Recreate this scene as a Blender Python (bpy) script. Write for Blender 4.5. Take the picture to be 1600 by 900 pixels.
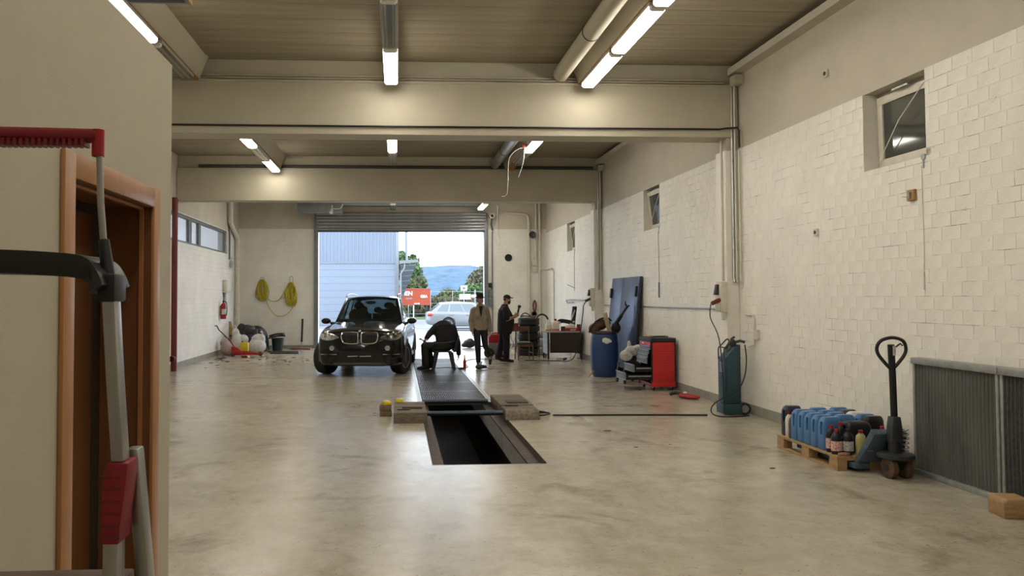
import bpy, bmesh, math, random
from math import *
from mathutils import Vector, Matrix, Euler
from mathutils.bvhtree import BVHTree

random.seed(7)
SC = bpy.context.scene
COL = SC.collection
for o in list(bpy.data.objects):
    bpy.data.objects.remove(o, do_unlink=True)

# ------------------------------------------------------------------ camera
cam_data = bpy.data.cameras.new('camera')
cam = bpy.data.objects.new('camera', cam_data)
COL.objects.link(cam)
cam_data.sensor_width = 36.0
cam_data.lens = 1200.0 / 1600.0 * 36.0
cam_data.shift_x = (800 - 686.15) / 1600.0
cam_data.shift_y = -(450 - 426.59) / 1600.0
cam_data.clip_start = 0.05
cam_data.clip_end = 3000
cam.location = (0, 0, 1.72)
cam.rotation_euler = (Matrix.Rotation(-0.0538, 3, 'Z') @ Matrix.Rotation(pi / 2 + 0.03154, 3, 'X')
                      @ Matrix.Rotation(-0.00329, 3, 'Z')).to_euler()
SC.camera = cam

# ------------------------------------------------------------------ sky, exposure
world = bpy.data.worlds.new('overcast_sky')
SC.world = world
world.use_nodes = True
wn, wl = world.node_tree.nodes, world.node_tree.links
wn.clear()
w_out = wn.new('ShaderNodeOutputWorld')
w_bg = wn.new('ShaderNodeBackground')
w_geo = wn.new('ShaderNodeTexCoord')
w_sep = wn.new('ShaderNodeSeparateXYZ')
w_ramp = wn.new('ShaderNodeValToRGB')
w_ramp.color_ramp.elements[0].position = 0.0
w_ramp.color_ramp.elements[0].color = (0.60, 0.76, 1.0, 1)
w_ramp.color_ramp.elements[1].position = 0.10
w_ramp.color_ramp.elements[1].color = (0.80, 0.89, 1.0, 1)
wl.new(w_geo.outputs['Generated'], w_sep.inputs[0])
wl.new(w_sep.outputs['Z'], w_ramp.inputs[0])
wl.new(w_ramp.outputs[0], w_bg.inputs[0])
w_bg.inputs[1].default_value = 4.6
wl.new(w_bg.outputs[0], w_out.inputs[0])
SC.view_settings.view_transform = 'Standard'
SC.view_settings.look = 'None'
SC.view_settings.gamma = 1.0
SC.view_settings.use_curve_mapping = False
SC.view_settings.exposure = 0.15
LAMP_STRENGTH = 25.0
LAMP_COLOR = (1.0, 0.935, 0.815)

# ------------------------------------------------------------------ dimensions
WR, WL, YB, YF, ZC = 5.15, -5.42, 26.5, -4.5, 5.25
BRICK_TOP, SOCLE = 3.945, 0.14
BEAMS = (3.5, 11.3, 19.1)
PX0, PX1, PY0, PY1 = 0.35, 1.54, 7.92, 21.6       # inspection pit
GX0, GX1, GZ = -2.72, 2.99, 4.0                    # gate opening

# ------------------------------------------------------------------ materials
MATS = {}
def mat(name, col=(0.5, 0.5, 0.5), rough=0.5, metal=0.0, var=0.0, vscale=6.0, col2=None, bump=0.0, bscale=40.0,
        spec=0.5, coat=0.0, emit=None, estr=0.0, trans=0.0, alpha=1.0, rvar=0.0, stretch=None, ior=1.45, detail=5.0):
    if name in MATS:
        return MATS[name]
    m = bpy.data.materials.new(name)
    m.use_nodes = True
    n, l = m.node_tree.nodes, m.node_tree.links
    b = n['Principled BSDF']
    b.inputs['Base Color'].default_value = (*col, 1)
    b.inputs['Roughness'].default_value = rough
    b.inputs['Metallic'].default_value = metal
    b.inputs['Specular IOR Level'].default_value = spec
    b.inputs['Coat Weight'].default_value = coat
    b.inputs['Transmission Weight'].default_value = trans
    b.inputs['Alpha'].default_value = alpha
    b.inputs['IOR'].default_value = ior
    if emit:
        b.inputs['Emission Color'].default_value = (*emit, 1)
        b.inputs['Emission Strength'].default_value = estr
    if var or bump or rvar:
        tc = n.new('ShaderNodeTexCoord')
        mp = n.new('ShaderNodeMapping')
        if stretch:
            mp.inputs['Scale'].default_value = stretch
        l.new(tc.outputs['Object'], mp.inputs[0])
        nz = n.new('ShaderNodeTexNoise')
        nz.inputs['Scale'].default_value = vscale
        nz.inputs['Detail'].default_value = detail
        nz.inputs['Roughness'].default_value = 0.65
        l.new(mp.outputs[0], nz.inputs[0])
        if var:
            r = n.new('ShaderNodeValToRGB')
            c2 = col2 or tuple(c * (1 - var) for c in col)
            r.color_ramp.elements[0].position = 0.35
            r.color_ramp.elements[1].position = 0.65
            r.color_ramp.elements[0].color = (*c2, 1)
            r.color_ramp.elements[1].color = (*col, 1)
            l.new(nz.outputs['Fac'], r.inputs[0])
            l.new(r.outputs[0], b.inputs['Base Color'])
        if rvar:
            mr = n.new('ShaderNodeMapRange')
            mr.inputs[1].default_value, mr.inputs[2].default_value = 0.3, 0.7
            mr.inputs[3].default_value, mr.inputs[4].default_value = rough - rvar, rough + rvar
            l.new(nz.outputs['Fac'], mr.inputs[0])
            l.new(mr.outputs[0], b.inputs['Roughness'])
        if bump:
            nb = n.new('ShaderNodeTexNoise')
            nb.inputs['Scale'].default_value = bscale
            nb.inputs['Detail'].default_value = 4
            l.new(mp.outputs[0], nb.inputs[0])
            bp = n.new('ShaderNodeBump')
            bp.inputs['Strength'].default_value = bump
            bp.inputs['Distance'].default_value = 0.02
            l.new(nb.outputs['Fac'], bp.inputs['Height'])
            l.new(bp.outputs[0], b.inputs['Normal'])
    MATS[name] = m
    return m

def brick_mat(name, axis, col, dirt):
    """painted brickwork too far away to tell the bricks apart: fine relief and faint joints"""
    m = mat(name, col, 0.55, var=0.10, vscale=1.6)
    n, l = m.node_tree.nodes, m.node_tree.links
    b = n['Principled BSDF']
    tc = n.new('ShaderNodeTexCoord')
    sp = n.new('ShaderNodeSeparateXYZ')
    cb = n.new('ShaderNodeCombineXYZ')
    l.new(tc.outputs['Object'], sp.inputs[0])
    l.new(sp.outputs[axis], cb.inputs[0])
    l.new(sp.outputs['Z'], cb.inputs[1])
    br = n.new('ShaderNodeTexBrick')
    br.inputs['Scale'].default_value = 1.0
    br.inputs['Brick Width'].default_value = 0.25
    br.inputs['Row Height'].default_value = 0.131
    br.inputs['Mortar Size'].default_value = 0.006
    br.inputs['Mortar Smooth'].default_value = 0.4
    br.inputs['Color1'].default_value = (1, 1, 1, 1)
    br.inputs['Color2'].default_value = (0.93, 0.93, 0.93, 1)
    br.inputs['Mortar'].default_value = (0.72, 0.70, 0.66, 1)
    l.new(cb.outputs[0], br.inputs[0])
    mx = n.new('ShaderNodeMix')
    mx.data_type = 'RGBA'
    mx.blend_type = 'MULTIPLY'
    mx.inputs['Factor'].default_value = 0.35
    src = b.inputs['Base Color'].links[0].from_socket
    l.new(src, mx.inputs['A'])
    l.new(br.outputs['Color'], mx.inputs['B'])
    l.new(mx.outputs['Result'], b.inputs['Base Color'])
    bp = n.new('ShaderNodeBump')
    bp.inputs['Strength'].default_value = 0.5
    bp.inputs['Distance'].default_value = 0.006
    l.new(br.outputs['Fac'], bp.inputs['Height'])
    bp.invert = True
    l.new(bp.outputs[0], b.inputs['Normal'])
    return m

def floor_mat():
    m = bpy.data.materials.new('worn_concrete_floor')
    m.use_nodes = True
    n, l = m.node_tree.nodes, m.node_tree.links
    b = n['Principled BSDF']
    tc = n.new('ShaderNodeTexCoord')
    def noise(scale, detail=6, rough=0.6, sx=1, sy=1, dist=0):
        mp = n.new('ShaderNodeMapping')
        mp.inputs['Scale'].default_value = (sx, sy, 1)
        mp.inputs['Location'].default_value = (scale * 3.1, scale * 1.7, 0)
        l.new(tc.outputs['Object'], mp.inputs[0])
        z = n.new('ShaderNodeTexNoise')
        z.inputs['Scale'].default_value = scale
        z.inputs['Detail'].default_value = detail
        z.inputs['Roughness'].default_value = rough
        z.inputs['Distortion'].default_value = dist
        l.new(mp.outputs[0], z.inputs[0])
        return z.outputs['Fac']
    def ramp(src, p0, p1, c0, c1):
        r = n.new('ShaderNodeValToRGB')
        r.color_ramp.elements[0].position, r.color_ramp.elements[1].position = p0, p1
        r.color_ramp.elements[0].color = (*c0, 1)
        r.color_ramp.elements[1].color = (*c1, 1)
        l.new(src, r.inputs[0])
        return r.outputs[0]
    def mul(a, bb, f=1.0):
        x = n.new('ShaderNodeMix')
        x.data_type = 'RGBA'
        x.blend_type = 'MULTIPLY'
        x.inputs['Factor'].default_value = f
        l.new(a, x.inputs['A'])
        l.new(bb, x.inputs['B'])
        return x.outputs['Result']
    base = ramp(noise(0.55, 8, 0.62), 0.35, 0.68, (0.385, 0.343, 0.262), (0.50, 0.457, 0.367))
    mottle = ramp(noise(4.5, 8, 0.7, 1, 0.8), 0.36, 0.60, (0.80, 0.78, 0.74), (1, 1, 1))
    stain = ramp(noise(1.3, 5, 0.6, 1, 1, 0.6), 0.30, 0.44, (0.62, 0.57, 0.50), (1, 1, 1))
    streak = ramp(noise(3.4, 7, 0.7, 1.0, 4.0), 0.28, 0.42, (0.70, 0.66, 0.60), (1, 1, 1))
    scr = ramp(noise(11, 6, 0.75, 1.0, 6.0), 0.36, 0.44, (0.66, 0.62, 0.56), (1, 1, 1))
    speck = ramp(noise(26, 4, 0.6, 1, 1.0), 0.31, 0.36, (0.40, 0.36, 0.31), (1, 1, 1))
    c = mul(mul(mul(mul(mul(base, mottle), stain), streak, 0.7), speck, 0.8), scr, 0.8)
    l.new(c, b.inputs['Base Color'])
    rr = n.new('ShaderNodeMapRange')
    rr.inputs[1].default_value, rr.inputs[2].default_value = 0.3, 0.7
    rr.inputs[3].default_value, rr.inputs[4].default_value = 0.165, 0.262
    l.new(noise(3.0, 8, 0.65, 1, 1.8), rr.inputs[0])
    l.new(rr.outputs[0], b.inputs['Roughness'])
    b.inputs['Specular IOR Level'].default_value = 0.75
    bp = n.new('ShaderNodeBump')
    bp.inputs['Strength'].default_value = 0.10
    bp.inputs['Distance'].default_value = 0.02
    l.new(noise(14, 8, 0.7, 1, 2.0), bp.inputs['Height'])
    l.new(bp.outputs[0], b.inputs['Normal'])
    return m

M_FLOOR = floor_mat()
M_PAINT = mat('white_painted_brick', (0.82, 0.79, 0.715), 0.5, var=0.10, vscale=2.2, bump=0.25, bscale=60)
def add_specks(m, scale, lo, hi, col, f):
    n, l = m.node_tree.nodes, m.node_tree.links
    b = n['Principled BSDF']
    g = n.new('ShaderNodeNewGeometry')
    z = n.new('ShaderNodeTexNoise')
    z.inputs['Scale'].default_value = scale
    z.inputs['Detail'].default_value = 6
    z.inputs['Roughness'].default_value = 0.7
    l.new(g.outputs['Position'], z.inputs[0])
    r = n.new('ShaderNodeValToRGB')
    r.color_ramp.elements[0].position, r.color_ramp.elements[1].position = lo, hi
    r.color_ramp.elements[0].color = (*col, 1)
    r.color_ramp.elements[1].color = (1, 1, 1, 1)
    l.new(z.outputs['Fac'], r.inputs[0])
    x = n.new('ShaderNodeMix')
    x.data_type = 'RGBA'
    x.blend_type = 'MULTIPLY'
    x.inputs['Factor'].default_value = f
    l.new(b.inputs['Base Color'].links[0].from_socket, x.inputs['A'])
    l.new(r.outputs[0], x.inputs['B'])
    l.new(x.outputs['Result'], b.inputs['Base Color'])
add_specks(M_PAINT, 9.0, 0.27, 0.34, (0.62, 0.57, 0.48), 0.9)
M_MORTAR = mat('grimy_brick_joint', (0.78, 0.75, 0.68), 0.8, var=0.6, vscale=3.0, col2=(0.27, 0.24, 0.20), detail=9)
_r = [q for q in M_MORTAR.node_tree.nodes if q.type == 'VALTORGB'][0]
_r.color_ramp.elements[0].position, _r.color_ramp.elements[1].position = 0.36, 0.50
M_BRICK_X = brick_mat('painted_brick_far', 'X', (0.82, 0.80, 0.74), 0.1)
M_BRICK_Y = brick_mat('painted_brick_left', 'Y', (0.84, 0.82, 0.77), 0.1)
M_CONC = mat('painted_concrete', (0.55, 0.50, 0.41), 0.65, var=0.14, vscale=1.1, bump=0.1, bscale=30)
M_BEAM = mat('painted_beam', (0.46, 0.42, 0.32), 0.6, var=0.10, vscale=1.4, bump=0.1, bscale=25)
M_CEIL = mat('ceiling_board', (0.34, 0.29, 0.205), 0.7, var=0.25, vscale=2.0, stretch=(0.25, 4, 1), bump=0.2, bscale=20)
M_PLASTER = mat('office_plaster', (0.47, 0.425, 0.325), 0.75, var=0.04, vscale=8, bump=0.08, bscale=160)
M_SOCLE = mat('grey_socle', (0.30, 0.29, 0.24), 0.6, var=0.2, vscale=5)
M_STEEL = mat('galvanised_steel', (0.48, 0.49, 0.49), 0.38, 0.85, var=0.25, vscale=12)
M_ALU = mat('brushed_aluminium', (0.42, 0.42, 0.40), 0.33, 0.9, var=0.12, vscale=30, stretch=(1, 1, 0.1))
M_DKSTEEL = mat('dark_steel', (0.07, 0.075, 0.08), 0.45, 0.6, var=0.3, vscale=10)
M_GREYSTEEL = mat('grey_painted_steel', (0.20, 0.22, 0.23), 0.45, 0.2, var=0.2, vscale=8)
M_BLACK = mat('black_plastic', (0.014, 0.014, 0.015), 0.42, var=0.2, vscale=20)
M_BLACKM = mat('matt_black', (0.010, 0.010, 0.011), 0.75)
M_RUBBER = mat('tyre_rubber', (0.017, 0.017, 0.017), 0.68, var=0.3, vscale=18)
M_WHITEP = mat('white_plastic', (0.76, 0.74, 0.68), 0.4, var=0.08, vscale=9)
M_PIPE = mat('cream_pipe', (0.66, 0.62, 0.52), 0.45, var=0.15, vscale=7)
M_RED = mat('red_paint', (0.38, 0.014, 0.017), 0.35, var=0.25, vscale=7)
M_DKRED = mat('dark_red_pipe', (0.16, 0.022, 0.016), 0.45, var=0.35, vscale=9)
M_YELLOW = mat('yellow_plastic', (0.72, 0.55, 0.02), 0.4, var=0.2, vscale=12)
M_WOOD = mat('beech_veneer', (0.40, 0.185, 0.068), 0.38, var=0.16, vscale=7, stretch=(9, 9, 0.7))
M_DOOR = mat('brown_door_veneer', (0.17, 0.068, 0.022), 0.45, var=0.15, vscale=6, stretch=(10, 10, 0.6))
M_PALLET = mat('pallet_wood', (0.43, 0.27, 0.125), 0.75, var=0.3, vscale=8, stretch=(6, 1, 6), bump=0.3, bscale=30)
M_OLDWOOD = mat('oily_old_wood', (0.17, 0.13, 0.085), 0.7, var=0.45, vscale=9, stretch=(1, 4, 4), bump=0.5, bscale=22)
M_ORANGEWOOD = mat('orange_batten', (0.36, 0.155, 0.045), 0.6, var=0.2, vscale=8)
M_LAMP = mat('lit_diffuser', (1, 1, 1), 0.4, emit=LAMP_COLOR, estr=LAMP_STRENGTH)
M_LAMPBODY = mat('lamp_housing', (0.42, 0.42, 0.40), 0.5)
M_GLASS = mat('clear_glass', (0.85, 0.9, 0.92), 0.05, trans=1.0, ior=1.45)
M_SKIN = mat('skin', (0.40, 0.21, 0.14), 0.55, var=0.1, vscale=20)

def glass_mat(name, tint, rough=0.03, gloss=0.12, gcol=(1, 1, 1)):
    m = bpy.data.materials.new(name)
    m.use_nodes = True
    n, l = m.node_tree.nodes, m.node_tree.links
    n.remove(n['Principled BSDF'])
    out = n['Material Output']
    t = n.new('ShaderNodeBsdfTransparent')
    t.inputs[0].default_value = (*tint, 1)
    g = n.new('ShaderNodeBsdfGlossy')
    g.inputs['Color'].default_value = (*gcol, 1)
    g.inputs['Roughness'].default_value = rough
    f = n.new('ShaderNodeLayerWeight')
    f.inputs[0].default_value = 0.5
    pw = n.new('ShaderNodeMath')
    pw.operation = 'POWER'
    pw.inputs[1].default_value = 4.0
    l.new(f.outputs['Facing'], pw.inputs[0])
    a = n.new('ShaderNodeMath')
    a.operation = 'MULTIPLY_ADD'
    a.inputs[1].default_value = 0.85
    a.inputs[2].default_value = gloss
    l.new(pw.outputs[0], a.inputs[0])
    a.use_clamp = True
    x = n.new('ShaderNodeMixShader')
    l.new(a.outputs[0], x.inputs[0])
    l.new(t.outputs[0], x.inputs[1])
    l.new(g.outputs[0], x.inputs[2])
    l.new(x.outputs[0], out.inputs[0])
    MATS[name] = m
    return m
M_CARGLASS = glass_mat('tinted_car_glass', (0.55, 0.62, 0.62), 0.02, 0.03)
M_DARKPANE = mat('dark_window_pane', (0.055, 0.06, 0.052), 0.06, spec=0.6)
M_COVER = glass_mat('clear_lamp_cover', (0.62, 0.62, 0.60), 0.15, 0.09)
M_BAG = mat('clear_plastic_bag', (0.85, 0.83, 0.80), 0.2, trans=0.5, ior=1.15, var=0.08, vscale=14, bump=0.3, bscale=18)

# ------------------------------------------------------------------ mesh helpers
class MB:
    def __init__(s):
        s.v, s.f = [], []
    def add(s, vs, fs, M=None):
        k = len(s.v)
        if M is not None:
            vs = [M @ Vector(p) for p in vs]
        s.v += [tuple(p) for p in vs]
        s.f += [tuple(i + k for i in f) for f in fs]
        return s
    def box(s, x0, x1, y0, y1, z0, z1, M=None):
        vs = [(x0, y0, z0), (x1, y0, z0), (x1, y1, z0), (x0, y1, z0), (x0, y0, z1), (x1, y0, z1), (x1, y1, z1), (x0, y1, z1)]
        return s.add(vs, [(0, 3, 2, 1), (4, 5, 6, 7), (0, 1, 5, 4), (1, 2, 6, 5), (2, 3, 7, 6), (3, 0, 4, 7)], M)
    def cbox(s, c, d, M=None):
        return s.box(c[0] - d[0] / 2, c[0] + d[0] / 2, c[1] - d[1] / 2, c[1] + d[1] / 2, c[2] - d[2] / 2, c[2] + d[2] / 2, M)
    def loft(s, rings, cap=True, M=None):
        n = len(rings[0])
        vs = [p for r in rings for p in r]
        fs = []
        for i in range(len(rings) - 1):
            for j in range(n):
                a, b = i * n + j, i * n + (j + 1) % n
                fs.append((a, b, b + n, a + n))
        if cap:
            fs.append(tuple(range(n - 1, -1, -1)))
            fs.append(tuple((len(rings) - 1) * n + j for j in range(n)))
        return s.add(vs, fs, M)
    def grid(s, rows, M=None, flip=False):
        n = len(rows[0])
        vs = [p for r in rows for p in r]
        fs = []
        for i in range(len(rows) - 1):
            for j in range(n - 1):
                a = i * n + j
                q = (a, a + 1, a + 1 + n, a + n)
                fs.append(q[::-1] if flip else q)
        return s.add(vs, fs, M)
    def cyl(s, p0, p1, r0, r1=None, n=12, cap=True):
        return s.tube([p0, p1], [r0, r0 if r1 is None else r1], n, cap)
    def tube(s, pts, r, n=8, cap=True, sq=None):
        pts = [Vector(p) for p in pts]
        rs = r if isinstance(r, (list, tuple)) else [r] * len(pts)
        d0 = (pts[1] - pts[0]).normalized()
        up = Vector((0, 0, 1)) if abs(d0.z) < 0.9 else Vector((1, 0, 0))
        a = d0.cross(up).normalized()
        rings = []
        for i, p in enumerate(pts):
            d = (pts[min(i + 1, len(pts) - 1)] - pts[max(i - 1, 0)])
            d = d.normalized() if d.length > 1e-9 else d0
            a = (a - d * a.dot(d))
            a = a.normalized() if a.length > 1e-6 else d.orthogonal().normalized()
            b = d.cross(a)
            k = sq or 1.0
            rings.append([p + (a * cos(t) + b * sin(t) * k) * rs[i] for t in [2 * pi * j / n for j in range(n)]])
        return s.loft(rings, cap)
    def lathe(s, prof, n=24, M=None, a0=0.0, a1=2 * pi, axis='z', c=(0, 0, 0)):
        full = abs(a1 - a0 - 2 * pi) < 1e-6
        k = n if full else n + 1
        rows = []
        for (r, z) in prof:
            row = []
            for j in range(k):
                t = a0 + (a1 - a0) * j / n
                p = (r * cos(t), r * sin(t), z)
                if axis == 'x':
                    p = (z, r * cos(t), r * sin(t))
                elif axis == 'y':
                    p = (r * sin(t), z, r * cos(t))
                row.append((p[0] + c[0], p[1] + c[1], p[2] + c[2]))
            rows.append(row)
        vs = [p for r in rows for p in r]
        fs = []
        for i in range(len(rows) - 1):
            for j in range(n):
                a, b = i * k + j, i * k + (j + 1) % k
                fs.append((a, b, b + k, a + k))
        if full:
            if prof[0][0] > 1e-6:
                fs.append(tuple(range(n - 1, -1, -1)))
            if prof[-1][0] > 1e-6:
                fs.append(tuple((len(rows) - 1) * k + j for j in range(n)))
        return s.add(vs, fs, M)
    def ell(s, c, r, nu=16, nv=10, M=None):
        rows = []
        for i in range(nv + 1):
            t = -pi / 2 + pi * i / nv
            t = max(min(t, pi / 2 - 1e-3), -pi / 2 + 1e-3)
            rows.append([(c[0] + r[0] * cos(t) * cos(2 * pi * j / nu), c[1] + r[1] * cos(t) * sin(2 * pi * j / nu),
                          c[2] + r[2] * sin(t)) for j in range(nu)])
        return s.loft(rows, True, M)
    def prism(s, poly, t0, t1, axis='y', M=None):
        """poly: 2-D outline (a,b); extruded along axis from t0 to t1"""
        def P(a, b, t):
            return {'y': (a, t, b), 'x': (t, a, b), 'z': (a, b, t)}[axis]
        return s.loft([[P(a, b, t0) for a, b in poly], [P(a, b, t1) for a, b in poly]], True, M)
    def build(s, name, material, parent=None, smooth=False, bev=0.0, seg=2, weld=False, kind=None, sharp=40):
        me = bpy.data.meshes.new(name)
        me.from_pydata(s.v, [], s.f)
        bm = bmesh.new()
        bm.from_mesh(me)
        if weld:
            bmesh.ops.remove_doubles(bm, verts=bm.verts, dist=1e-4)
        bmesh.ops.recalc_face_normals(bm, faces=bm.faces)
        if bev > 0:
            es = [e for e in bm.edges if len(e.link_faces) == 2 and e.calc_face_angle(0) > 0.6]
            bmesh.ops.bevel(bm, geom=es, offset=bev, segments=seg, profile=0.5, affect='EDGES', clamp_overlap=True)
        if smooth or bev > 0:
            for f in bm.faces:
                f.smooth = True
            for e in bm.edges:
                if len(e.link_faces) == 2 and e.calc_face_angle(0) > radians(sharp):
                    e.smooth = False
        bm.to_mesh(me)
        bm.free()
        me.materials.append(material)
        o = bpy.data.objects.new(name, me)
        COL.objects.link(o)
        if parent is not None:
            o.parent = parent
        if kind:
            o['kind'] = kind
        return o

def thing(name, label, cat, loc=(0, 0, 0), rz=0.0, group=None):
    o = bpy.data.objects.new(name, None)
    o.empty_display_size = 0.1
    COL.objects.link(o)
    o.location = loc
    o.rotation_euler = (0, 0, rz)
    o['label'], o['category'] = label, cat
    if group:
        o['group'] = group
    return o

def tag(o, label, cat, group=None, loc=None, rz=None):
    o['label'], o['category'] = label, cat
    if group:
        o['group'] = group
    if loc is not None:
        o.location = loc
    if rz is not None:
        o.rotation_euler = (0, 0, rz)
    return o

def struct(o):
    o['kind'] = 'structure'
    return o

def empty_struct(name):
    o = bpy.data.objects.new(name, None)
    COL.objects.link(o)
    o['kind'] = 'structure'
    return o

def dup(root, loc=None, rz=None, label=None, group=None):
    r = root.copy()
    COL.objects.link(r)
    if loc is not None:
        r.location = loc
    if rz is not None:
        r.rotation_euler = (0, 0, rz)
    if label:
        r['label'] = label
    if group:
        r['group'] = group
    for ch in list(root.children):
        c = ch.copy()
        COL.objects.link(c)
        c.parent = r
        for g in ch.children:
            d = g.copy()
            COL.objects.link(d)
            d.parent = c
    return r

def link_copy(o, parent, loc=None):
    c = o.copy()
    COL.objects.link(c)
    c.parent = parent
    if loc is not None:
        c.location = loc
    return c

def spline(pts, n=8):
    """Catmull-Rom through pts"""
    P = [Vector(p) for p in pts]
    P = [P[0] * 2 - P[1]] + P + [P[-1] * 2 - P[-2]]
    out = []
    for i in range(1, len(P) - 2):
        for k in range(n):
            t = k / n
            a, b, c, d = P[i - 1], P[i], P[i + 1], P[i + 2]
            out.append(0.5 * ((2 * b) + (c - a) * t + (2 * a - 5 * b + 4 * c - d) * t * t + (3 * b - a - 3 * c + d) * t ** 3))
    out.append(P[-2])
    return out

def rrect(w, h, r, n=5, cx=0, cy=0):
    pts = []
    for sx, sy, a in ((1, 1, 0), (-1, 1, pi / 2), (-1, -1, pi), (1, -1, 3 * pi / 2)):
        for k in range(n + 1):
            t = a + pi / 2 * k / n
            pts.append((cx + sx * (w / 2 - r) + r * cos(t), cy + sy * (h / 2 - r) + r * sin(t)))
    return pts

def evaluated(o):
    dg = bpy.context.evaluated_depsgraph_get()
    dg.update()
    return bpy.data.meshes.new_from_object(o.evaluated_get(dg))

def fused(mb, name, material, parent, voxel=0.012, smooth=4):
    """one continuous surface: union of closed shapes by voxel remesh, then smoothed"""
    me = bpy.data.meshes.new(name)
    me.from_pydata(mb.v, [], mb.f)
    bm = bmesh.new()
    bm.from_mesh(me)
    bmesh.ops.recalc_face_normals(bm, faces=bm.faces)
    bm.to_mesh(me)
    bm.free()
    t = bpy.data.objects.new('tmp_fuse', me)
    COL.objects.link(t)
    r = t.modifiers.new('r', 'REMESH')
    r.mode = 'VOXEL'
    r.voxel_size = voxel
    r.use_smooth_shade = True
    if smooth:
        s = t.modifiers.new('s', 'SMOOTH')
        s.iterations = smooth
        s.factor = 0.5
    m2 = evaluated(t)
    bpy.data.objects.remove(t, do_unlink=True)
    m2.name = name
    m2.materials.clear()
    m2.materials.append(material)
    for p in m2.polygons:
        p.use_smooth = True
    o = bpy.data.objects.new(name, m2)
    COL.objects.link(o)
    if parent is not None:
        o.parent = parent
    return o

def capsule(mb, p0, p1, r0, r1, n=12, sq=1.0):
    p0, p1 = Vector(p0), Vector(p1)
    d = (p1 - p0)
    L = d.length
    d.normalize()
    pts, rs = [], []
    for k in range(4):
        t = pi / 2 * k / 4
        pts.append(p0 - d * r0 * cos(t)); rs.append(max(r0 * sin(t), 1e-3))
    pts.append(p0); rs.append(r0)
    pts.append(p1); rs.append(r1)
    for k in range(1, 5):
        t = pi / 2 * k / 4
        pts.append(p1 + d * r1 * sin(t)); rs.append(max(r1 * cos(t), 1e-3))
    mb.tube(pts, rs, n, True, sq)

def chain(mb, pts, rs, n=12, sq=1.0):
    for i in range(len(pts) - 1):
        capsule(mb, pts[i], pts[i + 1], rs[i], rs[i + 1], n, sq)

# ================================================================== STRUCTURE
# floor slab with a real hole for the inspection pit
mb = MB()
xs, ys = [WL - 0.1, PX0, PX1, WR + 0.1], [YF, PY0, PY1, YB + 0.3]
for i in range(3):
    for j in range(3):
        if i == 1 and j == 1:
            continue
        mb.add([(xs[i], ys[j], 0), (xs[i + 1], ys[j], 0), (xs[i + 1], ys[j + 1], 0), (xs[i], ys[j + 1], 0)], [(0, 1, 2, 3)])
struct(mb.build('floor', M_FLOOR, weld=True))

# pit shell: ledges, steel-lined upper wall, undercut lower wall, bottom
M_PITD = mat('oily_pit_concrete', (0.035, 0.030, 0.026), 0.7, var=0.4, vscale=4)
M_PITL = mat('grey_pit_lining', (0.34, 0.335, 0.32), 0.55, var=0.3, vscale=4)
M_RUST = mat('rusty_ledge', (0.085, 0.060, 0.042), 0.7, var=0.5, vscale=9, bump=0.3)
pit = empty_struct('wall_pit')
LW = 0.14
m1 = MB()
m1.box(PX0 - 0.25, PX0 - 0.15, PY0 - 0.2, PY1 + 0.2, -1.65, -0.34)
m1.box(PX1 + 0.15, PX1 + 0.25, PY0 - 0.2, PY1 + 0.2, -1.65, -0.34)
m1.box(PX0 - 0.25, PX1 + 0.25, PY0 - 0.2, PY0 - 0.1, -1.65, -0.34)
m1.box(PX0 - 0.25, PX1 + 0.25, PY1 + 0.1, PY1 + 0.2, -1.65, -0.34)
m1.box(PX0 - 0.25, PX1 + 0.25, PY0 - 0.2, PY1 + 0.2, -1.70, -1.65)
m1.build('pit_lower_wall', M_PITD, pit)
m2 = MB()
m2.box(PX0 - 0.25, PX0 + LW, PY0, PY1, -0.34, -0.10)
m2.box(PX1 - LW, PX1 + 0.25, PY0, PY1, -0.34, -0.10)
m2.box(PX0 - 0.25, PX1 + 0.25, PY0 - 0.2, PY0 - 0.002, -0.34, -0.003)
m2.box(PX0 - 0.25, PX1 + 0.25, PY1 + 0.002, PY1 + 0.2, -0.34, -0.003)
m2.build('pit_lining', M_PITL, pit)
m3 = MB()
m3.box(PX0 - 0.03, PX0 + LW, PY0, PY1, -0.10, -0.075)
m3.box(PX1 - LW, PX1 + 0.03, PY0, PY1, -0.10, -0.075)
m3.box(PX0 - 0.03, PX0 + 0.0, PY0, PY1, -0.075, -0.004)
m3.box(PX1 - 0.0, PX1 + 0.03, PY0, PY1, -0.075, -0.004)
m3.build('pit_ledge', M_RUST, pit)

# right wall: backing, real bricks in front of it
WINS = [(7.19, 8.19), (14.83, 15.81), (22.08, 23.10)]
WZ0, WZ1 = 3.09, BRICK_TOP
def wall_y(name, x0, x1, y0, y1, z0, z1, wins, wz0, wz1, material):
    m = MB()
    m.box(x0, x1, y0, y1, z0, wz0)
    e = [y0] + [q for w in wins for q in w] + [y1]
    for a, b in zip(e[::2], e[1::2]):
        m.box(x0, x1, a, b, wz0, wz1)
    if z1 > wz1:
        m.box(x0, x1, y0, y1, wz1, z1)
    return struct(m.build(name, material))
wall_r = wall_y('wall_right', WR + 0.0035, WR + 0.38, YF, YB + 0.3, 0, BRICK_TOP, WINS, WZ0, WZ1, M_PAINT)
m = MB()
e_ = [3.0] + [q for w_ in WINS for q in (w_[0] - 0.002, w_[1] + 0.002)] + [YB]
m.box(WR + 0.0026, WR + 0.0034, 3.0, YB, SOCLE, WZ0 - 0.002)
for a, b in zip(e_[::2], e_[1::2]):
    m.box(WR + 0.0026, WR + 0.0034, a, b, WZ0 - 0.002, WZ1 - 0.002)
m.build('joint_mortar', M_MORTAR, wall_r)
m = MB(); m.box(WR + 0.02, WR + 0.38, YF, YB + 0.3, BRICK_TOP, ZC + 0.1)
struct(m.build('trim_1', M_CONC))
m = MB(); m.box(WR - 0.006, WR + 0.01, YF, YB, 0, SOCLE)
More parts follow.
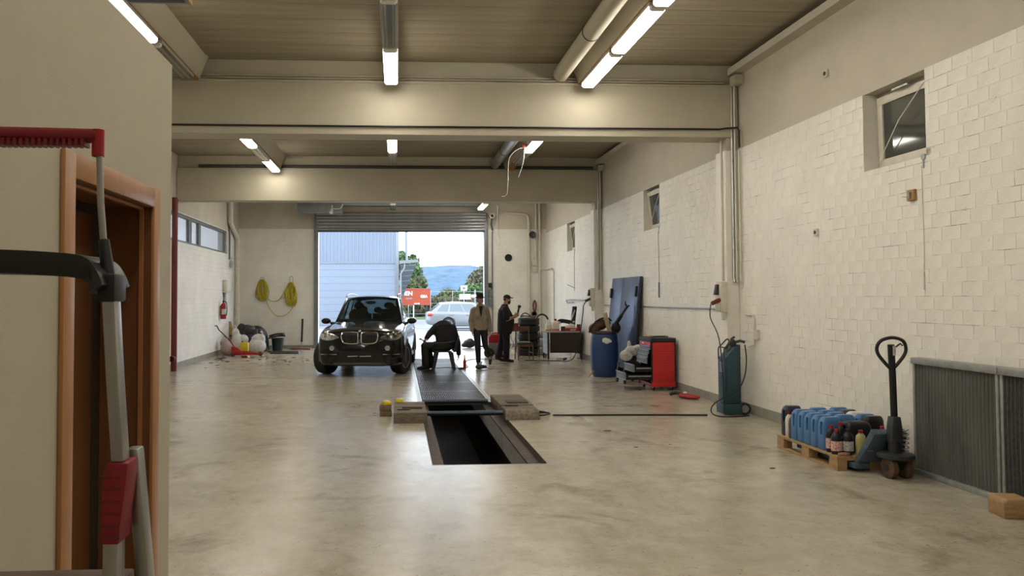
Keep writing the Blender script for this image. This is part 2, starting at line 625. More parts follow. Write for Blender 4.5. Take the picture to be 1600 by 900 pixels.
struct(m.build('baseboard_right', M_SOCLE))

CH, BLEN = 0.1312, 0.25
def brick_mesh(lw, hh, g=0.0019, c=0.0017):
    y0, y1, z0, z1 = -lw / 2 + g, lw / 2 - g, -hh / 2 + g, hh / 2 - g
    v = [(0.005, y0, z0), (0.005, y1, z0), (0.005, y1, z1), (0.005, y0, z1),
         (0.0, y0 + c, z0 + c), (0.0, y1 - c, z0 + c), (0.0, y1 - c, z1 - c), (0.0, y0 + c, z1 - c)]
    return v, [(4, 5, 6, 7), (0, 1, 5, 4), (1, 2, 6, 5), (2, 3, 7, 6), (3, 0, 4, 7)]
_bm = {}
def brick_data(lw, hh, k):
    key = (round(lw, 3), round(hh, 3), k)
    if key not in _bm:
        me = bpy.data.meshes.new('brick')
        v, f = brick_mesh(lw, hh, (0.0013, 0.0019, 0.0026)[k])
        me.from_pydata(v, [], f)
        me.materials.append(M_PAINT)
        _bm[key] = me
    return _bm[key]
rest = MB()
spots = []
for r in range(29):
    z0, z1 = SOCLE + CH * r, SOCLE + CH * (r + 1)
    off = (r % 2) * 0.125 + (0.06 if r % 5 == 3 else 0)
    for k in range(-1, 96):
        a, b, zt = 3.0 + off + k * BLEN, 3.0 + off + (k + 1) * BLEN, z1
        a, b = max(a, 3.0), min(b, YB)
        if b - a < 0.03:
            continue
        for w0, w1 in WINS:
            if z1 > WZ0 and b > w0 and a < w1:
                if z0 < WZ0 - 0.02:
                    zt = WZ0
                elif a < w0:
                    b = w0
                elif b > w1:
                    a = w1
                else:
                    b = a
        if b - a > 0.02:
            spots.append((a, b, z0, min(zt, BRICK_TOP)))
near = set(sorted([s_ for s_ in spots if s_[0] > 6.0], key=lambda s_: s_[0])[:296])
for sp_ in spots:
    a, b, z0, z1 = sp_
    yc, zc = (a + b) / 2, (z0 + z1) / 2
    dx = random.uniform(-0.0006, 0.0005)
    kk = random.choice((0, 0, 1, 1, 1, 2))
    if sp_ in near:
        o = bpy.data.objects.new('brick', brick_data(b - a, z1 - z0, kk))
        COL.objects.link(o)
        o.parent = wall_r
        o.location = (WR + dx, yc, zc)
        o.rotation_euler = (random.uniform(-0.006, 0.006), 0, random.uniform(-0.0012, 0.0012))
    else:
        v, f = brick_mesh(b - a, z1 - z0, (0.0013, 0.0019, 0.0026)[kk])
        rest.add(v, f, Matrix.Translation((WR + dx, yc, zc)) @ Matrix.Rotation(random.uniform(-0.006, 0.006), 4, 'X'))
rest.build('bricks', M_PAINT, wall_r, kind='stuff')

# left wall with its strip window, back wall with the gate opening
LWIN = [(12.0, 24.75)]
wall_y('wall_left', WL - 0.3, WL, YF, YB + 0.3, 0, 3.86, LWIN, 3.12, 3.84, M_BRICK_Y)
m = MB(); m.box(WL - 0.3, WL - 0.01, YF, YB + 0.3, 3.86, ZC + 0.1)
struct(m.build('trim_2', M_CONC))
m = MB(); m.box(WL - 0.01, WL + 0.008, YF, YB, 0, SOCLE)
struct(m.build('baseboard_left', M_SOCLE))
m = MB()
m.box(WL - 0.3, GX0, YB, YB + 0.3, 0, 4.08)
m.box(GX1, WR + 0.3, YB, YB + 0.3, 0, 4.08)
m.box(GX0, GX1, YB, YB + 0.3, GZ, 4.08)
struct(m.build('wall_back', M_BRICK_X))
m = MB(); m.box(WL - 0.3, WR + 0.3, YB + 0.01, YB + 0.3, 4.08, ZC + 0.1)
struct(m.build('trim_3', M_CONC))
m = MB(); m.box(WL - 0.3, WR + 0.3, YF - 0.3, YF, 0, ZC + 0.1)
struct(m.build('wall_front', M_PAINT))
m = MB()
m.box(WL, GX0 - 0.12, YB - 0.012, YB, 0, 0.1)
m.box(GX1 + 0.12, WR, YB - 0.012, YB, 0, 0.1)
struct(m.build('baseboard_back', M_SOCLE))

# ceiling slab and its transverse boards
m = MB(); m.box(WL - 0.3, WR + 0.35, YF - 0.3, YB + 0.3, ZC, ZC + 0.15)
ceil = struct(m.build('ceiling', M_CEIL))
pm = MB(); pm.box(WL + 0.001, WR + 0.018, -0.245, 0.245, -0.018, 0)
pan = pm.build('panel', M_CEIL, ceil, bev=0.006, seg=1)
first = True
y = 3.9
while y < YB - 0.3:
    if not any(b - 0.25 < y < b + 0.6 for b in BEAMS):
        p = pan if first else link_copy(pan, ceil)
        first = False
        p.location = (0, y, ZC + 0.001 + random.uniform(-0.003, 0.0))
    y += 0.5

# cross beams, ribs, pilasters
for i, b in enumerate(BEAMS):
    m = MB()
    m.box(WL, WR, b, b + 0.40, 4.12, 4.90)
    m.box(WL, WR, b - 0.015, b + 0.02, 4.885, 4.925)
    m.box(WL, WR, b + 0.10, b + 0.30, 4.90, ZC)
    struct(m.build('beam', M_BEAM, bev=0.008, seg=1))
    m = MB(); m.box(WR - 0.20, WR + 0.0, b + 0.03, b + 0.37, 0, 3.93)
    struct(m.build('pillar', M_PAINT, bev=0.008, seg=1))
    m = MB(); m.box(WR - 0.17, WR + 0.03, b + 0.03, b + 0.37, 3.93, 4.12)
    struct(m.build('pillar_head', M_BEAM))
edges = [YF] + [q for b in BEAMS for q in (b, b + 0.4)] + [YB]
for xr in (2.80, -2.98):
    for a, c in zip(edges[::2], edges[1::2]):
        m = MB()
        m.loft([[(xr - 0.09, t, 4.92), (xr + 0.09, t, 4.92), (xr + 0.22, t, ZC), (xr - 0.22, t, ZC)] for t in (a, c)])
        rib = struct(m.build('ceiling_rib', M_BEAM))
        m = MB()
        m.box(xr - 0.085, xr + 0.085, a, c, 4.893, 4.92)
        m.build('batten', M_ORANGEWOOD, rib)

# office block beside the camera, with its doorway
OX, OY = -0.85, 2.925
DY0, DY1, DZ = 2.03, 2.70, 2.045
m = MB()
m.box(OX - 0.16, OX, YF, DY0, 0, 2.56)
m.box(OX - 0.16, OX, DY1, OY, 0, 2.56)
m.box(OX - 0.16, OX, DY0, DY1, DZ, 2.56)
m.box(WL, OX - 0.16, OY - 0.16, OY, 0, 2.56)
m.box(WL, OX, YF, OY, 2.56, 2.60)
struct(m.build('wall_office', M_PLASTER))
d1 = empty_struct('door_1')
cw = 0.055
for (a, c) in ((DY0 - cw, DY0 + 0.012), (DY1 - 0.012, DY1 + cw)):
    m = MB(); m.box(OX, OX + 0.014, a, c, 0, DZ + cw if True else DZ)
    m.build('casing', M_WOOD, d1, bev=0.004)
m = MB(); m.box(OX, OX + 0.0135, DY0, DY1, DZ - 0.012, DZ + cw)
m.build('casing', M_WOOD, d1, bev=0.004)
m = MB()
m.box(OX - 0.165, OX, DY1 - 0.014, DY1, 0, DZ)
m.box(OX - 0.165, OX, DY0, DY0 + 0.014, 0, DZ)
m.box(OX - 0.165, OX, DY0, DY1, DZ - 0.014, DZ)
m.build('door_jamb', M_DOOR, d1)
m = MB()
m.box(OX - 0.035, OX - 0.022, DY1 - 0.022, DY1 - 0.014, 0, DZ - 0.014)
m.box(OX - 0.035, OX - 0.022, DY0 + 0.014, DY1 - 0.014, DZ - 0.022, DZ - 0.014)
m.build('door_seal', M_WOOD, d1)
m = MB(); m.box(-0.04, 0.0, 0, 0.622, 0.01, DZ - 0.04)
leaf = m.build('door_leaf', M_DOOR, d1, bev=0.003)
leaf.location = (OX - 0.165, DY0 + 0.018, 0)
leaf.rotation_euler = (0, 0, radians(2))

# ------------------------------------------------------------------ windows
def right_window(i, y0, y1):
    w = empty_struct('window_%d' % i)
    xi = WR + 0.19
    f = 0.045
    def ring(m, x0, x1, a, b, z0, z1, t):
        m.box(x0, x1, a, b, z0, z0 + t); m.box(x0, x1, a, b, z1 - t, z1)
        m.box(x0, x1, a, a + t, z0 + t, z1 - t); m.box(x0, x1, b - t, b, z0 + t, z1 - t)
    m = MB(); ring(m, xi, xi + 0.07, y0, y1, WZ0, WZ1 - 0.002, f)
    m.build('window_frame', M_PIPE, w, bev=0.004)
    T = Matrix.Translation((xi, 0, WZ0 + 0.05)) @ Matrix.Rotation(radians(-1 if i == 1 else -7), 4, 'Y') @ Matrix.Translation((-xi, 0, -WZ0 - 0.05))
    m = MB(); ring(m, xi - 0.035, xi + 0.01, y0 + 0.03, y1 - 0.03, WZ0 + 0.035, WZ1 - 0.05, 0.085)
    m.v = [tuple(T @ Vector(p)) for p in m.v]
    sash = m.build('window_sash', M_PIPE, w, bev=0.005)
    m = MB(); m.box(xi - 0.015, xi - 0.005, y0 + 0.10, y1 - 0.10, WZ0 + 0.11, WZ1 - 0.12)
    m.v = [tuple(T @ Vector(p)) for p in m.v]
    m.build('pane', M_DARKPANE, w)
    m = MB(); m.box(xi + 0.071, xi + 0.08, y0, y1, WZ0, WZ1 - 0.003)
    m.build('outer_blind', M_GREYSTEEL, w)
    m = MB()
    m.tube([(xi - 0.14, y0 + 0.06, WZ1 - 0.10), (xi - 0.10, (y0 + y1) / 2 + 0.03, WZ0 + 0.47), (xi - 0.06, y1 - 0.04, WZ0 + 0.06)], 0.0055, 6)
    m.build('pull_rod', M_WHITEP, w)
    m = MB(); m.box(xi - 0.11, xi - 0.085, (y0 + y1) / 2 - 0.13, (y0 + y1) / 2 + 0.12, WZ1 - 0.052, WZ1 - 0.035)
    m.build('window_stay', M_STEEL, w)
    m = MB()
    m.cyl((WR - 0.012, y0 + 0.03, WZ0 - 0.01), (WR + 0.01, y0 + 0.03, WZ0 - 0.01), 0.03, n=12)
    m.cyl((WR - 0.008, y0 + 0.03, WZ0 - 0.02), (WR - 0.008, y0 + 0.03, WZ0 - 0.12), 0.008, n=6)
    m.build('crank_box', M_STEEL, w)
for i, (a, b) in enumerate(WINS):
    right_window(i + 1, a, b)
w = empty_struct('window_4')
m = MB()
FY = [12.0, 16.2, 20.45, 20.75, 21.45, 21.72, 24.75]
fx0, fx1 = WL - 0.14, WL - 0.05
m.box(fx0, fx1, 12.0, 24.75, 3.12, 3.18); m.box(fx0, fx1, 12.0, 24.75, 3.77, 3.84)
for a, c in ((12.0, 12.06), (16.2, 16.3), (20.45, 20.72), (21.45, 21.66), (24.65, 24.75)):
    m.box(fx0 + 0.001, fx1 - 0.001, a, c, 3.18, 3.77)
m.build('window_frame', M_GREYSTEEL, w, bev=0.006)
M_FROST = glass_mat('wired_glass', (0.46, 0.455, 0.45), 0.25, 0.05)
for a, c in ((12.06, 16.2), (16.3, 20.45), (20.72, 21.45), (21.66, 24.65)):
    m = MB(); m.box(fx0 + 0.04, fx0 + 0.05, a, c, 3.18, 3.77)
    m.build('pane', M_FROST, w)

# ------------------------------------------------------------------ gate: guides, shutter curtain, threshold
door = empty_struct('door_2')
for x0, x1 in ((GX0 - 0.14, GX0 + 0.0), (GX1 - 0.0, GX1 + 0.13)):
    m = MB()
    m.box(x0, x1, YB - 0.10, YB, 0, 4.62)
    m.build('guide_rail', M_GREYSTEEL, door, bev=0.006)
m = MB()
sl = []
for k in range(9):
    t = pi * k / 8
    sl.append((-0.02 - 0.022 * sin(t), -0.054 + 0.108 * k / 8))
sl += [(-0.008, 0.054), (-0.008, -0.054)]
m.prism(sl, GX0 - 0.05, GX1 + 0.05, 'x')
slat = m.build('shutter_slat', mat('shutter_grey', (0.30, 0.31, 0.32), 0.34, 0.5, var=0.15, vscale=3), door, smooth=True)
for k in range(6):
    s = slat if k == 0 else link_copy(slat, door)
    s.location = (0, YB - 0.06 - (0.05 if k > 2 else 0) , 4.05 + 0.109 * k)
m = MB(); m.box(GX0 - 0.02, GX1 + 0.02, YB - 0.11, YB - 0.05, 3.965, 4.01)
m.build('bottom_bar', M_DKSTEEL, door, bev=0.005)
m = MB(); m.cyl((GX0 - 0.05, YB - 0.22, 5.02), (GX1 + 0.05, YB - 0.22, 5.02), 0.19, n=24)
m.build('shutter_roll', MATS['shutter_grey'], door, smooth=True)

# ------------------------------------------------------------------ yard outside
M_YARD = mat('pale_yard_concrete', (0.29, 0.30, 0.31), 0.7, var=0.12, vscale=0.4)
m = MB(); m.add([(-120, YB + 0.3, -0.02), (140, YB + 0.3, -0.02), (140, 160, -0.02), (-120, 160, -0.02)], [(0, 1, 2, 3)])
m.add([(-120, -30, -0.02), (WL - 0.3, -30, -0.02), (WL - 0.3, YB + 0.3, -0.02), (-120, YB + 0.3, -0.02)], [(0, 1, 2, 3)])
struct(m.build('yard_ground', M_YARD))
m = MB(); m.box(-120, 140, 60, 160, -0.015, 0.02)
struct(m.build('verge', mat('grass_verge', (0.06, 0.11, 0.03), 0.9, var=0.4, vscale=1.0)))

# ------------------------------------------------------------------ fluorescent lamps
def lamp_proto(lit):
    L = 1.5
    root = bpy.data.objects.new('strip_lamp', None)
    COL.objects.link(root)
    m = MB()
    m.box(-0.098, 0.098, 0.012, L - 0.012, 0.055, 0.098)
    m.build('housing', M_LAMPBODY, root, bev=0.008)
    prof = [(-0.092, 0.055), (-0.092, 0.022), (-0.066, 0.0), (0.066, 0.0), (0.092, 0.022), (0.092, 0.055)]
    m = MB()
    def sec(t, s, dz):
        return [(a * s, t, max(b, dz)) for a, b in prof]
    m.loft([sec(0.035, 1.0, 0.0), sec(L - 0.035, 1.0, 0.0)])
    m.build('diffuser', M_LAMP if lit else M_COVER, root)
    for a, b in ((0.0, 0.034), (L, L - 0.034)):
        m = MB(); m.loft([sec(a, 0.8, 0.02), sec(b, 1.0, 0.0)])
        m.build('end_cap', M_WHITEP, root)
    if not lit:
        for sx in (-0.04, 0.04):
            m = MB(); m.cyl((sx, 0.05, 0.035), (sx, L - 0.05, 0.035), 0.0125, n=8)
            m.build('tube', M_WHITEP, root, smooth=True)
    for t in (0.06, L - 0.06):
        for sx in (-0.05, 0.05):
            m = MB(); m.box(sx - 0.006, sx + 0.006, t - 0.014, t + 0.014, -0.003, 0.004)
            m.build('clip', M_STEEL, root)
    return root
LIT, UNLIT = lamp_proto(True), lamp_proto(False)
used = {True: False, False: False}
def lamp(x, y, lit, label, z=4.792, rods=False):
    src = LIT if lit else UNLIT
    if not used[lit]:
        used[lit] = True
        o = src
        o.location = (x, y, z)
    else:
        o = dup(src, (x, y, z), 0)
    o['label'], o['category'], o['group'] = label, 'lamp', 'strip lamps under the ceiling'
    if rods:
        for t in (0.25, 1.25):
            m = MB(); m.cyl((0, t, 0.09), (0, t, (4.90 if abs(x) > 1 else ZC - 0.01) - z), 0.006, n=6)
            m.build('hanger_rod', M_STEEL, o)
    return o
lamp(2.80, 9.60, True, 'lit strip lamp on the right rib, touching the front cross beam')
lamp(2.80, 8.02, True, 'lit strip lamp on the right rib, second one before the front cross beam')
lamp(2.80, 6.44, True, 'lit strip lamp at the top edge, nearest of the right row')
lamp(-0.09, 9.56, True, 'lit strip lamp in the middle row hanging before the front beam', rods=True)
lamp(-0.09, 7.95, False, 'unlit clear strip lamp in the middle row above the near floor', rods=True)
lamp(-0.09, 6.35, True, 'lit strip lamp of the middle row cut by the top edge', rods=True)
lamp(-2.98, 7.86, True, 'lit strip lamp on the left rib just above the office wall')
lamp(-2.98, 9.48, False, 'unlit strip lamp on the left rib beside the office wall corner')
lamp(2.80, 14.72, True, 'lit strip lamp of the right row seen under the front beam')
lamp(2.80, 16.32, False, 'unlit strip lamp of the right row behind the dangling wires')
lamp(-0.11, 14.80, True, 'lit strip lamp of the middle row seen under the front beam', rods=True)
lamp(-0.11, 16.42, False, 'unlit strip lamp of the middle row before the second beam', rods=True)
lamp(-2.98, 14.41, True, 'lit strip lamp on the left rib, nearer one under the front beam')
lamp(-2.98, 15.93, False, 'unlit strip lamp between two lit ones on the left rib')
lamp(-2.98, 17.45, True, 'lit strip lamp on the left rib touching the second beam')
lamp(2.80, 24.3, True, 'small lit strip lamp above the right half of the gate', z=4.66, rods=True)
lamp(-0.15, 24.3, False, 'unlit strip lamp above the middle of the gate', z=4.64, rods=True)
# the rows go on out of view; rear bay lamps are added for brightness
for (x, y) in ((2.80, 4.30), (-2.98, 4.30), (-0.09, 4.40), (2.80, 1.2), (-0.09, 1.2), (-2.98, 1.2), (-0.09, -1.8), (2.8, -1.8), (-2.98, 20.6), (2.8, 20.6), (-2.98, 22.4), (2.8, 22.4), (-0.11, 20.6), (-0.11, 22.4), (-0.11, 12.6), (2.8, 12.6), (-2.98, 12.6)):
    lamp(x, y, True, 'lit strip lamp out of view above the frame, or added behind a beam for brightness', rods=(abs(x) < 1))

# ================================================================== CARS
M_CARBLACK = mat('black_car_paint', (0.004, 0.004, 0.005), 0.16, coat=0.35, spec=0.35)
M_CHROME = mat('chrome', (0.75, 0.75, 0.76), 0.12, 1.0)
M_SILVERPAINT = mat('silver_car_paint', (0.19, 0.205, 0.22), 0.28, 0.35, coat=0.6)
M_GRILLE = mat('grille_black', (0.004, 0.004, 0.004), 0.5)
M_HLDARK = mat('headlight_dark', (0.20, 0.20, 0.17), 0.06, 0.35, coat=1.0, var=0.5, vscale=14)
M_HLBRIGHT = mat('headlight_bright', (0.50, 0.53, 0.55), 0.12, 0.7, coat=1.0, var=0.3, vscale=14)
M_RIM = mat('alloy_rim', (0.36, 0.36, 0.35), 0.35, 0.8)
M_CLADDING = mat('grey_cladding', (0.09, 0.088, 0.082), 0.45)

def interp(tab, x):
    if x <= tab[0][0]:
        return tab[0][1]
    for (a, va), (b, vb) in zip(tab, tab[1:]):
        if x <= b:
            t = (x - a) / (b - a)
            return va + (vb - va) * t
    return tab[-1][1]

def smooth_tab(ys, vs, n):
    pts = spline([(y, v, 0) for y, v in zip(ys, vs)], n)
    return [(p.x, p.y) for p in pts]

def car_lower(T, zmid):
    """dense lofted lower body. T: station table"""
    ys = T['y']
    W, ZB, ZS, ZT, WS = (smooth_tab(ys, T[k], 4) for k in ('w', 'zb', 'zs', 'zt', 'ws'))
    st = [p[0] for p in W]
    rings = []
    for i, y in enumerate(st):
        w, zb, zs, zt, ws = W[i][1], ZB[i][1], ZS[i][1], ZT[i][1], WS[i][1] * W[i][1]
        zm = min(zmid, zs - 0.06)
        ctrl = [(0.0, zb), (0.6 * w, zb), (0.90 * w, zb + 0.03), (0.975 * w, zb + 0.14), (w, zb + (zm - zb) * 0.62), (0.995 * w, zm),
                (ws + (w - ws) * 0.62, zs - 0.055), (ws, zs), (ws * 0.78, zs + (zt - zs) * 0.50), (ws * 0.4, zs + (zt - zs) * 0.90), (0.0, zt)]
        half = spline([(a, b, 0) for a, b in ctrl], 4)
        right = [(p.x, y, p.y) for p in half]
        left = [(-p.x, y, p.y) for p in half[1:-1]][::-1]
        rings.append(right + left)
    m = MB()
    m.loft(rings, True)
    return m

def cut_arches(o, spots, r):
    for (x0, x1, y, z) in spots:
        c = MB()
        c.cyl((x0, y, z), (x1, y, z), r, n=40)
        k = c.build('tmp_cut', M_BLACK)
        b = o.modifiers.new('b', 'BOOLEAN')
        b.operation = 'DIFFERENCE'
        b.solver = 'EXACT'
        b.object = k
        me = evaluated(o)
        o.modifiers.clear()
        o.data = me
        bpy.data.objects.remove(k, do_unlink=True)

def patch(A, B, u0, u1, v0, v1, nu=8, nv=6, bulge=0.0, thick=0.012, nrm=None):
    """bilinear patch between curves A(u) and B(u)"""
    rows = []
    for j in range(nv + 1):
        v = v0 + (v1 - v0) * j / nv
        row = []
        for i in range(nu + 1):
            u = u0 + (u1 - u0) * i / nu
            p = Vector(A(u)).lerp(Vector(B(u)), v)
            if nrm:
                p = p + Vector(nrm) * bulge * 4 * v * (1 - v)
            row.append(p)
        rows.append(row)
    # inner side
    m = MB()
    n = nu + 1
    c = Vector((0, 1.9, 1.0))
    outer = [p for r in rows for p in r]
    inner = []
    for p in outer:
        d = (c - p); d.y *= 0.6
        inner.append(p + d.normalized() * thick)
    N = len(outer)
    fs = []
    for j in range(nv):
        for i in range(nu):
            a = j * n + i
            fs.append((a, a + 1, a + 1 + n, a + n))
            fs.append((N + a, N + a + n, N + a + 1 + n, N + a + 1))
    for i in range(nu):
        fs.append((i, N + i, N + i + 1, i + 1))
        a = nv * n + i
        fs.append((a, a + 1, N + a + 1, N + a))
    for j in range(nv):
        a = j * n
        fs.append((a, a + n, N + a + n, N + a))
        a = j * n + nu
        fs.append((a, N + a, N + a + n, a + n))
    m.add(outer + inner, fs)
    return m

def wheel(parent, x, y, r, wdt, side, steer=0.0, spokes=5, rim=True):
    M = Matrix.Translation((x, y, r)) @ Matrix.Rotation(steer, 4, 'Z')
    h = wdt / 2
    m = MB()
    prof = [(r * 0.66, -h * 0.82), (r * 0.70, -h * 0.97), (r * 0.86, -h), (r * 0.97, -h * 0.86), (r, -h * 0.62), (r, h * 0.62),
            (r * 0.97, h * 0.86), (r * 0.86, h), (r * 0.70, h * 0.97), (r * 0.66, h * 0.82)]
    m.lathe(prof, 36, M, axis='x')
    t = m.build('wheel', M_RUBBER, parent, smooth=True)
    m = MB()
    s = side
    m.lathe([(r * 0.665, s * h * 0.84), (r * 0.60, s * h * 0.84), (r * 0.59, s * h * 0.2), (r * 0.05, s * h * 0.15)], 32, M, axis='x')
    m.build('rim_barrel', M_DKSTEEL, t, smooth=True)
    for k in range(spokes):
        for dk in (-0.13, 0.13):
            a = 2 * pi * k / spokes + dk * 1.0
            sp = MB()
            R = M @ Matrix.Rotation(a, 4, 'X')
            sp.loft([[(s * h * 0.72, -0.028, 0.04), (s * h * 0.72, 0.028, 0.04), (s * h * 0.45, 0.028, 0.04), (s * h * 0.45, -0.028, 0.04)],
                     [(s * h * 0.86, -0.018, r * 0.64), (s * h * 0.86, 0.018, r * 0.64), (s * h * 0.6, 0.018, r * 0.64), (s * h * 0.6, -0.018, r * 0.64)]], True, R)
            sp.build('spoke', M_RIM, t)
    m = MB()
    m.lathe([(r * 0.67, s * h * 0.80), (r * 0.67, s * h * 0.90), (r * 0.615, s * h * 0.90), (r * 0.615, s * h * 0.80)], 32, M, axis='x')
    m.build('rim_lip', M_RIM, t, smooth=True)
    m = MB()
    m.lathe([(0.0, s * h * 0.80), (0.05, s * h * 0.78), (0.06, s * h * 0.45)], 16, M, axis='x')
    m.build('hub_cap', M_RIM, t, smooth=True)
    return t

def in_poly(x, z, P):
    c = False
    j = len(P) - 1
    for i in range(len(P)):
        if (P[i][1] > z) != (P[j][1] > z) and x < (P[j][0] - P[i][0]) * (z - P[i][1]) / (P[j][1] - P[i][1]) + P[i][0]:
            c = not c
        j = i
    return c

def front_patch(bvh, poly, off=0.006, thick=0.02, nring=5):
    """outline (x,z) projected on the car's nose along +y; concentric rings give a smooth fill"""
    cx = sum(p[0] for p in poly) / len(poly)
    cz = sum(p[1] for p in poly) / len(poly)
    def hit(x, z):
        h = bvh.ray_cast(Vector((x, -3, z)), Vector((0, 1, 0)))
        return h[0].y if h[0] is not None else None
    rows = []
    last = None
    for k in range(nring + 1):
        f = 1 - k / nring * 0.98
        row = []
        for (a, b) in poly:
            x, z = cx + (a - cx) * f, cz + (b - cz) * f
            y = hit(x, z)
            if y is None:
                y = hit(x * 0.97, z) or 0
            row.append((x, y - off, z))
        rows.append(row)
    skirt = [(p[0], p[1] + thick, p[2]) for p in rows[0]]
    m = MB()
    m.loft([skirt] + rows, True)
    return m

def outline_curve(pts, n=5):
    s = spline(list(pts) + [pts[0]], n)
    return [(p.x, p.y) for p in [Vector((q[0], q[1], 0)) for q in [(v.x, v.y) for v in s[:-1]]]]
def OC(pts, n=5):
    return [(v.x, v.y) for v in spline([(a, b, 0) for a, b in list(pts) + [pts[0]]], n)[:-1]]

# ---- black off-road estate facing the camera
suv = thing('car', 'black off-road car with twin oval grille parked facing the camera beside the pit', 'car', (-0.75, 17.55, 0), radians(-4.6))
T = dict(y=[-0.90, -0.84, -0.72, -0.5, 0.0, 0.5, 0.9, 2.0, 2.93, 3.4, 3.75, 3.92, 3.97],
         w=[0.70, 0.84, 0.915, 0.945, 0.965, 0.955, 0.955, 0.955, 0.965, 0.95, 0.90, 0.82, 0.74],
         zb=[0.30, 0.25, 0.23, 0.235, 0.25, 0.25, 0.25, 0.25, 0.27, 0.30, 0.36, 0.45, 0.5],
         zs=[0.90, 0.95, 0.985, 1.01, 1.06, 1.09, 1.11, 1.13, 1.17, 1.17, 1.14, 1.08, 1.02],
         zt=[0.93, 1.00, 1.04, 1.075, 1.13, 1.165, 1.17, 1.17, 1.18, 1.18, 1.16, 1.11, 1.05],
         ws=[0.86, 0.87, 0.87, 0.87, 0.87, 0.87, 0.86, 0.85, 0.84, 0.83, 0.83, 0.83, 0.83])
lower = car_lower(T, 0.80)
lo = lower.build('body', M_CARBLACK, None, smooth=True)
bvh = BVHTree.FromPolygons([Vector(p) for p in lower.v], lower.f)
cut_arches(lo, [(-1.2, -0.62, 0, 0.37), (0.62, 1.2, 0, 0.37), (-1.2, -0.62, 2.933, 0.37), (0.62, 1.2, 2.933, 0.37)], 0.425)
lo.parent = suv
for p in lo.data.polygons:
    p.use_smooth = True
Pc = lambda u: (0.80 * u, 0.52 + 0.24 * u * u, 1.165 - 0.03 * u * u)
Qc = lambda u: (0.64 * u, 1.30 + 0.12 * u * u, 1.745 - 0.05 * u * u)
Rc = lambda u: (0.59 * u, 3.35 - 0.06 * u * u, 1.725 - 0.05 * u * u)
Sc = lambda u: (0.72 * u, 3.78 - 0.10 * u * u, 1.14 - 0.01 * u * u)
def Bs(s):
    return lambda t: (s * (0.80 + 0.03 * sin(pi * t) - 0.08 * t), 0.76 + 2.92 * t, 1.135 + 0.02 * t)
def Ts(s):
    return lambda t: (s * (0.64 + 0.02 * sin(pi * t) - 0.05 * t), 1.42 + 1.87 * t, 1.695 - 0.02 * t + 0.03 * sin(pi * t))
patch(Pc, Qc, -0.93, 0.93, 0.0, 0.93, 14, 8).build('windscreen', M_CARGLASS, suv, smooth=True)
for a, b in ((-1, -0.93), (0.93, 1)):
    patch(Pc, Qc, a, b, 0, 1, 2, 8, thick=0.03).build('pillar', M_CARBLACK, suv, smooth=True)
patch(Pc, Qc, -0.93, 0.93, 0.93, 1, 10, 2, thick=0.03).build('header', M_CARBLACK, suv)
patch(Qc, Rc, -1, 1, 0, 1, 12, 10, bulge=0.045, nrm=(0, 0, 1), thick=0.03).build('roof', M_CARBLACK, suv, smooth=True)
patch(Rc, Sc, -0.88, 0.88, 0.06, 0.92, 8, 5).build('rear_window', M_CARGLASS, suv, smooth=True)
for a, b, c, d in ((-1, 1, 0, 0.06), (-1, 1, 0.92, 1), (-1, -0.88, 0.06, 0.92), (0.88, 1, 0.06, 0.92)):
    patch(Rc, Sc, a, b, c, d, 4, 4, thick=0.03).build('tailgate_frame', M_CARBLACK, suv)
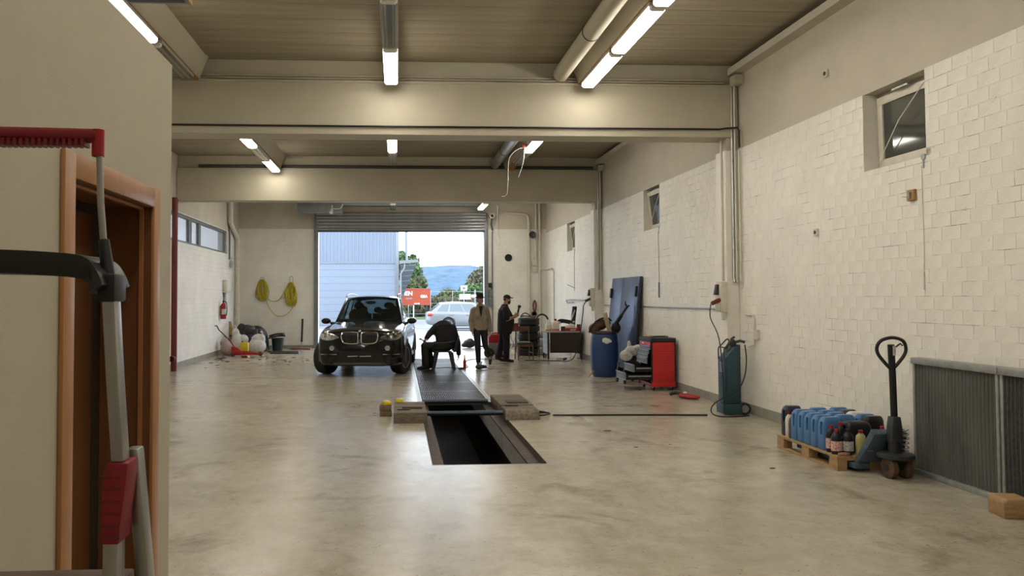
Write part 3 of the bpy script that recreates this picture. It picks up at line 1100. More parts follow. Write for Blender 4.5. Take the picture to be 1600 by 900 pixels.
for s in (-1, 1):
    B, Tt = Bs(s), Ts(s)
    for (t0, t1, v0, v1) in ((0, 0.07, 0, 1), (0.37, 0.415, 0.05, 0.93), (0.70, 0.74, 0.05, 0.93), (0.95, 1, 0, 1), (0.07, 0.95, 0.93, 1), (0.07, 0.95, 0, 0.05)):
        patch(B, Tt, t0, t1, v0, v1, 4, 4, thick=0.03).build('pillar', M_CARBLACK, suv)
    for (t0, t1) in ((0.07, 0.37), (0.415, 0.70), (0.74, 0.95)):
        patch(B, Tt, t0, t1, 0.05, 0.93, 4, 4).build('side_window', M_CARGLASS, suv)
    m = MB()
    m.tube(spline([(s * 0.63, 1.45, 1.73), (s * 0.625, 1.6, 1.785), (s * 0.62, 2.3, 1.81), (s * 0.60, 3.1, 1.78), (s * 0.59, 3.3, 1.72)], 6), 0.017, 8)
    m.build('roof_rail', M_ALU, suv, smooth=True)
    m = MB()
    m.loft([[(s * (1.02 + dx) + 0.115 * rr * cos(a) * 1.0, 0.80 + dy, 1.165 + 0.075 * rr * sin(a)) for a in [2 * pi * k / 16 for k in range(16)]]
            for (dx, dy, rr) in ((0, -0.09, 0.45), (0, -0.075, 0.85), (0, -0.03, 1.0), (0.005, 0.03, 0.97), (0.005, 0.04, 0.8))])
    mir = m.build('wing_mirror', M_CARBLACK, suv, smooth=True)
    m = MB(); m.tube([(s * 0.80, 0.84, 1.09), (s * 0.93, 0.82, 1.12)], [0.045, 0.03], 8)
    m.build('mirror_arm', M_BLACK, mir, smooth=True)
    # headlight: light put into the colour, bright copy left, dark copy right
    pol = OC([(0.44 * s, 0.855), (0.62 * s, 0.80), (0.80 * s, 0.81), (0.89 * s, 0.87), (0.90 * s, 0.945), (0.82 * s, 0.985), (0.66 * s, 0.955), (0.50 * s, 0.90)], 3)
    hl = front_patch(bvh, pol, 0.006).build('headlight', M_HLBRIGHT if s < 0 else M_HLDARK, suv, smooth=True)
    for (hx, hr) in ((0.60, 0.045), (0.74, 0.055)):
        h = bvh.ray_cast(Vector((hx * s, -3, 0.885)), Vector((0, 1, 0)))[0]
        m = MB()
        m.lathe([(hr, 0.0), (hr, -0.016), (hr * 0.8, -0.02), (hr * 0.75, -0.012), (0.0, -0.012)], 20, Matrix.Translation((hx * s, h.y, 0.885)), axis='y')
        m.build('lamp_ring', M_CHROME if s < 0 else M_DKSTEEL, hl, smooth=True)
    # fog light
    h = bvh.ray_cast(Vector((0.60 * s, -3, 0.63)), Vector((0, 1, 0)))[0]
    m = MB(); m.lathe([(0.055, 0.02), (0.055, -0.016), (0.045, -0.02), (0.036, -0.008), (0.0, -0.010)], 20, Matrix.Translation((0.60 * s, h.y, 0.63)), axis='y')
    m.build('fog_light', M_HLBRIGHT, suv, smooth=True)
    m = front_patch(bvh, [(0.50 * s, 0.485), (0.86 * s, 0.485), (0.86 * s, 0.505), (0.50 * s, 0.505)], 0.006, nring=3)
    m.build('chrome_strip', M_CHROME, suv)
    pol = [(0.60 * s, 0.28), (0.86 * s, 0.32), (0.88 * s, 0.47), (0.60 * s, 0.47), (0.50 * s, 0.40)]
    front_patch(bvh, pol, 0.003).build('side_intake', M_GRILLE, suv)
    # one kidney of the grille: chrome ring, dark backing, bars
    kp = OC([(0.035 * s, 0.765), (0.05 * s, 0.735), (0.16 * s, 0.725), (0.30 * s, 0.735), (0.365 * s, 0.77), (0.395 * s, 0.86), (0.39 * s, 0.935), (0.36 * s, 0.965), (0.20 * s, 0.975), (0.06 * s, 0.965), (0.035 * s, 0.935)], 3)
    g = front_patch(bvh, kp, 0.010).build('grille', M_GRILLE, suv)
    path = []
    for (a, b) in kp:
        hh = bvh.ray_cast(Vector((a, -3, b)), Vector((0, 1, 0)))[0]
        path.append((a, hh.y - 0.018, b))
    path.append(path[0])
    m = MB(); m.tube(path, 0.0135, 8, False)
    m.build('grille_ring', M_CHROME, g, smooth=True)
    for k in range(8):
        x = (0.065 + 0.041 * k) * s
        pts = []
        for z in (0.735, 0.80, 0.86, 0.92, 0.96):
            hh = bvh.ray_cast(Vector((x, -3, z)), Vector((0, 1, 0)))[0]
            if in_poly(abs(x), z, [(abs(a), b) for a, b in kp]):
                pts.append((x, hh.y - 0.016, z))
        if len(pts) > 1:
            m = MB(); m.tube(pts, 0.006, 6)
            m.build('grille_bar', M_DKSTEEL, g)
front_patch(bvh, [(-0.55, 0.31), (0.55, 0.31), (0.50, 0.42), (0.46, 0.56), (-0.46, 0.56), (-0.50, 0.42)], 0.004).build('lower_intake', M_GRILLE, suv)
for a, b in ((-0.26, -0.04), (0.0, 0.24)):
    front_patch(bvh, [(a, 0.445), (b, 0.450), (b, 0.468), (a, 0.463)], 0.014, nring=2).build('intake_bar', M_CHROME, suv)
front_patch(bvh, [(-0.60, 0.265), (0.60, 0.265), (0.54, 0.315), (-0.54, 0.315)], 0.012).build('skid_plate', M_CLADDING, suv)
# round emblem on the nose of the bonnet: dark ring, blue and white quarters
h = bvh.ray_cast(Vector((0, -3, 0.985)), Vector((0, 1, 0)))[0]
EM = Matrix.Translation((0, (h.y if h else -0.8) - 0.012, 0.995)) @ Matrix.Rotation(radians(-38), 4, 'X')
m = MB(); m.lathe([(0.041, 0.01), (0.041, -0.004), (0.028, -0.006), (0.0, -0.006)], 24, EM, axis='y')
em = m.build('emblem', M_BLACK, suv, smooth=True)
for q in range(4):
    m = MB()
    pts = [(0, -0.008, 0)] + [(0.027 * cos(pi / 2 * q + pi / 2 * k / 6), -0.008, 0.027 * sin(pi / 2 * q + pi / 2 * k / 6)) for k in range(7)]
    m.add(pts + [(p[0], p[1] + 0.004, p[2]) for p in pts], [tuple(range(8)), tuple(range(15, 7, -1))] + [(i, (i + 1) % 8, 8 + (i + 1) % 8, 8 + i) for i in range(8)], EM)
    m.build('emblem_quarter', mat('emblem_blue', (0.05, 0.22, 0.55), 0.3) if q % 2 else M_WHITEP, em)
# cabin: dashboard, seats, mirror
m = MB()
m.loft([[(x, y, z) for (y, z) in ((0.70, 1.14), (1.15, 1.14), (1.15, 1.20), (0.85, 1.20))] for x in (-0.72, -0.3, 0.3, 0.72)])
m.build('dashboard', M_BLACKM, suv)
m = MB()
m.lathe([(0.17 + 0.016 * cos(2 * pi * k / 8), 0.016 * sin(2 * pi * k / 8)) for k in range(9)], 24,
        Matrix.Translation((0.37, 1.25, 1.18)) @ Matrix.Rotation(radians(-65), 4, 'X'))
m.build('steering_wheel', M_BLACKM, suv, smooth=True)
for (x, y, w_, zt) in ((-0.38, 1.80, 0.25, 1.43), (0.38, 1.80, 0.25, 1.43), (-0.40, 2.72, 0.24, 1.33), (0.0, 2.74, 0.14, 1.30), (0.40, 2.72, 0.24, 1.33)):
    m = MB()
    for k, (zz, yy, ww) in enumerate(((1.12, 0, 1.0), (1.3, 0.04, 1.0), (zt - 0.05, 0.07, 0.9), (zt, 0.085, 0.6))):
        pass
    rr = [[(x + w_ * ww * cx, y + yy + 0.06 * cy, zz) for cx, cy in [(cos(2 * pi * q / 14), sin(2 * pi * q / 14)) for q in range(14)]]
          for (zz, yy, ww) in ((1.12, 0, 1.0), (1.3, 0.04, 1.0), (zt - 0.05, 0.07, 0.9), (zt, 0.085, 0.6))]
    m.loft(rr)
    se = m.build('seat_back', M_BLACKM, suv, smooth=True)
    m = MB()
    m.ell((x, y + 0.09, zt + 0.09), (0.13 if w_ > 0.2 else 0.11, 0.05, 0.085), 14, 8)
    m.build('headrest', M_BLACKM, se, smooth=True)
m = MB(); m.ell((0, 1.18, 1.60), (0.13, 0.02, 0.042), 16, 8)
m.build('rear_mirror', M_BLACKM, suv, smooth=True)
wheel(suv, -0.865, 0.0, 0.372, 0.295, -1, radians(-22))
wheel(suv, 0.815, 0.0, 0.372, 0.285, 1, radians(-20))
wheel(suv, -0.815, 2.933, 0.372, 0.30, -1)
wheel(suv, 0.815, 2.933, 0.372, 0.30, 1)
m = MB(); m.box(-0.58, 0.58, -0.5, 3.6, 0.27, 0.42)
m.build('underbody', M_BLACKM, suv)
for s in (-1, 1):
    for y in (0.0, 2.933):
        m = MB()
        m.tube([(s * 0.962, y + 0.425 * cos(a), 0.37 + 0.425 * sin(a)) for a in [pi * (-0.05 + 1.1 * k / 24) for k in range(25)]], 0.016, 6)
        m.build('wheel_arch', M_CLADDING, suv, smooth=True)
    m = MB(); m.box(s * 0.93 - 0.03, s * 0.93 + 0.03, 0.48, 2.45, 0.27, 0.37)
    m.build('sill', M_CLADDING, suv, bev=0.01)
    for y in (1.75, 2.75):
        m = MB(); m.tube([(s * 0.962, y, 0.93), (s * 0.985, y + 0.03, 0.935), (s * 0.985, y + 0.19, 0.94), (s * 0.962, y + 0.22, 0.945)], 0.012, 6)
        m.build('door_handle', M_CHROME, suv)

# ---- silver estate car parked in the yard, seen from its side
wag = thing('car', 'silver estate car parked in the yard outside the open gate', 'car', (5.45, 40.6, 0), radians(-90))
# local: nose at -y, so rotating by -90 deg points the nose to +x? nose (-y) -> (-x); turned again below
wag.rotation_euler = (0, 0, radians(90))
Tw = dict(y=[-0.92, -0.85, -0.7, -0.4, 0.0, 0.6, 1.0, 2.0, 2.84, 3.4, 3.75, 3.92, 3.98],
          w=[0.62, 0.78, 0.86, 0.90, 0.925, 0.92, 0.92, 0.92, 0.925, 0.90, 0.86, 0.80, 0.74],
          zb=[0.26, 0.20, 0.18, 0.18, 0.19, 0.19, 0.19, 0.19, 0.20, 0.24, 0.28, 0.33, 0.40],
          zs=[0.66, 0.70, 0.74, 0.78, 0.83, 0.89, 0.91, 0.93, 0.95, 0.96, 0.95, 0.93, 0.88],
          zt=[0.68, 0.74, 0.79, 0.84, 0.90, 0.97, 0.98, 0.97, 0.98, 0.98, 0.97, 0.95, 0.90],
          ws=[0.88] * 13)
wl_ = car_lower(Tw, 0.62)
wo = wl_.build('body', M_SILVERPAINT, None, smooth=True)
cut_arches(wo, [(-1.2, -0.6, 0, 0.33), (0.6, 1.2, 0, 0.33), (-1.2, -0.6, 2.84, 0.33), (0.6, 1.2, 2.84, 0.33)], 0.36)
wo.parent = wag
for p in wo.data.polygons:
    p.use_smooth = True
P2 = lambda u: (0.74 * u, 0.60 + 0.2 * u * u, 0.96)
Q2 = lambda u: (0.56 * u, 1.45 + 0.1 * u * u, 1.43 - 0.03 * u * u)
R2 = lambda u: (0.52 * u, 3.30 - 0.04 * u * u, 1.41 - 0.03 * u * u)
S2 = lambda u: (0.68 * u, 3.86 - 0.1 * u * u, 0.96)
patch(P2, Q2, -0.92, 0.92, 0, 1, 8, 5).build('windscreen', M_CARGLASS, wag, smooth=True)
patch(Q2, R2, -1, 1, 0, 1, 10, 8, bulge=0.03, nrm=(0, 0, 1), thick=0.03).build('roof', M_SILVERPAINT, wag, smooth=True)
patch(R2, S2, -0.9, 0.9, 0.06, 0.95, 8, 5).build('rear_window', M_CARGLASS, wag, smooth=True)
M_BLUEGLASS = mat('sky_lit_glass', (0.05, 0.08, 0.10), 0.05, spec=0.8, coat=1.0)
for s in (-1, 1):
    B = (lambda s_: (lambda t: (s_ * (0.79 + 0.02 * sin(pi * t) - 0.09 * t), 0.80 + 2.96 * t, 0.93 + 0.03 * t)))(s)
    Tt = (lambda s_: (lambda t: (s_ * (0.56 + 0.02 * sin(pi * t) - 0.04 * t), 1.55 + 1.71 * t, 1.40 - 0.02 * t + 0.03 * sin(pi * t))))(s)
    for (t0, t1, v0, v1) in ((0, 0.06, 0, 1), (0.385, 0.40, 0.05, 0.9), (0.67, 0.70, 0.05, 0.9), (0.90, 1, 0, 1), (0.06, 0.90, 0.88, 1), (0.06, 0.90, 0, 0.06)):
        patch(B, Tt, t0, t1, v0, v1, 4, 4, thick=0.03).build('pillar', M_SILVERPAINT, wag)
    for (t0, t1) in ((0.06, 0.385), (0.40, 0.67), (0.70, 0.90)):
        patch(B, Tt, t0, t1, 0.06, 0.88, 4, 4).build('side_window', M_BLUEGLASS, wag)
    m = MB(); m.tube([(s * 0.57, 1.6, 1.44), (s * 0.56, 2.4, 1.475), (s * 0.53, 3.25, 1.43)], 0.015, 6)
    m.build('roof_rail', M_ALU, wag)
    for y in (1.72, 2.55):
        m = MB(); m.tube([(s * 0.925, y, 0.80), (s * 0.95, y + 0.02, 0.805), (s * 0.95, y + 0.17, 0.81), (s * 0.925, y + 0.19, 0.81)], 0.014, 6)
        m.build('door_handle', M_GREYSTEEL, wag)
    m = MB(); m.ell((s * 0.79, 3.74, 0.80), (0.085, 0.19, 0.085), 14, 8)
    m.build('tail_light', M_RED, wag, smooth=True)
    for y in (0.0, 2.84):
        wheel(wag, s * 0.80, y, 0.32, 0.22, s)

# ================================================================== RIGHT SIDE OF THE HALL
# ---- pallet
PXL, PYL = 4.31, 7.38
pal = thing('pallet', 'wooden pallet under the oil canisters by the right wall', 'pallet', (PXL, PYL, 0))
for k, (x, w_) in enumerate(((0.0, 0.1), (0.3275, 0.145), (0.70, 0.1))):
    m = MB(); m.box(x, x + w_, 0, 1.2, 0, 0.022)
    m.build('bottom_board', M_PALLET, pal, bev=0.003, seg=1)
    for y in (0.0, 0.5275, 1.055):
        m = MB(); m.box(x, x + w_, y, y + 0.145, 0.022, 0.10)
        m.build('block', M_PALLET, pal, bev=0.003, seg=1)
for y in (0.0, 0.5275, 1.055):
    m = MB(); m.box(0, 0.8, y, y + 0.145, 0.10, 0.122)
    m.build('cross_board', M_PALLET, pal, bev=0.002, seg=1)
for x, w_ in ((0, 0.145), (0.18, 0.1), (0.3275, 0.145), (0.52, 0.1), (0.655, 0.145)):
    m = MB(); m.box(x, x + w_, 0, 1.2, 0.122, 0.144)
    m.build('deck_board', M_PALLET, pal, bev=0.003, seg=1)

# ---- canisters and bottles
M_CBLUE = mat('blue_canister_plastic', (0.075, 0.20, 0.42), 0.42, var=0.15, vscale=9)
M_CNAVY = mat('navy_plastic', (0.018, 0.026, 0.055), 0.4)
M_CGREY = mat('dark_grey_plastic', (0.07, 0.075, 0.08), 0.42)
M_CWHITE = mat('white_canister', (0.74, 0.71, 0.63), 0.4)
M_CBLACK = mat('black_canister', (0.012, 0.013, 0.016), 0.35)
M_COLIVE = mat('pale_yellow_oil_bottle', (0.46, 0.42, 0.17), 0.35)
M_LABEL = mat('white_label', (0.70, 0.69, 0.66), 0.45, var=0.5, vscale=55, col2=(0.25, 0.25, 0.25))
M_LABELR = mat('pink_red_label', (0.55, 0.12, 0.10), 0.45, var=0.5, vscale=60, col2=(0.7, 0.65, 0.6))
def can_mesh(w, d, h, slot=True):
    m = MB()
    def ring(z, sy, sx, oy=0.0):
        return [(a * sx, b * sy + oy, z) for a, b in rrect(d, w, 0.03, 3)]
    m.loft([ring(0.0, 0.92, 0.94), ring(0.012, 1, 1), ring(h * 0.70, 1, 1), ring(h * 0.86, 0.93, 0.95, -0.004), ring(h * 0.95, 0.72, 0.84, -0.012), ring(h, 0.5, 0.7, -0.018)])
    o = m.build('body', M_CBLUE, None, smooth=True)
    if slot:
        c = MB()
        c.prism(rrect(w * 0.26, h * 0.40, w * 0.10, 4, -w * 0.13, h * 0.66), -d, d, 'x')
        k = c.build('tmp_cut', M_BLACK)
        b = o.modifiers.new('b', 'BOOLEAN'); b.operation = 'DIFFERENCE'; b.solver = 'EXACT'; b.object = k
        me = evaluated(o)
        bpy.data.objects.remove(k, do_unlink=True)
    else:
        me = o.data.copy()
    bpy.data.objects.remove(o, do_unlink=True)
    me.name = 'canister_body'
    return me
CAN5 = can_mesh(0.128, 0.20, 0.335)
CANBIG = can_mesh(0.20, 0.26, 0.30)
m = MB()
m.lathe([(0.0, 0.0), (0.024, 0.0), (0.024, 0.03), (0.02, 0.036), (0.0, 0.036)], 14)
_c = m.build('tmp_cap', M_BLACK, smooth=True)
CAPM = _c.data
bpy.data.objects.remove(_c, do_unlink=True)
def mesh_with(me, material):
    k = me.copy()
    k.materials.clear()
    k.materials.append(material)
    return k
_cache = {}
def part_obj(name, me, material, parent, loc=(0, 0, 0)):
    key = (me.name, material.name)
    if key not in _cache:
        _cache[key] = mesh_with(me, material)
    o = bpy.data.objects.new(name, _cache[key])
    COL.objects.link(o)
    o.parent = parent
    o.location = loc
    return o
ZP = 0.1445
def canister(x, y, label, body, cap, big=False, rz=0.0, h=0.31):
    t = thing('canister', label, 'canister', (x, y, ZP), rz, 'oil containers on the pallet')
    part_obj('body', CANBIG if big else CAN5, body, t)
    part_obj('cap', CAPM, cap, t, (0.055, 0.035 if not big else 0.05, (0.284 if not big else 0.25)))
    return t
for k, y in enumerate((7.72, 7.855, 7.99, 8.125, 8.26)):
    canister(4.43, y, ('blue canister in the front row, nearest the black bottles', 'blue canister in the front row, second from the black bottles',
                       'blue canister in the middle of the front row of five', 'blue canister in the front row, fourth from the black bottles',
                       'blue canister in the front row beside the grey bottle')[k], M_CBLUE, M_CNAVY, rz=random.uniform(-0.05, 0.05))
canister(4.46, 8.535, 'dark navy canister with handle at the far front corner of the pallet', M_CNAVY, M_BLACK)
for k, y in enumerate((7.86, 8.02, 8.18, 8.36)):
    canister(4.665, y, ('blue canister in the second row behind the black jerrycan', 'blue canister in the second row, second from the jerrycan',
                        'blue canister in the second row, third from the jerrycan', 'blue canister at the far end of the second row')[k], M_CBLUE, M_BLACK if k != 2 else M_CNAVY, rz=random.uniform(-0.08, 0.08))
for k, (y, b, c) in enumerate(((7.75, M_CBLACK, M_RED), (7.88, M_CBLUE, M_RED), (8.04, M_CWHITE, M_RED), (8.20, M_CGREY, M_BLACK), (8.37, M_CBLUE, M_RED))):
    canister(4.905, y, ('black canister with red cap by the wall, nearest the pallet truck', 'blue canister with red cap in the row along the wall',
                       'white canister with red cap in the row along the wall', 'grey canister with black cap in the row along the wall', 'blue canister with red cap at the far wall-side corner')[k], b, c)
canister(4.66, 7.66, 'large black jerrycan beside the pallet truck frame', M_CBLACK, M_BLACK, True)

def bottle(x, y, label, body, cap, r=0.042, h=0.25, lab=None, sq=0.8, rz=0.0):
    t = thing('bottle', label, 'bottle', (x, y, ZP), rz, 'oil containers on the pallet')
    m = MB()
    def ring(z, s):
        return [(r * 1.15 * s * a, r * sq * s * b, z) for a, b in [(cos(2 * pi * q / 20), sin(2 * pi * q / 20)) for q in range(20)]]
    m.loft([ring(0, 0.93), ring(0.01, 1), ring(h * 0.62, 1), ring(h * 0.76, 0.85), ring(h * 0.84, 0.5), ring(h * 0.88, 0.38)])
    m.build('body', body, t, smooth=True)
    m = MB(); m.lathe([(0.0, h * 0.87), (0.02, h * 0.87), (0.02, h * 0.99), (0.0, h)], 14)
    m.build('cap', cap, t, smooth=True)
    if lab:
        m = MB()
        m.add(*_label_arc(r * 1.16, r * sq * 1.02, h * 0.14, h * 0.52))
        m.build('paper_label', lab, t)
    return t
def _label_arc(rx, ry, z0, z1):
    a = [pi * 0.75 + pi * 1.05 * k / 14 for k in range(15)]
    vs = [(rx * cos(t), ry * sin(t), z) for z in (z0, z1) for t in a]
    return vs, [(k, k + 1, k + 16, k + 15) for k in range(14)]
bottle(4.385, 8.358, 'slim dark grey bottle between the white bottle and the blue row', M_CGREY, M_BLACK, 0.045, 0.28)
bottle(4.385, 8.44, 'white bottle with dark cap near the far pallet corner', M_CWHITE, M_DKRED, 0.04, 0.29)
bottle(4.378, 7.60, 'black bottle with red cap and pink label at the pallet edge', M_CBLACK, M_RED, 0.045, 0.27, M_LABELR)
bottle(4.37, 7.49, 'black bottle with white label at the near pallet corner', M_CBLACK, M_RED, 0.048, 0.25, M_LABELR)
bottle(4.48, 7.475, 'black bottle with white and grey labels and black cap', M_CBLACK, M_BLACK, 0.048, 0.25, M_LABEL)
bottle(4.478, 7.60, 'black bottle with broad white label behind the pallet corner', M_CBLACK, M_RED, 0.045, 0.30, M_LABEL)
bottle(4.60, 7.46, 'yellowish oil bottle with red cap leaning by the truck frame', M_COLIVE, M_RED, 0.046, 0.24)
bottle(5.0, 7.56, 'dark bottle with red cap by the wall behind the truck', M_CBLACK, M_RED, 0.045, 0.33)
bottle(4.85, 7.50, 'dark grey bottle with red cap beside the one at the wall', M_CGREY, M_RED, 0.042, 0.27)
m = MB(); m.tube([(0, 0, 0.012), (0.07, -0.01, 0.014), (0.12, 0.02, 0.012)], [0.018, 0.022, 0.012], 8)
tag(m.build('rag', mat('brown_rag', (0.30, 0.17, 0.09), 0.9), smooth=True), 'small brown rag on the near corner of the pallet', 'rag', loc=(4.34, 7.41, ZP))

# ---- pallet truck
M_TRUCK = mat('worn_truck_blue', (0.075, 0.115, 0.16), 0.5, var=0.4, vscale=10)
jk = thing('pallet_truck', 'blue hand pallet truck with tall black steering handle', 'pallet truck', (4.705, 7.10, 0))
for s in (-1, 1):
    m = MB()
    m.box(s * 0.19 - 0.075, s * 0.19 + 0.075, 0.20, 1.30, 0.035, 0.085)
    m.build('fork', M_TRUCK, jk, bev=0.008)
    m = MB()
    m.loft([[(s * 0.19 - 0.06, 0.24, 0.03), (s * 0.19 + 0.06, 0.24, 0.03), (s * 0.19 + 0.06, 0.24, 0.11), (s * 0.19 - 0.06, 0.24, 0.11)],
            [(s * 0.13 - 0.03, 0.05, 0.40), (s * 0.13 + 0.03, 0.05, 0.40), (s * 0.13 + 0.03, 0.10, 0.44), (s * 0.13 - 0.03, 0.10, 0.44)]])
    m.build('frame_leg', M_TRUCK, jk, bev=0.006)
    m = MB(); m.lathe([(0.03, -0.03), (0.09, -0.03), (0.10, -0.022), (0.10, 0.022), (0.09, 0.03), (0.03, 0.03)], 28, Matrix.Translation((s * 0.075, -0.04, 0.10)), axis='x')
    wh = m.build('steer_wheel', mat('rusty_wheel', (0.14, 0.085, 0.055), 0.6, 0.3, var=0.4, vscale=14), jk, smooth=True)
    m = MB(); m.cyl((s * 0.038, -0.04, 0.10), (s * 0.112, -0.04, 0.10), 0.032, n=14)
    m.build('hub', M_DKSTEEL, wh)
m = MB()
m.loft([[(-0.22, 0.20, 0.10), (0.22, 0.20, 0.10), (0.22, 0.26, 0.14), (-0.22, 0.26, 0.14)],
        [(-0.16, 0.04, 0.40), (0.16, 0.04, 0.40), (0.16, 0.09, 0.44), (-0.16, 0.09, 0.44)]])
m.build('frame_plate', M_TRUCK, jk, bev=0.006)
m = MB(); m.box(0.10, 0.20, 0.10, 0.22, 0.0, 0.1)
m = MB(); m.box(-0.16, -0.10, 0.18, 0.185, 0.20, 0.27, Matrix.Translation((-0.02, -0.045, 0.02)) @ Matrix.Rotation(radians(0), 4, 'X'))
m.build('sticker', M_WHITEP, jk)
m = MB(); m.lathe([(0.15, 0.185), (0.16, 0.195), (0.16, 0.225), (0.14, 0.235), (0.0, 0.235)], 24, Matrix.Translation((0, -0.02, 0)))
m.build('turntable', M_DKSTEEL, jk, smooth=True)
m = MB(); m.lathe([(0.055, 0.23), (0.055, 0.40), (0.045, 0.41), (0.045, 0.46), (0.0, 0.46)], 16)
m.build('pump', M_DKSTEEL, jk, smooth=True)
m = MB(); m.tube([(0.09 + 0.028 * cos(2 * pi * q / 10), -0.03 + 0.028 * sin(2 * pi * q / 10), 0.25 + 0.012 * q * 0.35) for q in range(50)], 0.006, 6)
m.build('spring', M_STEEL, jk, smooth=True)
m = MB(); m.loft([[(0.05 * s_ * a - 0.02, 0.045 * b - 0.04, z) for a, b in ((-1, -1), (1, -1), (1, 1), (-1, 1))] for z, s_ in ((0.34, 1.1), (0.48, 1.0), (0.58, 0.7))])
m.build('handle_bracket', M_DKSTEEL, jk, bev=0.006)
m = MB(); m.tube([(-0.02, -0.04, 0.50), (-0.035, -0.055, 0.85), (-0.06, -0.075, 1.26)], 0.030, 12)
m.build('handle_pole', M_BLACK, jk, smooth=True)
m = MB()
cx, cy = -0.052, -0.068
loop = spline([(cx, cy, 1.02), (cx - 0.06, cy, 1.08), (cx - 0.13, cy, 1.17), (cx - 0.14, cy, 1.24), (cx - 0.10, cy - 0.01, 1.30), (cx, cy - 0.015, 1.325), (cx + 0.10, cy - 0.01, 1.30), (cx + 0.14, cy, 1.24), (cx + 0.13, cy, 1.17), (cx + 0.06, cy, 1.08), (cx, cy, 1.02)], 6)
m.tube(loop, 0.016, 10)
m.build('handle_loop', M_BLACK, jk, smooth=True)
m = MB(); m.tube([(cx, cy - 0.02, 1.22), (cx + 0.07, cy - 0.03, 1.27), (cx + 0.09, cy - 0.03, 1.25)], 0.008, 6)
m.build('lift_lever', M_BLACK, jk)
m = MB(); m.box(cx - 0.012, cx + 0.014, cy - 0.045, cy - 0.038, 1.16, 1.25)
m.build('instruction_sticker', M_LABEL, jk)

# ---- corrugated metal panels leaning on the right wall
M_CORR = mat('weathered_corrugated_metal', (0.17, 0.18, 0.165), 0.55, 0.3, var=0.35, vscale=5, stretch=(1, 1, 0.3))
M_CORRF = mat('galvanised_frame', (0.36, 0.37, 0.355), 0.5, 0.4, var=0.3, vscale=9)
def corr_panel(label, y0, y1, n, material, x0=4.99):
    t = thing('metal_panel', label, 'panel', (x0, y0, 0), 0, 'metal panels against the right wall')
    L = y1 - y0
    rows = []
    NS = n * 6
    for z in (0.05, 0.3, 0.6, 0.85, 1.06):
        b = 0.03 * sin(pi * (z - 0.05) / 1.0) * 0.6
        rows.append([(0.035 - b * 0.4 + 0.013 * (sin(2 * pi * n * k / NS)), L * k / NS, z) for k in range(NS + 1)])
    m = MB()
    m.grid(rows)
    m.grid([[(p[0] + 0.015, p[1], p[2]) for p in r] for r in rows], flip=True)
    m.build('corrugated_sheet', material, t, smooth=True)
    m = MB(); m.box(0.0, 0.12, -0.02, L + 0.02, 1.06, 1.12)
    m.build('top_rail', M_CORRF, t, bev=0.006)
    m = MB(); m.box(0.0, 0.12, -0.02, L + 0.02, 0.0, 0.05)
    m.build('bottom_rail', M_CORRF, t, bev=0.006)
    for y in (0.0, L):
        m = MB(); m.box(0.015, 0.05, y - 0.015, y + 0.015, 0.05, 1.06)
        m.build('side_strip', M_CORRF, t, bev=0.004)
    return t
corr_panel('grey corrugated metal panel with steel rails beside the pallet truck', 6.20, 7.24, 24, M_CORR)
corr_panel('darker metal panel cut off by the right edge of the picture', 4.9, 6.15, 30, mat('dark_mesh_panel', (0.10, 0.105, 0.10), 0.6, 0.3, var=0.4, vscale=30))
m = MB()
m.loft([[(x, 0.11 * a, 0.075 + 0.075 * b) for a, b in ((-1, -1), (1, -1), (1.05, 0.6), (0.8, 1), (-0.8, 1), (-1.05, 0.6))] for x in (-0.08, 0.12, 0.14)])
tag(m.build('timber_block', M_PALLET, bev=0.01), 'short timber block on the floor at the right edge', 'timber', loc=(4.78, 5.78, 0), rz=radians(80))

# ---- small fittings on the right wall
m = MB(); m.box(-0.03, 0.0, -0.055, 0.055, -0.055, 0.055)
t = thing('wall_bracket', 'small wooden block with metal catch on the white wall', 'bracket', (WR - 0.001, 7.39, 2.725))
m.build('wood_block', mat('light_wood_block', (0.36, 0.20, 0.07), 0.6), t, bev=0.003)
m = MB(); m.box(-0.05, -0.03, -0.012, 0.014, -0.03, 0.03); m.box(-0.11, -0.04, -0.004, 0.004, -0.022, -0.016)
m.build('catch', M_STEEL, t)
def wall_box(name, label, y, z, w_, h_, d_, material, cat='socket', x=WR):
    t = thing(name, label, cat, (x, y, z))
    m = MB(); m.box(-d_, 0, -w_ / 2, w_ / 2, -h_ / 2, h_ / 2)
    m.build('cover', material, t, bev=0.004)
    m = MB(); m.cyl((-d_ - 0.006, 0, 0), (-d_, 0, 0), min(w_, h_) * 0.28, n=14)
    m.build('centre', M_DKSTEEL, t)
    return t
wall_box('wall_socket', 'small white wall fitting in the middle of the brick wall', 9.157, 2.502, 0.08, 0.085, 0.03, M_PIPE)
wall_box('wall_socket', 'small fitting high on the concrete band beside the first beam', 8.908, 4.398, 0.09, 0.09, 0.03, M_PIPE, x=WR + 0.018)
m = MB(); m.tube([(WR - 0.006, 7.25, 3.0), (WR - 0.006, 7.24, 2.2), (WR - 0.008, 7.25, 1.95)], 0.004, 6)
m.tube([(WR - 0.008, 7.25, 1.95), (WR - 0.012, 7.25, 1.78)], 0.009, 6)
tag(m.build('pull_cord', M_WHITEP, smooth=True), 'thin pull cord hanging below the nearest window', 'cord')
m = MB(); m.tube([(WR - 0.006, 14.90, 3.0), (WR - 0.006, 14.88, 2.0)], 0.005, 6); m.tube([(WR - 0.01, 14.88, 2.0), (WR - 0.012, 14.88, 1.7)], 0.016, 6)
tag(m.build('pull_cord', M_GREYSTEEL, smooth=True), 'pull cord with handle hanging below the middle window', 'cord')
m = MB(); m.tube([(WR - 0.006, 22.15, 3.0), (WR - 0.006, 22.15, 1.9)], 0.006, 6); m.tube([(WR - 0.01, 22.15, 1.98), (WR - 0.16, 22.4, 2.08)], 0.01, 6)
tag(m.build('pull_cord', M_GREYSTEEL, smooth=True), 'pull cord with crank below the farthest window', 'cord')

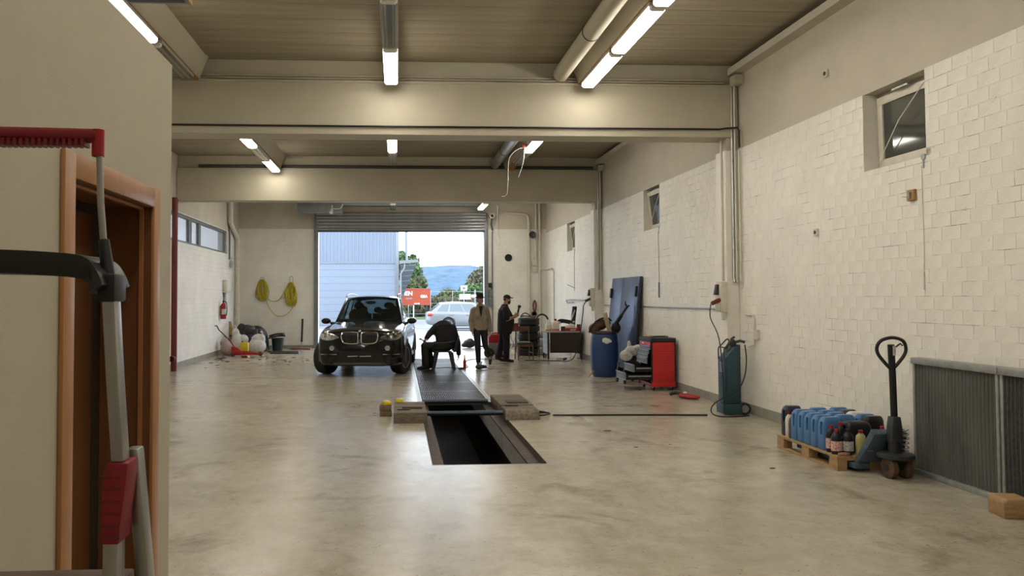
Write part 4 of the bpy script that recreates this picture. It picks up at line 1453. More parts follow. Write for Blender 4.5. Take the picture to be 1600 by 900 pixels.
# conduits
def pipe(name, label, pts, r, material=M_PIPE, cat='pipe', n=10, sp=0):
    m = MB()
    m.tube(spline(pts, sp) if sp else pts, r, n)
    return tag(m.build(name, material, smooth=True), label, cat)
pipe('conduit', 'horizontal conduit along the brick wall behind the tool trolley', [(WR - 0.018, 11.75, 1.52), (WR - 0.018, 18.9, 1.51)], 0.014, M_STEEL)
xc = WR - 0.20
pipe('conduit', 'conduit down the front edge of the near pillar', [(xc - 0.017, 11.42, 4.1), (xc - 0.017, 11.42, 1.95)], 0.016)
for k, (dy, lab) in enumerate(((11.315, 'thick grey conduit down the near pillar'), (11.27, 'thin conduit beside the thick one on the near pillar'), (11.20, 'outermost conduit on the wall beside the near pillar'))):
    pipe('conduit', lab, [(WR - 0.09 + 0.025 * k, dy, 4.95 if k < 2 else 3.9), (WR - 0.09 + 0.025 * k, dy, 1.98), (WR - 0.09 + 0.025 * k, dy - 0.03, 1.93)], 0.022 if k == 0 else 0.013, M_STEEL if k == 0 else M_PIPE)
for k, (dy, lab) in enumerate(((19.10, 'thick conduit down the far pillar'), (19.04, 'thin conduit down the far pillar'))):
    pipe('conduit', lab, [(WR - 0.09 + 0.03 * k, dy, 4.95), (WR - 0.09 + 0.03 * k, dy, 1.9)], 0.024 if k == 0 else 0.014, M_STEEL if k == 0 else M_PIPE)
pipe('cable', 'black cable along the front face of the near beam', [(-5.4, 11.275, 4.245), (-1, 11.275, 4.24), (4.85, 11.275, 4.24), (4.93, 11.25, 4.25), (5.10, 11.20, 4.25), (5.11, 11.18, 4.2), (5.11, 11.18, 3.95)], 0.014, M_BLACK, 'cable')
for i, b in enumerate((11.3, 19.1)):
    for k, (dz, r) in enumerate(((4.955, 0.013), (5.0, 0.016))):
        pipe('conduit', ('%s conduit along the top of the %s beam' % (('lower thin', 'upper thick')[k], ('near', 'second')[i])),
             [(-4.9, b + 0.02 + 0.02 * k, dz), (4.95, b + 0.02 + 0.02 * k, dz)], r, M_BEAM if i == 0 else M_DKSTEEL)
t = thing('cable_tray', 'grey cable tray under the ceiling along the right wall', 'cable tray', (0, 0, 0))
for a, c in ((3.95, 11.25), (11.75, 19.05), (19.55, 26.3)):
    m = MB(); m.box(WR - 0.16, WR + 0.019, a, c, 5.06, 5.09); m.box(WR - 0.17, WR - 0.155, a, c, 5.05, 5.15)
    m.build('tray', M_CONC, t)
    for k, (dx, dz) in enumerate(((-0.12, 5.105), (-0.07, 5.11), (-0.02, 5.108))):
        m = MB(); m.tube([(WR + dx, a, dz), (WR + dx, c, dz)], 0.017, 8)
        m.build('cable_run', M_GREYSTEEL, t, smooth=True)
for b, lab in ((11.3, 'junction box where the near beam meets the right wall'), (19.1, 'junction box where the second beam meets the right wall')):
    t = thing('junction_box', lab, 'junction box', (WR - 0.05, b - 0.11, 4.975))
    m = MB(); m.box(-0.08, 0.065, -0.09, 0.095, -0.08, 0.055)
    m.build('box', M_BEAM, t, bev=0.008)
    m = MB(); m.tube([(0.0, 0.0, 0.05), (0.0, -0.01, 0.072)], 0.02, 8)
    m.build('gland', M_DKSTEEL, t)
# air duct beside the right rib
for i, (a, c) in enumerate(zip(edges[::2], edges[1::2])):
    if i == 0:
        continue
    t = thing('air_duct', ('round air duct beside the right rib over the near floor', 'round metal duct beside the right rib in the middle bay', 'round duct of the farthest bay')[i - 1], 'duct', (2.44, a, 5.05))
    m = MB(); m.cyl((0, 0.02, 0), (0, c - a - 0.02, 0), 0.115, n=24)
    m.build('duct', M_BEAM if i == 1 else M_STEEL, t, smooth=True)
    m = MB()
    for k in (0.3, 0.75):
        y = (c - a) * k
        m.lathe([(0.12, y - 0.012), (0.124, y), (0.12, y + 0.012)], 20, axis='y')
        m.tube([(0, y, 0.11), (0, y, 0.19)], 0.006, 6)
    m.build('duct_hanger', M_DKSTEEL, t)
# loose wires dangling from the right rib, middle bay
t = thing('dangling_wires', 'loose white wires dangling from the right ceiling rib', 'wire', (2.50, 15.9, 4.85))
m = MB(); m.tube(spline([(0.12, 0, 0.0), (-0.02, 0, -0.06), (-0.16, 0, -0.22), (-0.19, 0, -0.5), (-0.19, 0, -0.66)], 6), 0.006, 6)
m.build('thick_wire', M_WHITEP, t, smooth=True)
m = MB(); m.tube(spline([(0.16, 0, 0.02), (0.14, 0, -0.25), (0.1, 0, -0.42), (0.03, 0, -0.62)], 6), 0.005, 6)
m.build('thin_wire', M_WHITEP, t, smooth=True)
m = MB(); m.tube(spline([(-0.19, 0, -0.66), (-0.2, 0, -0.80), (-0.21, 0, -0.95), (-0.26, 0, -1.02), (-0.33, 0, -1.03)], 6), [0.02, 0.014] + [0.006] * 23, 6)
m.build('wire_end', M_WHITEP, t, smooth=True)
m = MB(); m.cbox((0.14, 0.0, 0.04), (0.09, 0.09, 0.09))
m.build('terminal_box', M_DKRED, t, bev=0.01)

# ---- electrical boxes on the two pillars
def elec(y, label, big):
    t = thing('switch_box', label, 'switch box', (WR - 0.205, y, 1.70))
    m = MB(); m.box(-0.10, 0.0, -0.02, 0.17, -0.22, 0.24)
    m.build('cabinet', M_PIPE, t, bev=0.008)
    m = MB(); m.box(-0.125, -0.10, 0.0, 0.15, -0.20, 0.0)
    m.build('cover_plate', M_PIPE, t, bev=0.006)
    m = MB(); m.loft([[(-0.10, 0.05, 0.04), (-0.16, 0.05, 0.04), (-0.13, 0.05, 0.20), (-0.10, 0.05, 0.20)], [(-0.10, 0.13, 0.04), (-0.16, 0.13, 0.04), (-0.13, 0.13, 0.20), (-0.10, 0.13, 0.20)]])
    m.build('socket_flap', M_DKSTEEL, t, bev=0.004)
    m = MB(); m.cyl((-0.1, 0.02, -0.03), (-0.23, 0.02, -0.09), 0.035, 0.03, n=14)
    m.build('plug', M_DKRED if big else M_DKSTEEL, t, smooth=True)
    m = MB(); m.tube([(-0.05, 0.03, -0.22), (-0.05, 0.03, -0.34)], 0.03, 12)
    m.build('lower_socket', M_PIPE, t, smooth=True)
    return t
elec(11.31, 'cream electrical switch box with red plug on the near pillar', True)
elec(19.11, 'cream electrical switch box on the far pillar above the blue drum', False)
pipe('conduit', 'white conduit loop on the wall beside the near switch box', [(WR - 0.02, 11.10, 1.45), (WR - 0.02, 10.85, 1.44), (WR - 0.02, 10.83, 1.40), (WR - 0.02, 10.83, 1.02), (WR - 0.05, 10.95, 0.98)], 0.012)
m = MB(); m.box(-0.04, 0, -0.05, 0.05, -0.07, 0.07)
tag(m.build('wall_socket', M_PIPE, bev=0.006), 'small socket on the wall right of the near switch box', 'socket', loc=(WR - 0.001, 10.75, 1.17))

# ---- teal machine on wheels
M_TEAL = mat('teal_enamel', (0.020, 0.055, 0.078), 0.42, var=0.2, vscale=7)
M_TEAL2 = mat('teal_enamel_front', (0.024, 0.066, 0.09), 0.40, var=0.2, vscale=7)
t = thing('starter_charger', 'tall teal workshop machine on wheels below the near switch box', 'machine', (4.84, 11.02, 0))
m = MB()
prof = [(-0.14, 0.02), (0.14, 0.02), (0.14, 0.16), (0.125, 0.17), (0.125, 0.98), (-0.02, 0.93), (-0.125, 0.80), (-0.125, 0.17), (-0.14, 0.16)]
m.prism([(-0.125, 0.17), (0.115, 0.17), (0.115, 1.02), (0.02, 0.98), (-0.125, 0.80)], -0.12, 0.12, 'y')
m.build('cabinet', M_TEAL, t, bev=0.012)
m = MB(); m.box(-0.15, 0.125, -0.135, 0.13, 0.02, 0.165)
m.build('plinth', M_TEAL2, t, bev=0.01)
m = MB(); m.prism([(-0.09, 0.22), (0.085, 0.22), (0.085, 0.93), (0.0, 0.90), (-0.09, 0.79)], -0.128, -0.121, 'y')
m.build('front_panel', M_TEAL2, t, bev=0.004)
for k in range(7):
    m = MB(); m.box(-0.129, -0.1255, -0.08, 0.05, 0.62 + 0.022 * k, 0.632 + 0.022 * k)
    m.build('vent_slot', M_STEEL, t)
m = MB(); m.tube(spline([(-0.12, -0.10, 0.80), (-0.12, -0.10, 0.95), (-0.09, -0.10, 0.99), (0.02, -0.10, 1.09), (0.05, -0.1, 1.0)], 5), 0.010, 8)
m.tube(spline([(-0.12, 0.10, 0.80), (-0.12, 0.10, 0.95), (-0.09, 0.10, 0.99), (0.02, 0.10, 1.09), (0.05, 0.1, 1.0)], 5), 0.010, 8)
m.tube([(-0.105, -0.10, 0.975), (-0.105, 0.10, 0.975)], 0.010, 8)
m.build('handle_bar', M_DKSTEEL, t, smooth=True)
m = MB(); m.lathe([(0.05, 1.0), (0.055, 1.06), (0.03, 1.08), (0.0, 1.08)], 14, Matrix.Translation((0.05, 0, 0)))
m.tube([(0.0, -0.02, 1.03), (0.14, -0.05, 1.07), (0.20, -0.08, 1.05)], 0.02, 8)
m.tube([(-0.06, 0.0, 0.95), (0.06, 0.04, 1.10), (0.1, 0.05, 1.12)], 0.018, 8)
m.build('top_fittings', M_DKSTEEL, t, smooth=True)
m = MB(); m.lathe([(0.03, -0.018), (0.075, -0.02), (0.09, -0.012), (0.09, 0.012), (0.075, 0.02), (0.03, 0.018)], 24, Matrix.Translation((0.17, -0.10, 0.092)), axis='y')
wt = m.build('wheel', M_RUBBER, t, smooth=True)
m = MB(); m.lathe([(0.0, -0.022), (0.055, -0.022), (0.06, 0.0), (0.055, 0.022), (0.0, 0.022)], 20, Matrix.Translation((0.17, -0.10, 0.092)), axis='y')
m.build('wheel_disc', M_ALU, wt, smooth=True)
pipe('cable', 'thin cable from the red plug looping down round the teal machine', [(4.70, 11.33, 1.60), (4.64, 11.2, 1.4), (4.66, 10.95, 1.1), (4.67, 10.85, 0.5), (4.66, 10.82, 0.05)], 0.008, M_BLACK, 'cable', 6, 5)
pipe('hose', 'black hose hanging round the front of the teal machine to the floor', [(5.0, 10.86, 1.02), (5.01, 10.84, 0.8), (4.97, 10.83, 0.55), (4.85, 10.83, 0.35), (4.62, 10.84, 0.24), (4.50, 10.84, 0.15), (4.48, 10.82, 0.06), (4.56, 10.78, 0.012), (4.75, 10.72, 0.012), (5.02, 10.8, 0.012)], 0.009, M_BLACK, 'hose', 8, 6)
pipe('cable', 'black cable lying across the floor from the pit to the teal machine', [(2.24, 11.07, 0.012), (2.5, 11.05, 0.012), (3.4, 11.0, 0.012), (4.2, 10.93, 0.012), (4.45, 10.9, 0.012)], 0.012, M_BLACK, 'cable', 8, 6)
pipe('cable', 'coiled end of the black cable beside the pit block', [(1.97, 11.0, 0.014), (2.02, 11.2, 0.016), (2.15, 11.25, 0.02), (2.20, 11.1, 0.03), (2.08, 10.95, 0.03), (1.95, 10.98, 0.035), (1.96, 11.15, 0.05), (2.1, 11.2, 0.045), (2.18, 11.08, 0.04)], 0.012, M_BLACK, 'cable', 8, 6)

# ---- red drawer trolley
tr = thing('tool_trolley', 'red tool trolley with grey drawers pulled open', 'tool trolley', (4.63, 13.85, 0))
TX, TYL, TZ0, TZ1 = 0.44, 0.66, 0.13, 0.97
m = MB()
m.box(0, TX, 0, 0.03, TZ0, TZ1 - 0.08); m.box(0, TX, TYL - 0.03, TYL, TZ0, TZ1 - 0.08)
m.box(TX - 0.03, TX, 0.03, TYL - 0.03, TZ0, TZ1 - 0.08); m.box(0, TX, 0.03, TYL - 0.03, TZ0, TZ0 + 0.03)
m.build('carcass', M_BLACK, tr)
m = MB(); m.box(0.018, TX - 0.018, -0.012, 0.0, TZ0 + 0.04, TZ1 - 0.09)
side = m.build('side_panel', mat('trolley_red', (0.52, 0.02, 0.022), 0.35), tr, bev=0.004)
hm = MB(); hm.lathe([(0.0055, 0.0), (0.0055, -0.0012), (0.0, -0.0012)], 8, axis='y')
holes = MB()
for i in range(9):
    for j in range(9):
        holes.lathe([(0.0065, 0.0), (0.0065, -0.0015), (0.0, -0.0015)], 6, Matrix.Translation((0.06 + 0.04 * i, -0.0115, 0.46 + 0.042 * j)), axis='y')
holes.build('perforation', M_BLACKM, side, kind='stuff')
m = MB(); m.box(-0.0, TX, -0.010, TYL, TZ0 - 0.06, TZ0 + 0.035)
m.build('base_tray', MATS['trolley_red'], tr, bev=0.004)
m = MB(); m.box(-0.012, TX + 0.012, -0.02, TYL + 0.02, TZ1 - 0.085, TZ1 - 0.01); 
top = m.build('top_tray', M_BLACK, tr, bev=0.01)
m = MB(); m.box(-0.016, -0.012, 0.02, TYL - 0.02, TZ1 - 0.15, TZ1 - 0.085)
m.build('brand_strip', MATS['trolley_red'], tr)
m = MB(); m.box(-0.0185, -0.0165, 0.38, 0.50, TZ1 - 0.13, TZ1 - 0.108)
m.build('badge', M_WHITEP, tr)
M_DRAWER = mat('grey_drawer_front', (0.17, 0.19, 0.22), 0.4, 0.2, var=0.15, vscale=10)
drw = [(0.745, 0.065, 0.0), (0.672, 0.065, 0.025), (0.60, 0.065, 0.05), (0.49, 0.10, 0.06), (0.335, 0.135, 0.30), (0.19, 0.135, 0.46)]
for (z, h_, out) in drw:
    m = MB(); m.box(-0.02 - out, -0.005 - out, 0.035, TYL - 0.035, z, z + h_)
    d = m.build('drawer', M_DRAWER, tr, bev=0.003)
    m = MB(); m.box(-0.034 - out, -0.018 - out, 0.035, TYL - 0.035, z + h_ - 0.014, z + h_ + 0.006)
    m.build('drawer_grip', M_ALU, d, bev=0.003)
    m = MB(); m.box(-0.022 - out, -0.0195 - out, 0.035, TYL - 0.035, z, z + 0.012)
    m.build('lower_edge', M_ALU, d)
    if out > 0.1:
        m = MB()
        m.box(-0.005 - out, 0.05, 0.04, 0.046, z + 0.005, z + h_ * 0.75); m.box(-0.005 - out, 0.05, TYL - 0.046, TYL - 0.04, z + 0.005, z + h_ * 0.75)
        m.box(-0.005 - out, 0.05, 0.046, TYL - 0.046, z + 0.005, z + 0.01)
        m.build('drawer_box', M_BLACKM, d)
        m = MB(); m.box(-0.004 - out * 0.9, 0.02, 0.030, 0.040, z + h_ * 0.45, z + h_ * 0.62)
        m.build('drawer_slide', M_STEEL, d)
for (x, y) in ((0.05, 0.05), (TX - 0.05, 0.05), (0.05, TYL - 0.05), (TX - 0.05, TYL - 0.05)):
    m = MB(); m.lathe([(0.015, -0.016), (0.036, -0.016), (0.04, -0.01), (0.04, 0.01), (0.036, 0.016), (0.015, 0.016)], 18, Matrix.Translation((x, y, 0.04)), axis='x')
    c = m.build('castor', M_RUBBER, tr, smooth=True)
    m = MB(); m.box(x - 0.022, x + 0.022, y - 0.02, y + 0.02, 0.045, 0.07)
    m.build('castor_fork', M_STEEL, c)
t = thing('hand_tool', 'small black tool lying on top of the red trolley', 'tool', (4.80, 14.0, 0.961))
m = MB(); m.tube(spline([(-0.10, 0, 0.015), (-0.02, 0.02, 0.02), (0.08, -0.02, 0.022), (0.18, 0.01, 0.018)], 5), 0.013, 8)
m.build('grip', M_BLACK, t, smooth=True)
m = MB(); m.ell((0.16, 0.0, 0.022), (0.04, 0.025, 0.02), 12, 8)
m.build('head', M_STEEL, t, smooth=True)
t = thing('hand_tool', 'red and yellow tools in the far end of the trolley tray', 'tool', (4.70, 14.36, 0.961))
m = MB(); m.tube([(0, -0.12, 0.015), (0.02, 0.02, 0.016), (0.04, 0.10, 0.015)], 0.014, 8)
m.build('grip', M_YELLOW, t, smooth=True)
m = MB(); m.tube([(0.06, -0.10, 0.014), (0.10, 0.08, 0.014)], 0.012, 8)
m.build('blade', M_STEEL, t, smooth=True)

# ---- red cased tool on the floor by the wall
t = thing('floor_tool', 'red plastic tool lying on the floor between trolley and machine', 'tool', (4.88, 12.72, 0), radians(-62))
m = MB(); m.loft([[(x, 0.09 * w_ * cos(a), 0.045 + 0.045 * h_ * sin(a)) for a in [2 * pi * k / 16 for k in range(16)]] for x, w_, h_ in ((-0.2, 0.3, 0.5), (-0.17, 0.75, 0.85), (-0.05, 1, 1), (0.1, 1, 0.9), (0.18, 0.7, 0.7), (0.21, 0.3, 0.4))])
m.build('shell', M_RED, t, smooth=True)
m = MB(); m.tube(spline([(-0.17, 0, 0.06), (-0.28, 0.03, 0.07), (-0.38, 0.0, 0.05), (-0.42, 0.04, 0.03)], 5), 0.028, 10)
m.build('hose_end', M_BLACK, t, smooth=True)
m = MB(); m.ell((-0.08, 0.0, 0.095), (0.04, 0.03, 0.02), 10, 8)
m.build('knob', M_WHITEP, t, smooth=True)

# ---- blue drum with scrap
M_DRUM = mat('blue_drum_plastic', (0.020, 0.050, 0.155), 0.42, var=0.2, vscale=4)
dr = thing('drum', 'tall blue plastic drum filled with scrap parts', 'drum', (4.46, 16.45, 0))
m = MB()
m.lathe([(0.0, 0.0), (0.235, 0.0), (0.25, 0.02), (0.285, 0.16), (0.295, 0.35), (0.295, 0.68), (0.28, 0.86), (0.262, 0.92), (0.275, 0.93), (0.28, 0.97), (0.262, 0.975), (0.262, 0.80), (0.0, 0.78)], 36)
m.build('shell', M_DRUM, dr, smooth=True)
m = MB()
for (a, z, s_) in ((-1.75, 0.80, 0.06), (-1.55, 0.79, 0.05), (-1.65, 0.75, 0.045), (-1.42, 0.77, 0.04), (-1.85, 0.77, 0.035)):
    m.ell((0.289 * cos(a), 0.289 * sin(a), z), (s_ * 1.2, 0.006 + s_ * 0.15, s_ * 0.8), 12, 8)
fused(m, 'paint_splash', M_CWHITE, dr, 0.006, 3)
m = MB(); m.lathe([(0.278, 0.925), (0.288, 0.935), (0.288, 0.965), (0.278, 0.975)], 36)
m.build('rim_band', M_DKSTEEL, dr, smooth=True)
t = thing('leather_seat_part', 'worn brown leather cover sticking out of the blue drum', 'cover', (4.40, 16.42, 0.95))
m = MB()
for (c, r_) in (((-0.16, 0, 0.08), (0.13, 0.12, 0.12)), ((-0.03, 0, 0.17), (0.15, 0.12, 0.12)), ((0.08, 0.0, 0.2), (0.12, 0.1, 0.08))):
    m.ell(c, r_, 14, 10)
fused(m, 'leather', mat('brown_leather', (0.10, 0.045, 0.022), 0.5, var=0.4, vscale=12), t, 0.012, 3)
m = MB(); m.tube(spline([(-0.30, -0.08, 0.0), (-0.24, -0.1, 0.14), (-0.08, -0.1, 0.28), (0.1, -0.08, 0.31), (0.2, -0.05, 0.25)], 6), 0.018, 8)
m.build('edge_trim', M_BLACK, t, smooth=True)
t = thing('wooden_stick', 'pale wooden slat standing in the blue drum', 'wood', (4.52, 16.20, 0.93))
m = MB(); m.box(-0.045, 0.045, -0.012, 0.012, 0, 0.46, Matrix.Rotation(radians(-14), 4, 'Y'))
m.build('slat', mat('pale_wood', (0.42, 0.34, 0.22), 0.7, var=0.3, vscale=9, stretch=(8, 8, 1)), t, bev=0.003)
t = thing('car_strut', 'black shock absorber leaning out of the blue drum', 'car part', (4.58, 16.40, 0.90))
m = MB(); m.cyl((0.0, 0, 0.05), (0.20, -0.16, 0.42), 0.045, 0.04, n=14); m.cyl((0.20, -0.16, 0.42), (0.31, -0.25, 0.62), 0.026, n=12)
m.build('tube', M_BLACK, t, smooth=True)
m = MB(); m.ell((0.11, -0.06, 0.15), (0.10, 0.085, 0.12), 14, 10)
m.build('boot', M_BLACKM, t, smooth=True)
m = MB(); m.tube([(0.26, -0.25, 0.67), (0.30, -0.25, 0.61), (0.35, -0.25, 0.63)], 0.02, 8); m.tube([(0.26, -0.25, 0.67), (0.27, -0.25, 0.72)], 0.012, 6)
m.build('fork_end', M_BLACK, t, smooth=True)
t = thing('small_stick', 'thin brown stick on the floor leaning at the drum foot', 'stick', (4.08, 16.16, 0))
m = MB(); m.tube([(-0.05, 0, 0.015), (0.09, 0.05, 0.15)], 0.012, 8)
m.build('stick', M_ORANGEWOOD, t, smooth=True)

# ---- blue sheet-metal double door leaning on the wall
t = thing('metal_door', 'blue sheet metal double door leaning against the wall behind the drum', 'door', (4.83, 15.86, 0))
TM = Matrix.Rotation(radians(6.3), 4, 'Y')
M_BDOOR = mat('blue_sheet_metal', (0.060, 0.090, 0.165), 0.38, 0.35, var=0.35, vscale=3)
for (a, c) in ((0.0, 1.16), (1.17, 2.03)):
    m = MB(); m.box(0.0, 0.035, a, c, 0.0, 2.16, TM)
    m.build('leaf', M_BDOOR, t, bev=0.004)
m = MB(); m.box(0.036, 0.06, -0.005, 2.035, 0.0, 2.165, TM)
m.build('back_frame', M_DKSTEEL, t)
for (y, z) in ((0.12, 1.83), (1.98, 1.80)):
    m = MB(); m.box(-0.04, 0.0, y - 0.05, y + 0.04, z - 0.10, z + 0.12, TM)
    m.build('hinge', M_BLACK, t, bev=0.005)

# ---- black stool, box and bag between drum and trolley
t = thing('stool', 'black plastic stool between the blue drum and the tool trolley', 'stool', (4.62, 15.25, 0), radians(10))
m = MB(); m.prism(rrect(0.32, 0.32, 0.05), 0.40, 0.44, 'z')
m.build('seat', M_BLACK, t, bev=0.008)
for sx in (-1, 1):
    for sy in (-1, 1):
        m = MB()
        m.loft([[(sx * (0.17 + 0.02 * a), sy * (0.17 + 0.02 * b), 0.0) for a, b in ((-1, -1), (1, -1), (1, 1), (-1, 1))],
                [(sx * (0.13 + 0.028 * a), sy * (0.13 + 0.028 * b), 0.41) for a, b in ((-1, -1), (1, -1), (1, 1), (-1, 1))]])
        m.build('leg', M_BLACK, t)
m = MB(); m.box(-0.15, 0.15, 0.13, 0.155, 0.2, 0.40); m.box(-0.15, 0.15, -0.155, -0.13, 0.3, 0.40); m.box(-0.155, -0.13, -0.13, 0.13, 0.3, 0.40)
m.build('apron', M_BLACK, t)
t = thing('plastic_crate', 'black plastic crate on the stool beside the trolley', 'crate', (4.74, 15.33, 0.4425), radians(10))
m = MB()
m.box(-0.12, 0.12, -0.10, 0.10, 0, 0.015)
for (x0, x1, y0, y1) in ((-0.12, 0.12, -0.10, -0.09), (-0.12, 0.12, 0.09, 0.10), (-0.12, -0.11, -0.09, 0.09), (0.11, 0.12, -0.09, 0.09)):
    m.box(x0, x1, y0, y1, 0.015, 0.24)
m.build('shell', M_BLACK, t)
m = MB(); m.box(-0.125, 0.125, -0.105, 0.105, 0.225, 0.24); 
m.build('lid', M_BLACK, t, bev=0.004)
t = thing('plastic_bag', 'crumpled clear plastic bag with red packets on the stool', 'bag', (4.60, 15.02, 0.66), radians(0))
m = MB()
random.seed(3)
for (c, r_) in (((-0.10, -0.03, -0.10), (0.13, 0.10, 0.11)), ((0.02, -0.02, -0.01), (0.15, 0.10, 0.10)), ((0.15, 0.0, 0.04), (0.12, 0.09, 0.07)), ((-0.03, 0.0, 0.10), (0.04, 0.03, 0.10))):
    m.ell(c, r_, 14, 10)
b_ = fused(m, 'film', M_BAG, t, 0.012, 2)
for v in b_.data.vertices:
    v.co += Vector((random.uniform(-1, 1), random.uniform(-1, 1), random.uniform(-1, 1))) * 0.003
for (c) in ((-0.10, -0.07, -0.10), (0.05, -0.08, 0.02), (0.14, -0.06, 0.03)):
    m = MB(); m.ell(c, (0.05, 0.03, 0.03), 10, 8)
    m.build('red_packet', M_RED, t, smooth=True)

# ================================================================== PIT FITTINGS
M_GRATE = mat('dark_grating_steel', (0.17, 0.17, 0.165), 0.40, 0.7, var=0.4, vscale=6)
gl = (PY1 - 12.62) / 6
for k in range(6):
    y0 = 12.62 + gl * k
    t = thing('pit_grate', ('steel grating panel over the pit, nearest the open end', 'steel grating panel over the pit, second from the open end', 'steel grating panel over the pit, third from the open end',
                            'steel grating panel over the pit, in front of the seated person', 'steel grating panel over the pit under the seated person', 'steel grating panel at the far end of the pit')[k], 'grating', (PX0, y0, 0), 0, 'grating panels over the pit')
    m = MB()
    n = 36
    for i in range(n):
        x = 0.05 + (PX1 - PX0 - 0.10) * i / (n - 1)
        m.box(x - 0.0055, x + 0.0055, 0.03, gl - 0.03, -0.03, 0.0)
    m.build('bars', M_GRATE, t, kind='stuff')
    for y in (0.0, gl - 0.03):
        m = MB(); m.box(0.02, PX1 - PX0 - 0.02, y + 0.002, y + 0.028, -0.05, -0.001)
        m.build('end_bar', M_GRATE, t)
    m = MB()
    for y in (0.5, 1.0):
        m.box(0.03, PX1 - PX0 - 0.03, y, y + 0.012, -0.045, -0.031)
    m.build('cross_bar', M_GRATE, t)
    for x in (0.012, PX1 - PX0 - 0.045):
        m = MB(); m.box(x, x + 0.033, 0.002, gl - 0.002, -0.074, 0.001)
        m.build('side_bar', M_STEEL, t)
for x0, x1, n_ in ((PX0 - 0.03, PX0 + 0.008, 4), (PX1 - 0.008, PX1 + 0.03, 5)):
    m = MB(); m.box(x0, x1, 12.62, PY1, -0.003, 0.004)
    struct(m.build('trim_%d' % n_, M_STEEL))

def pad(name, label, x0, x1, y0, y1, h, front):
    t = thing(name, label, 'support block', (x0, y0, 0))
    w_, l_ = x1 - x0, y1 - y0
    nb = 4
    for k in range(nb):
        a = l_ * k / nb
        m = MB(); m.box(0, w_, a + 0.006, a + l_ / nb - 0.006, 0.035, h + random.uniform(-0.006, 0.004))
        m.build('timber', M_OLDWOOD, t, bev=0.008)
    m = MB(); m.box(0.01, w_ - 0.01, 0.02, l_ - 0.01, 0.0, 0.034)
    m.build('base_plate', M_RUST, t)
    m = MB(); m.loft([[(0.0, -0.055, 0.0), (w_, -0.055, 0.0), (w_, 0.004, 0.0), (0, 0.004, 0.0)], [(0, -0.02, h), (w_, -0.02, h), (w_, 0.004, h), (0, 0.004, h)]])
    m.build('ramp_face', front, t, bev=0.004)
    m = MB(); m.box(0.12, w_ - 0.05, l_ * 0.35, l_ * 0.5, h, h + 0.018); m.box(0.05, w_ * 0.5, l_ * 0.2, l_ * 0.26, h, h + 0.014)
    m.build('loose_plate', M_RUST, t, bev=0.003)
    return t
M_CHECKER = mat('worn_checker_plate', (0.30, 0.26, 0.20), 0.5, 0.5, var=0.5, vscale=24)
pad('support_block', 'oily wooden support block on the left rim of the pit', -0.06, 0.40, 10.60, 11.70, 0.14, M_OLDWOOD)
pad('support_block', 'larger wooden support block with checker plate on the right rim of the pit', 1.50, 1.98, 10.78, 12.50, 0.14, M_CHECKER)
for y, z, x1, lab in ((10.92, 0.075, 1.49, 'front steel tube spanning the open pit between the blocks'), (12.50, 0.03, 1.46, 'rear steel tube spanning the pit at the grating edge')):
    m = MB(); m.cyl((0.41, y, z), (x1, y, z), 0.035, n=16)
    tag(m.build('cross_tube', mat('blue_grey_steel', (0.06, 0.085, 0.10), 0.35, 0.7), smooth=True), lab, 'steel tube')
for k, (z, lab) in enumerate(((0.0, 'lower of two small wooden blocks left of the pit'), (0.082, 'upper of two small wooden blocks left of the pit'))):
    m = MB(); m.box(-0.085, 0.085, -0.1, 0.1, 0.0, 0.08)
    tag(m.build('wood_block', mat('brown_block_wood', (0.22, 0.155, 0.09), 0.7, var=0.4, vscale=9), bev=0.006), lab, 'wood block', 'wooden blocks beside the pit', (-0.18, 11.28, z), radians(4 - 6 * k))
for (x, y, z, lab, rz) in ((-0.17, 11.26, 0.163, 'yellow chock on top of the small wooden blocks', 0.5), (0.02, 11.62, 0.145, 'yellow chock on the left support block', 0.1)):
    t = thing('chock', lab, 'chock', (x, y, z), rz)
    m = MB(); m.loft([[(a, b, c) for b, c in ((-0.06, 0), (0.06, 0), (0.06, 0.02), (0.0, 0.05), (-0.05, 0.045))] for a in (-0.055, 0.055)])
    m.build('body', M_YELLOW, t, bev=0.006)
    m = MB(); m.box(-0.04, 0.04, -0.03, 0.02, 0.05, 0.056)
    m.build('pad', mat('pale_yellow', (0.75, 0.68, 0.30), 0.5), t)

# ================================================================== DESK CORNER (far right)
M_DESK = mat('dark_brown_desk', (0.030, 0.019, 0.014), 0.5, var=0.2, vscale=6)
M_DESKTOP = mat('grey_desktop', (0.34, 0.31, 0.27), 0.5)
dk = thing('desk', 'dark brown desk with grey top standing by the far right wall', 'desk', (4.08, 20.95, 0))
m = MB(); m.box(0, 1.02, 0, 0.75, 0.735, 0.77)
m.build('desktop', M_DESKTOP, dk, bev=0.004)
m = MB(); m.box(0.10, 0.90, 0.03, 0.05, 0.18, 0.735)
m.build('modesty_panel', M_DESK, dk)
m = MB(); m.box(0.03, 0.09, 0.10, 0.72, 0.15, 0.735)
ped = m.build('side_panel', mat('pale_desk_side', (0.42, 0.44, 0.47), 0.5), dk)
for z in (0.30, 0.45, 0.60):
    m = MB(); m.box(0.025, 0.031, 0.12, 0.70, z, z + 0.006)
    m.build('panel_joint', M_DKSTEEL, ped)
m = MB(); m.box(0.905, 1.0, 0.05, 0.72, 0.15, 0.735)
m.build('drawer_unit', M_DESK, dk)
for x in (0.05, 0.97):
    for y in (0.04, 0.70):
        m = MB(); m.box(x - 0.018, x + 0.018, y - 0.018, y + 0.018, 0, 0.735)
        m.build('leg', M_BLACK, dk)
ZD = 0.771
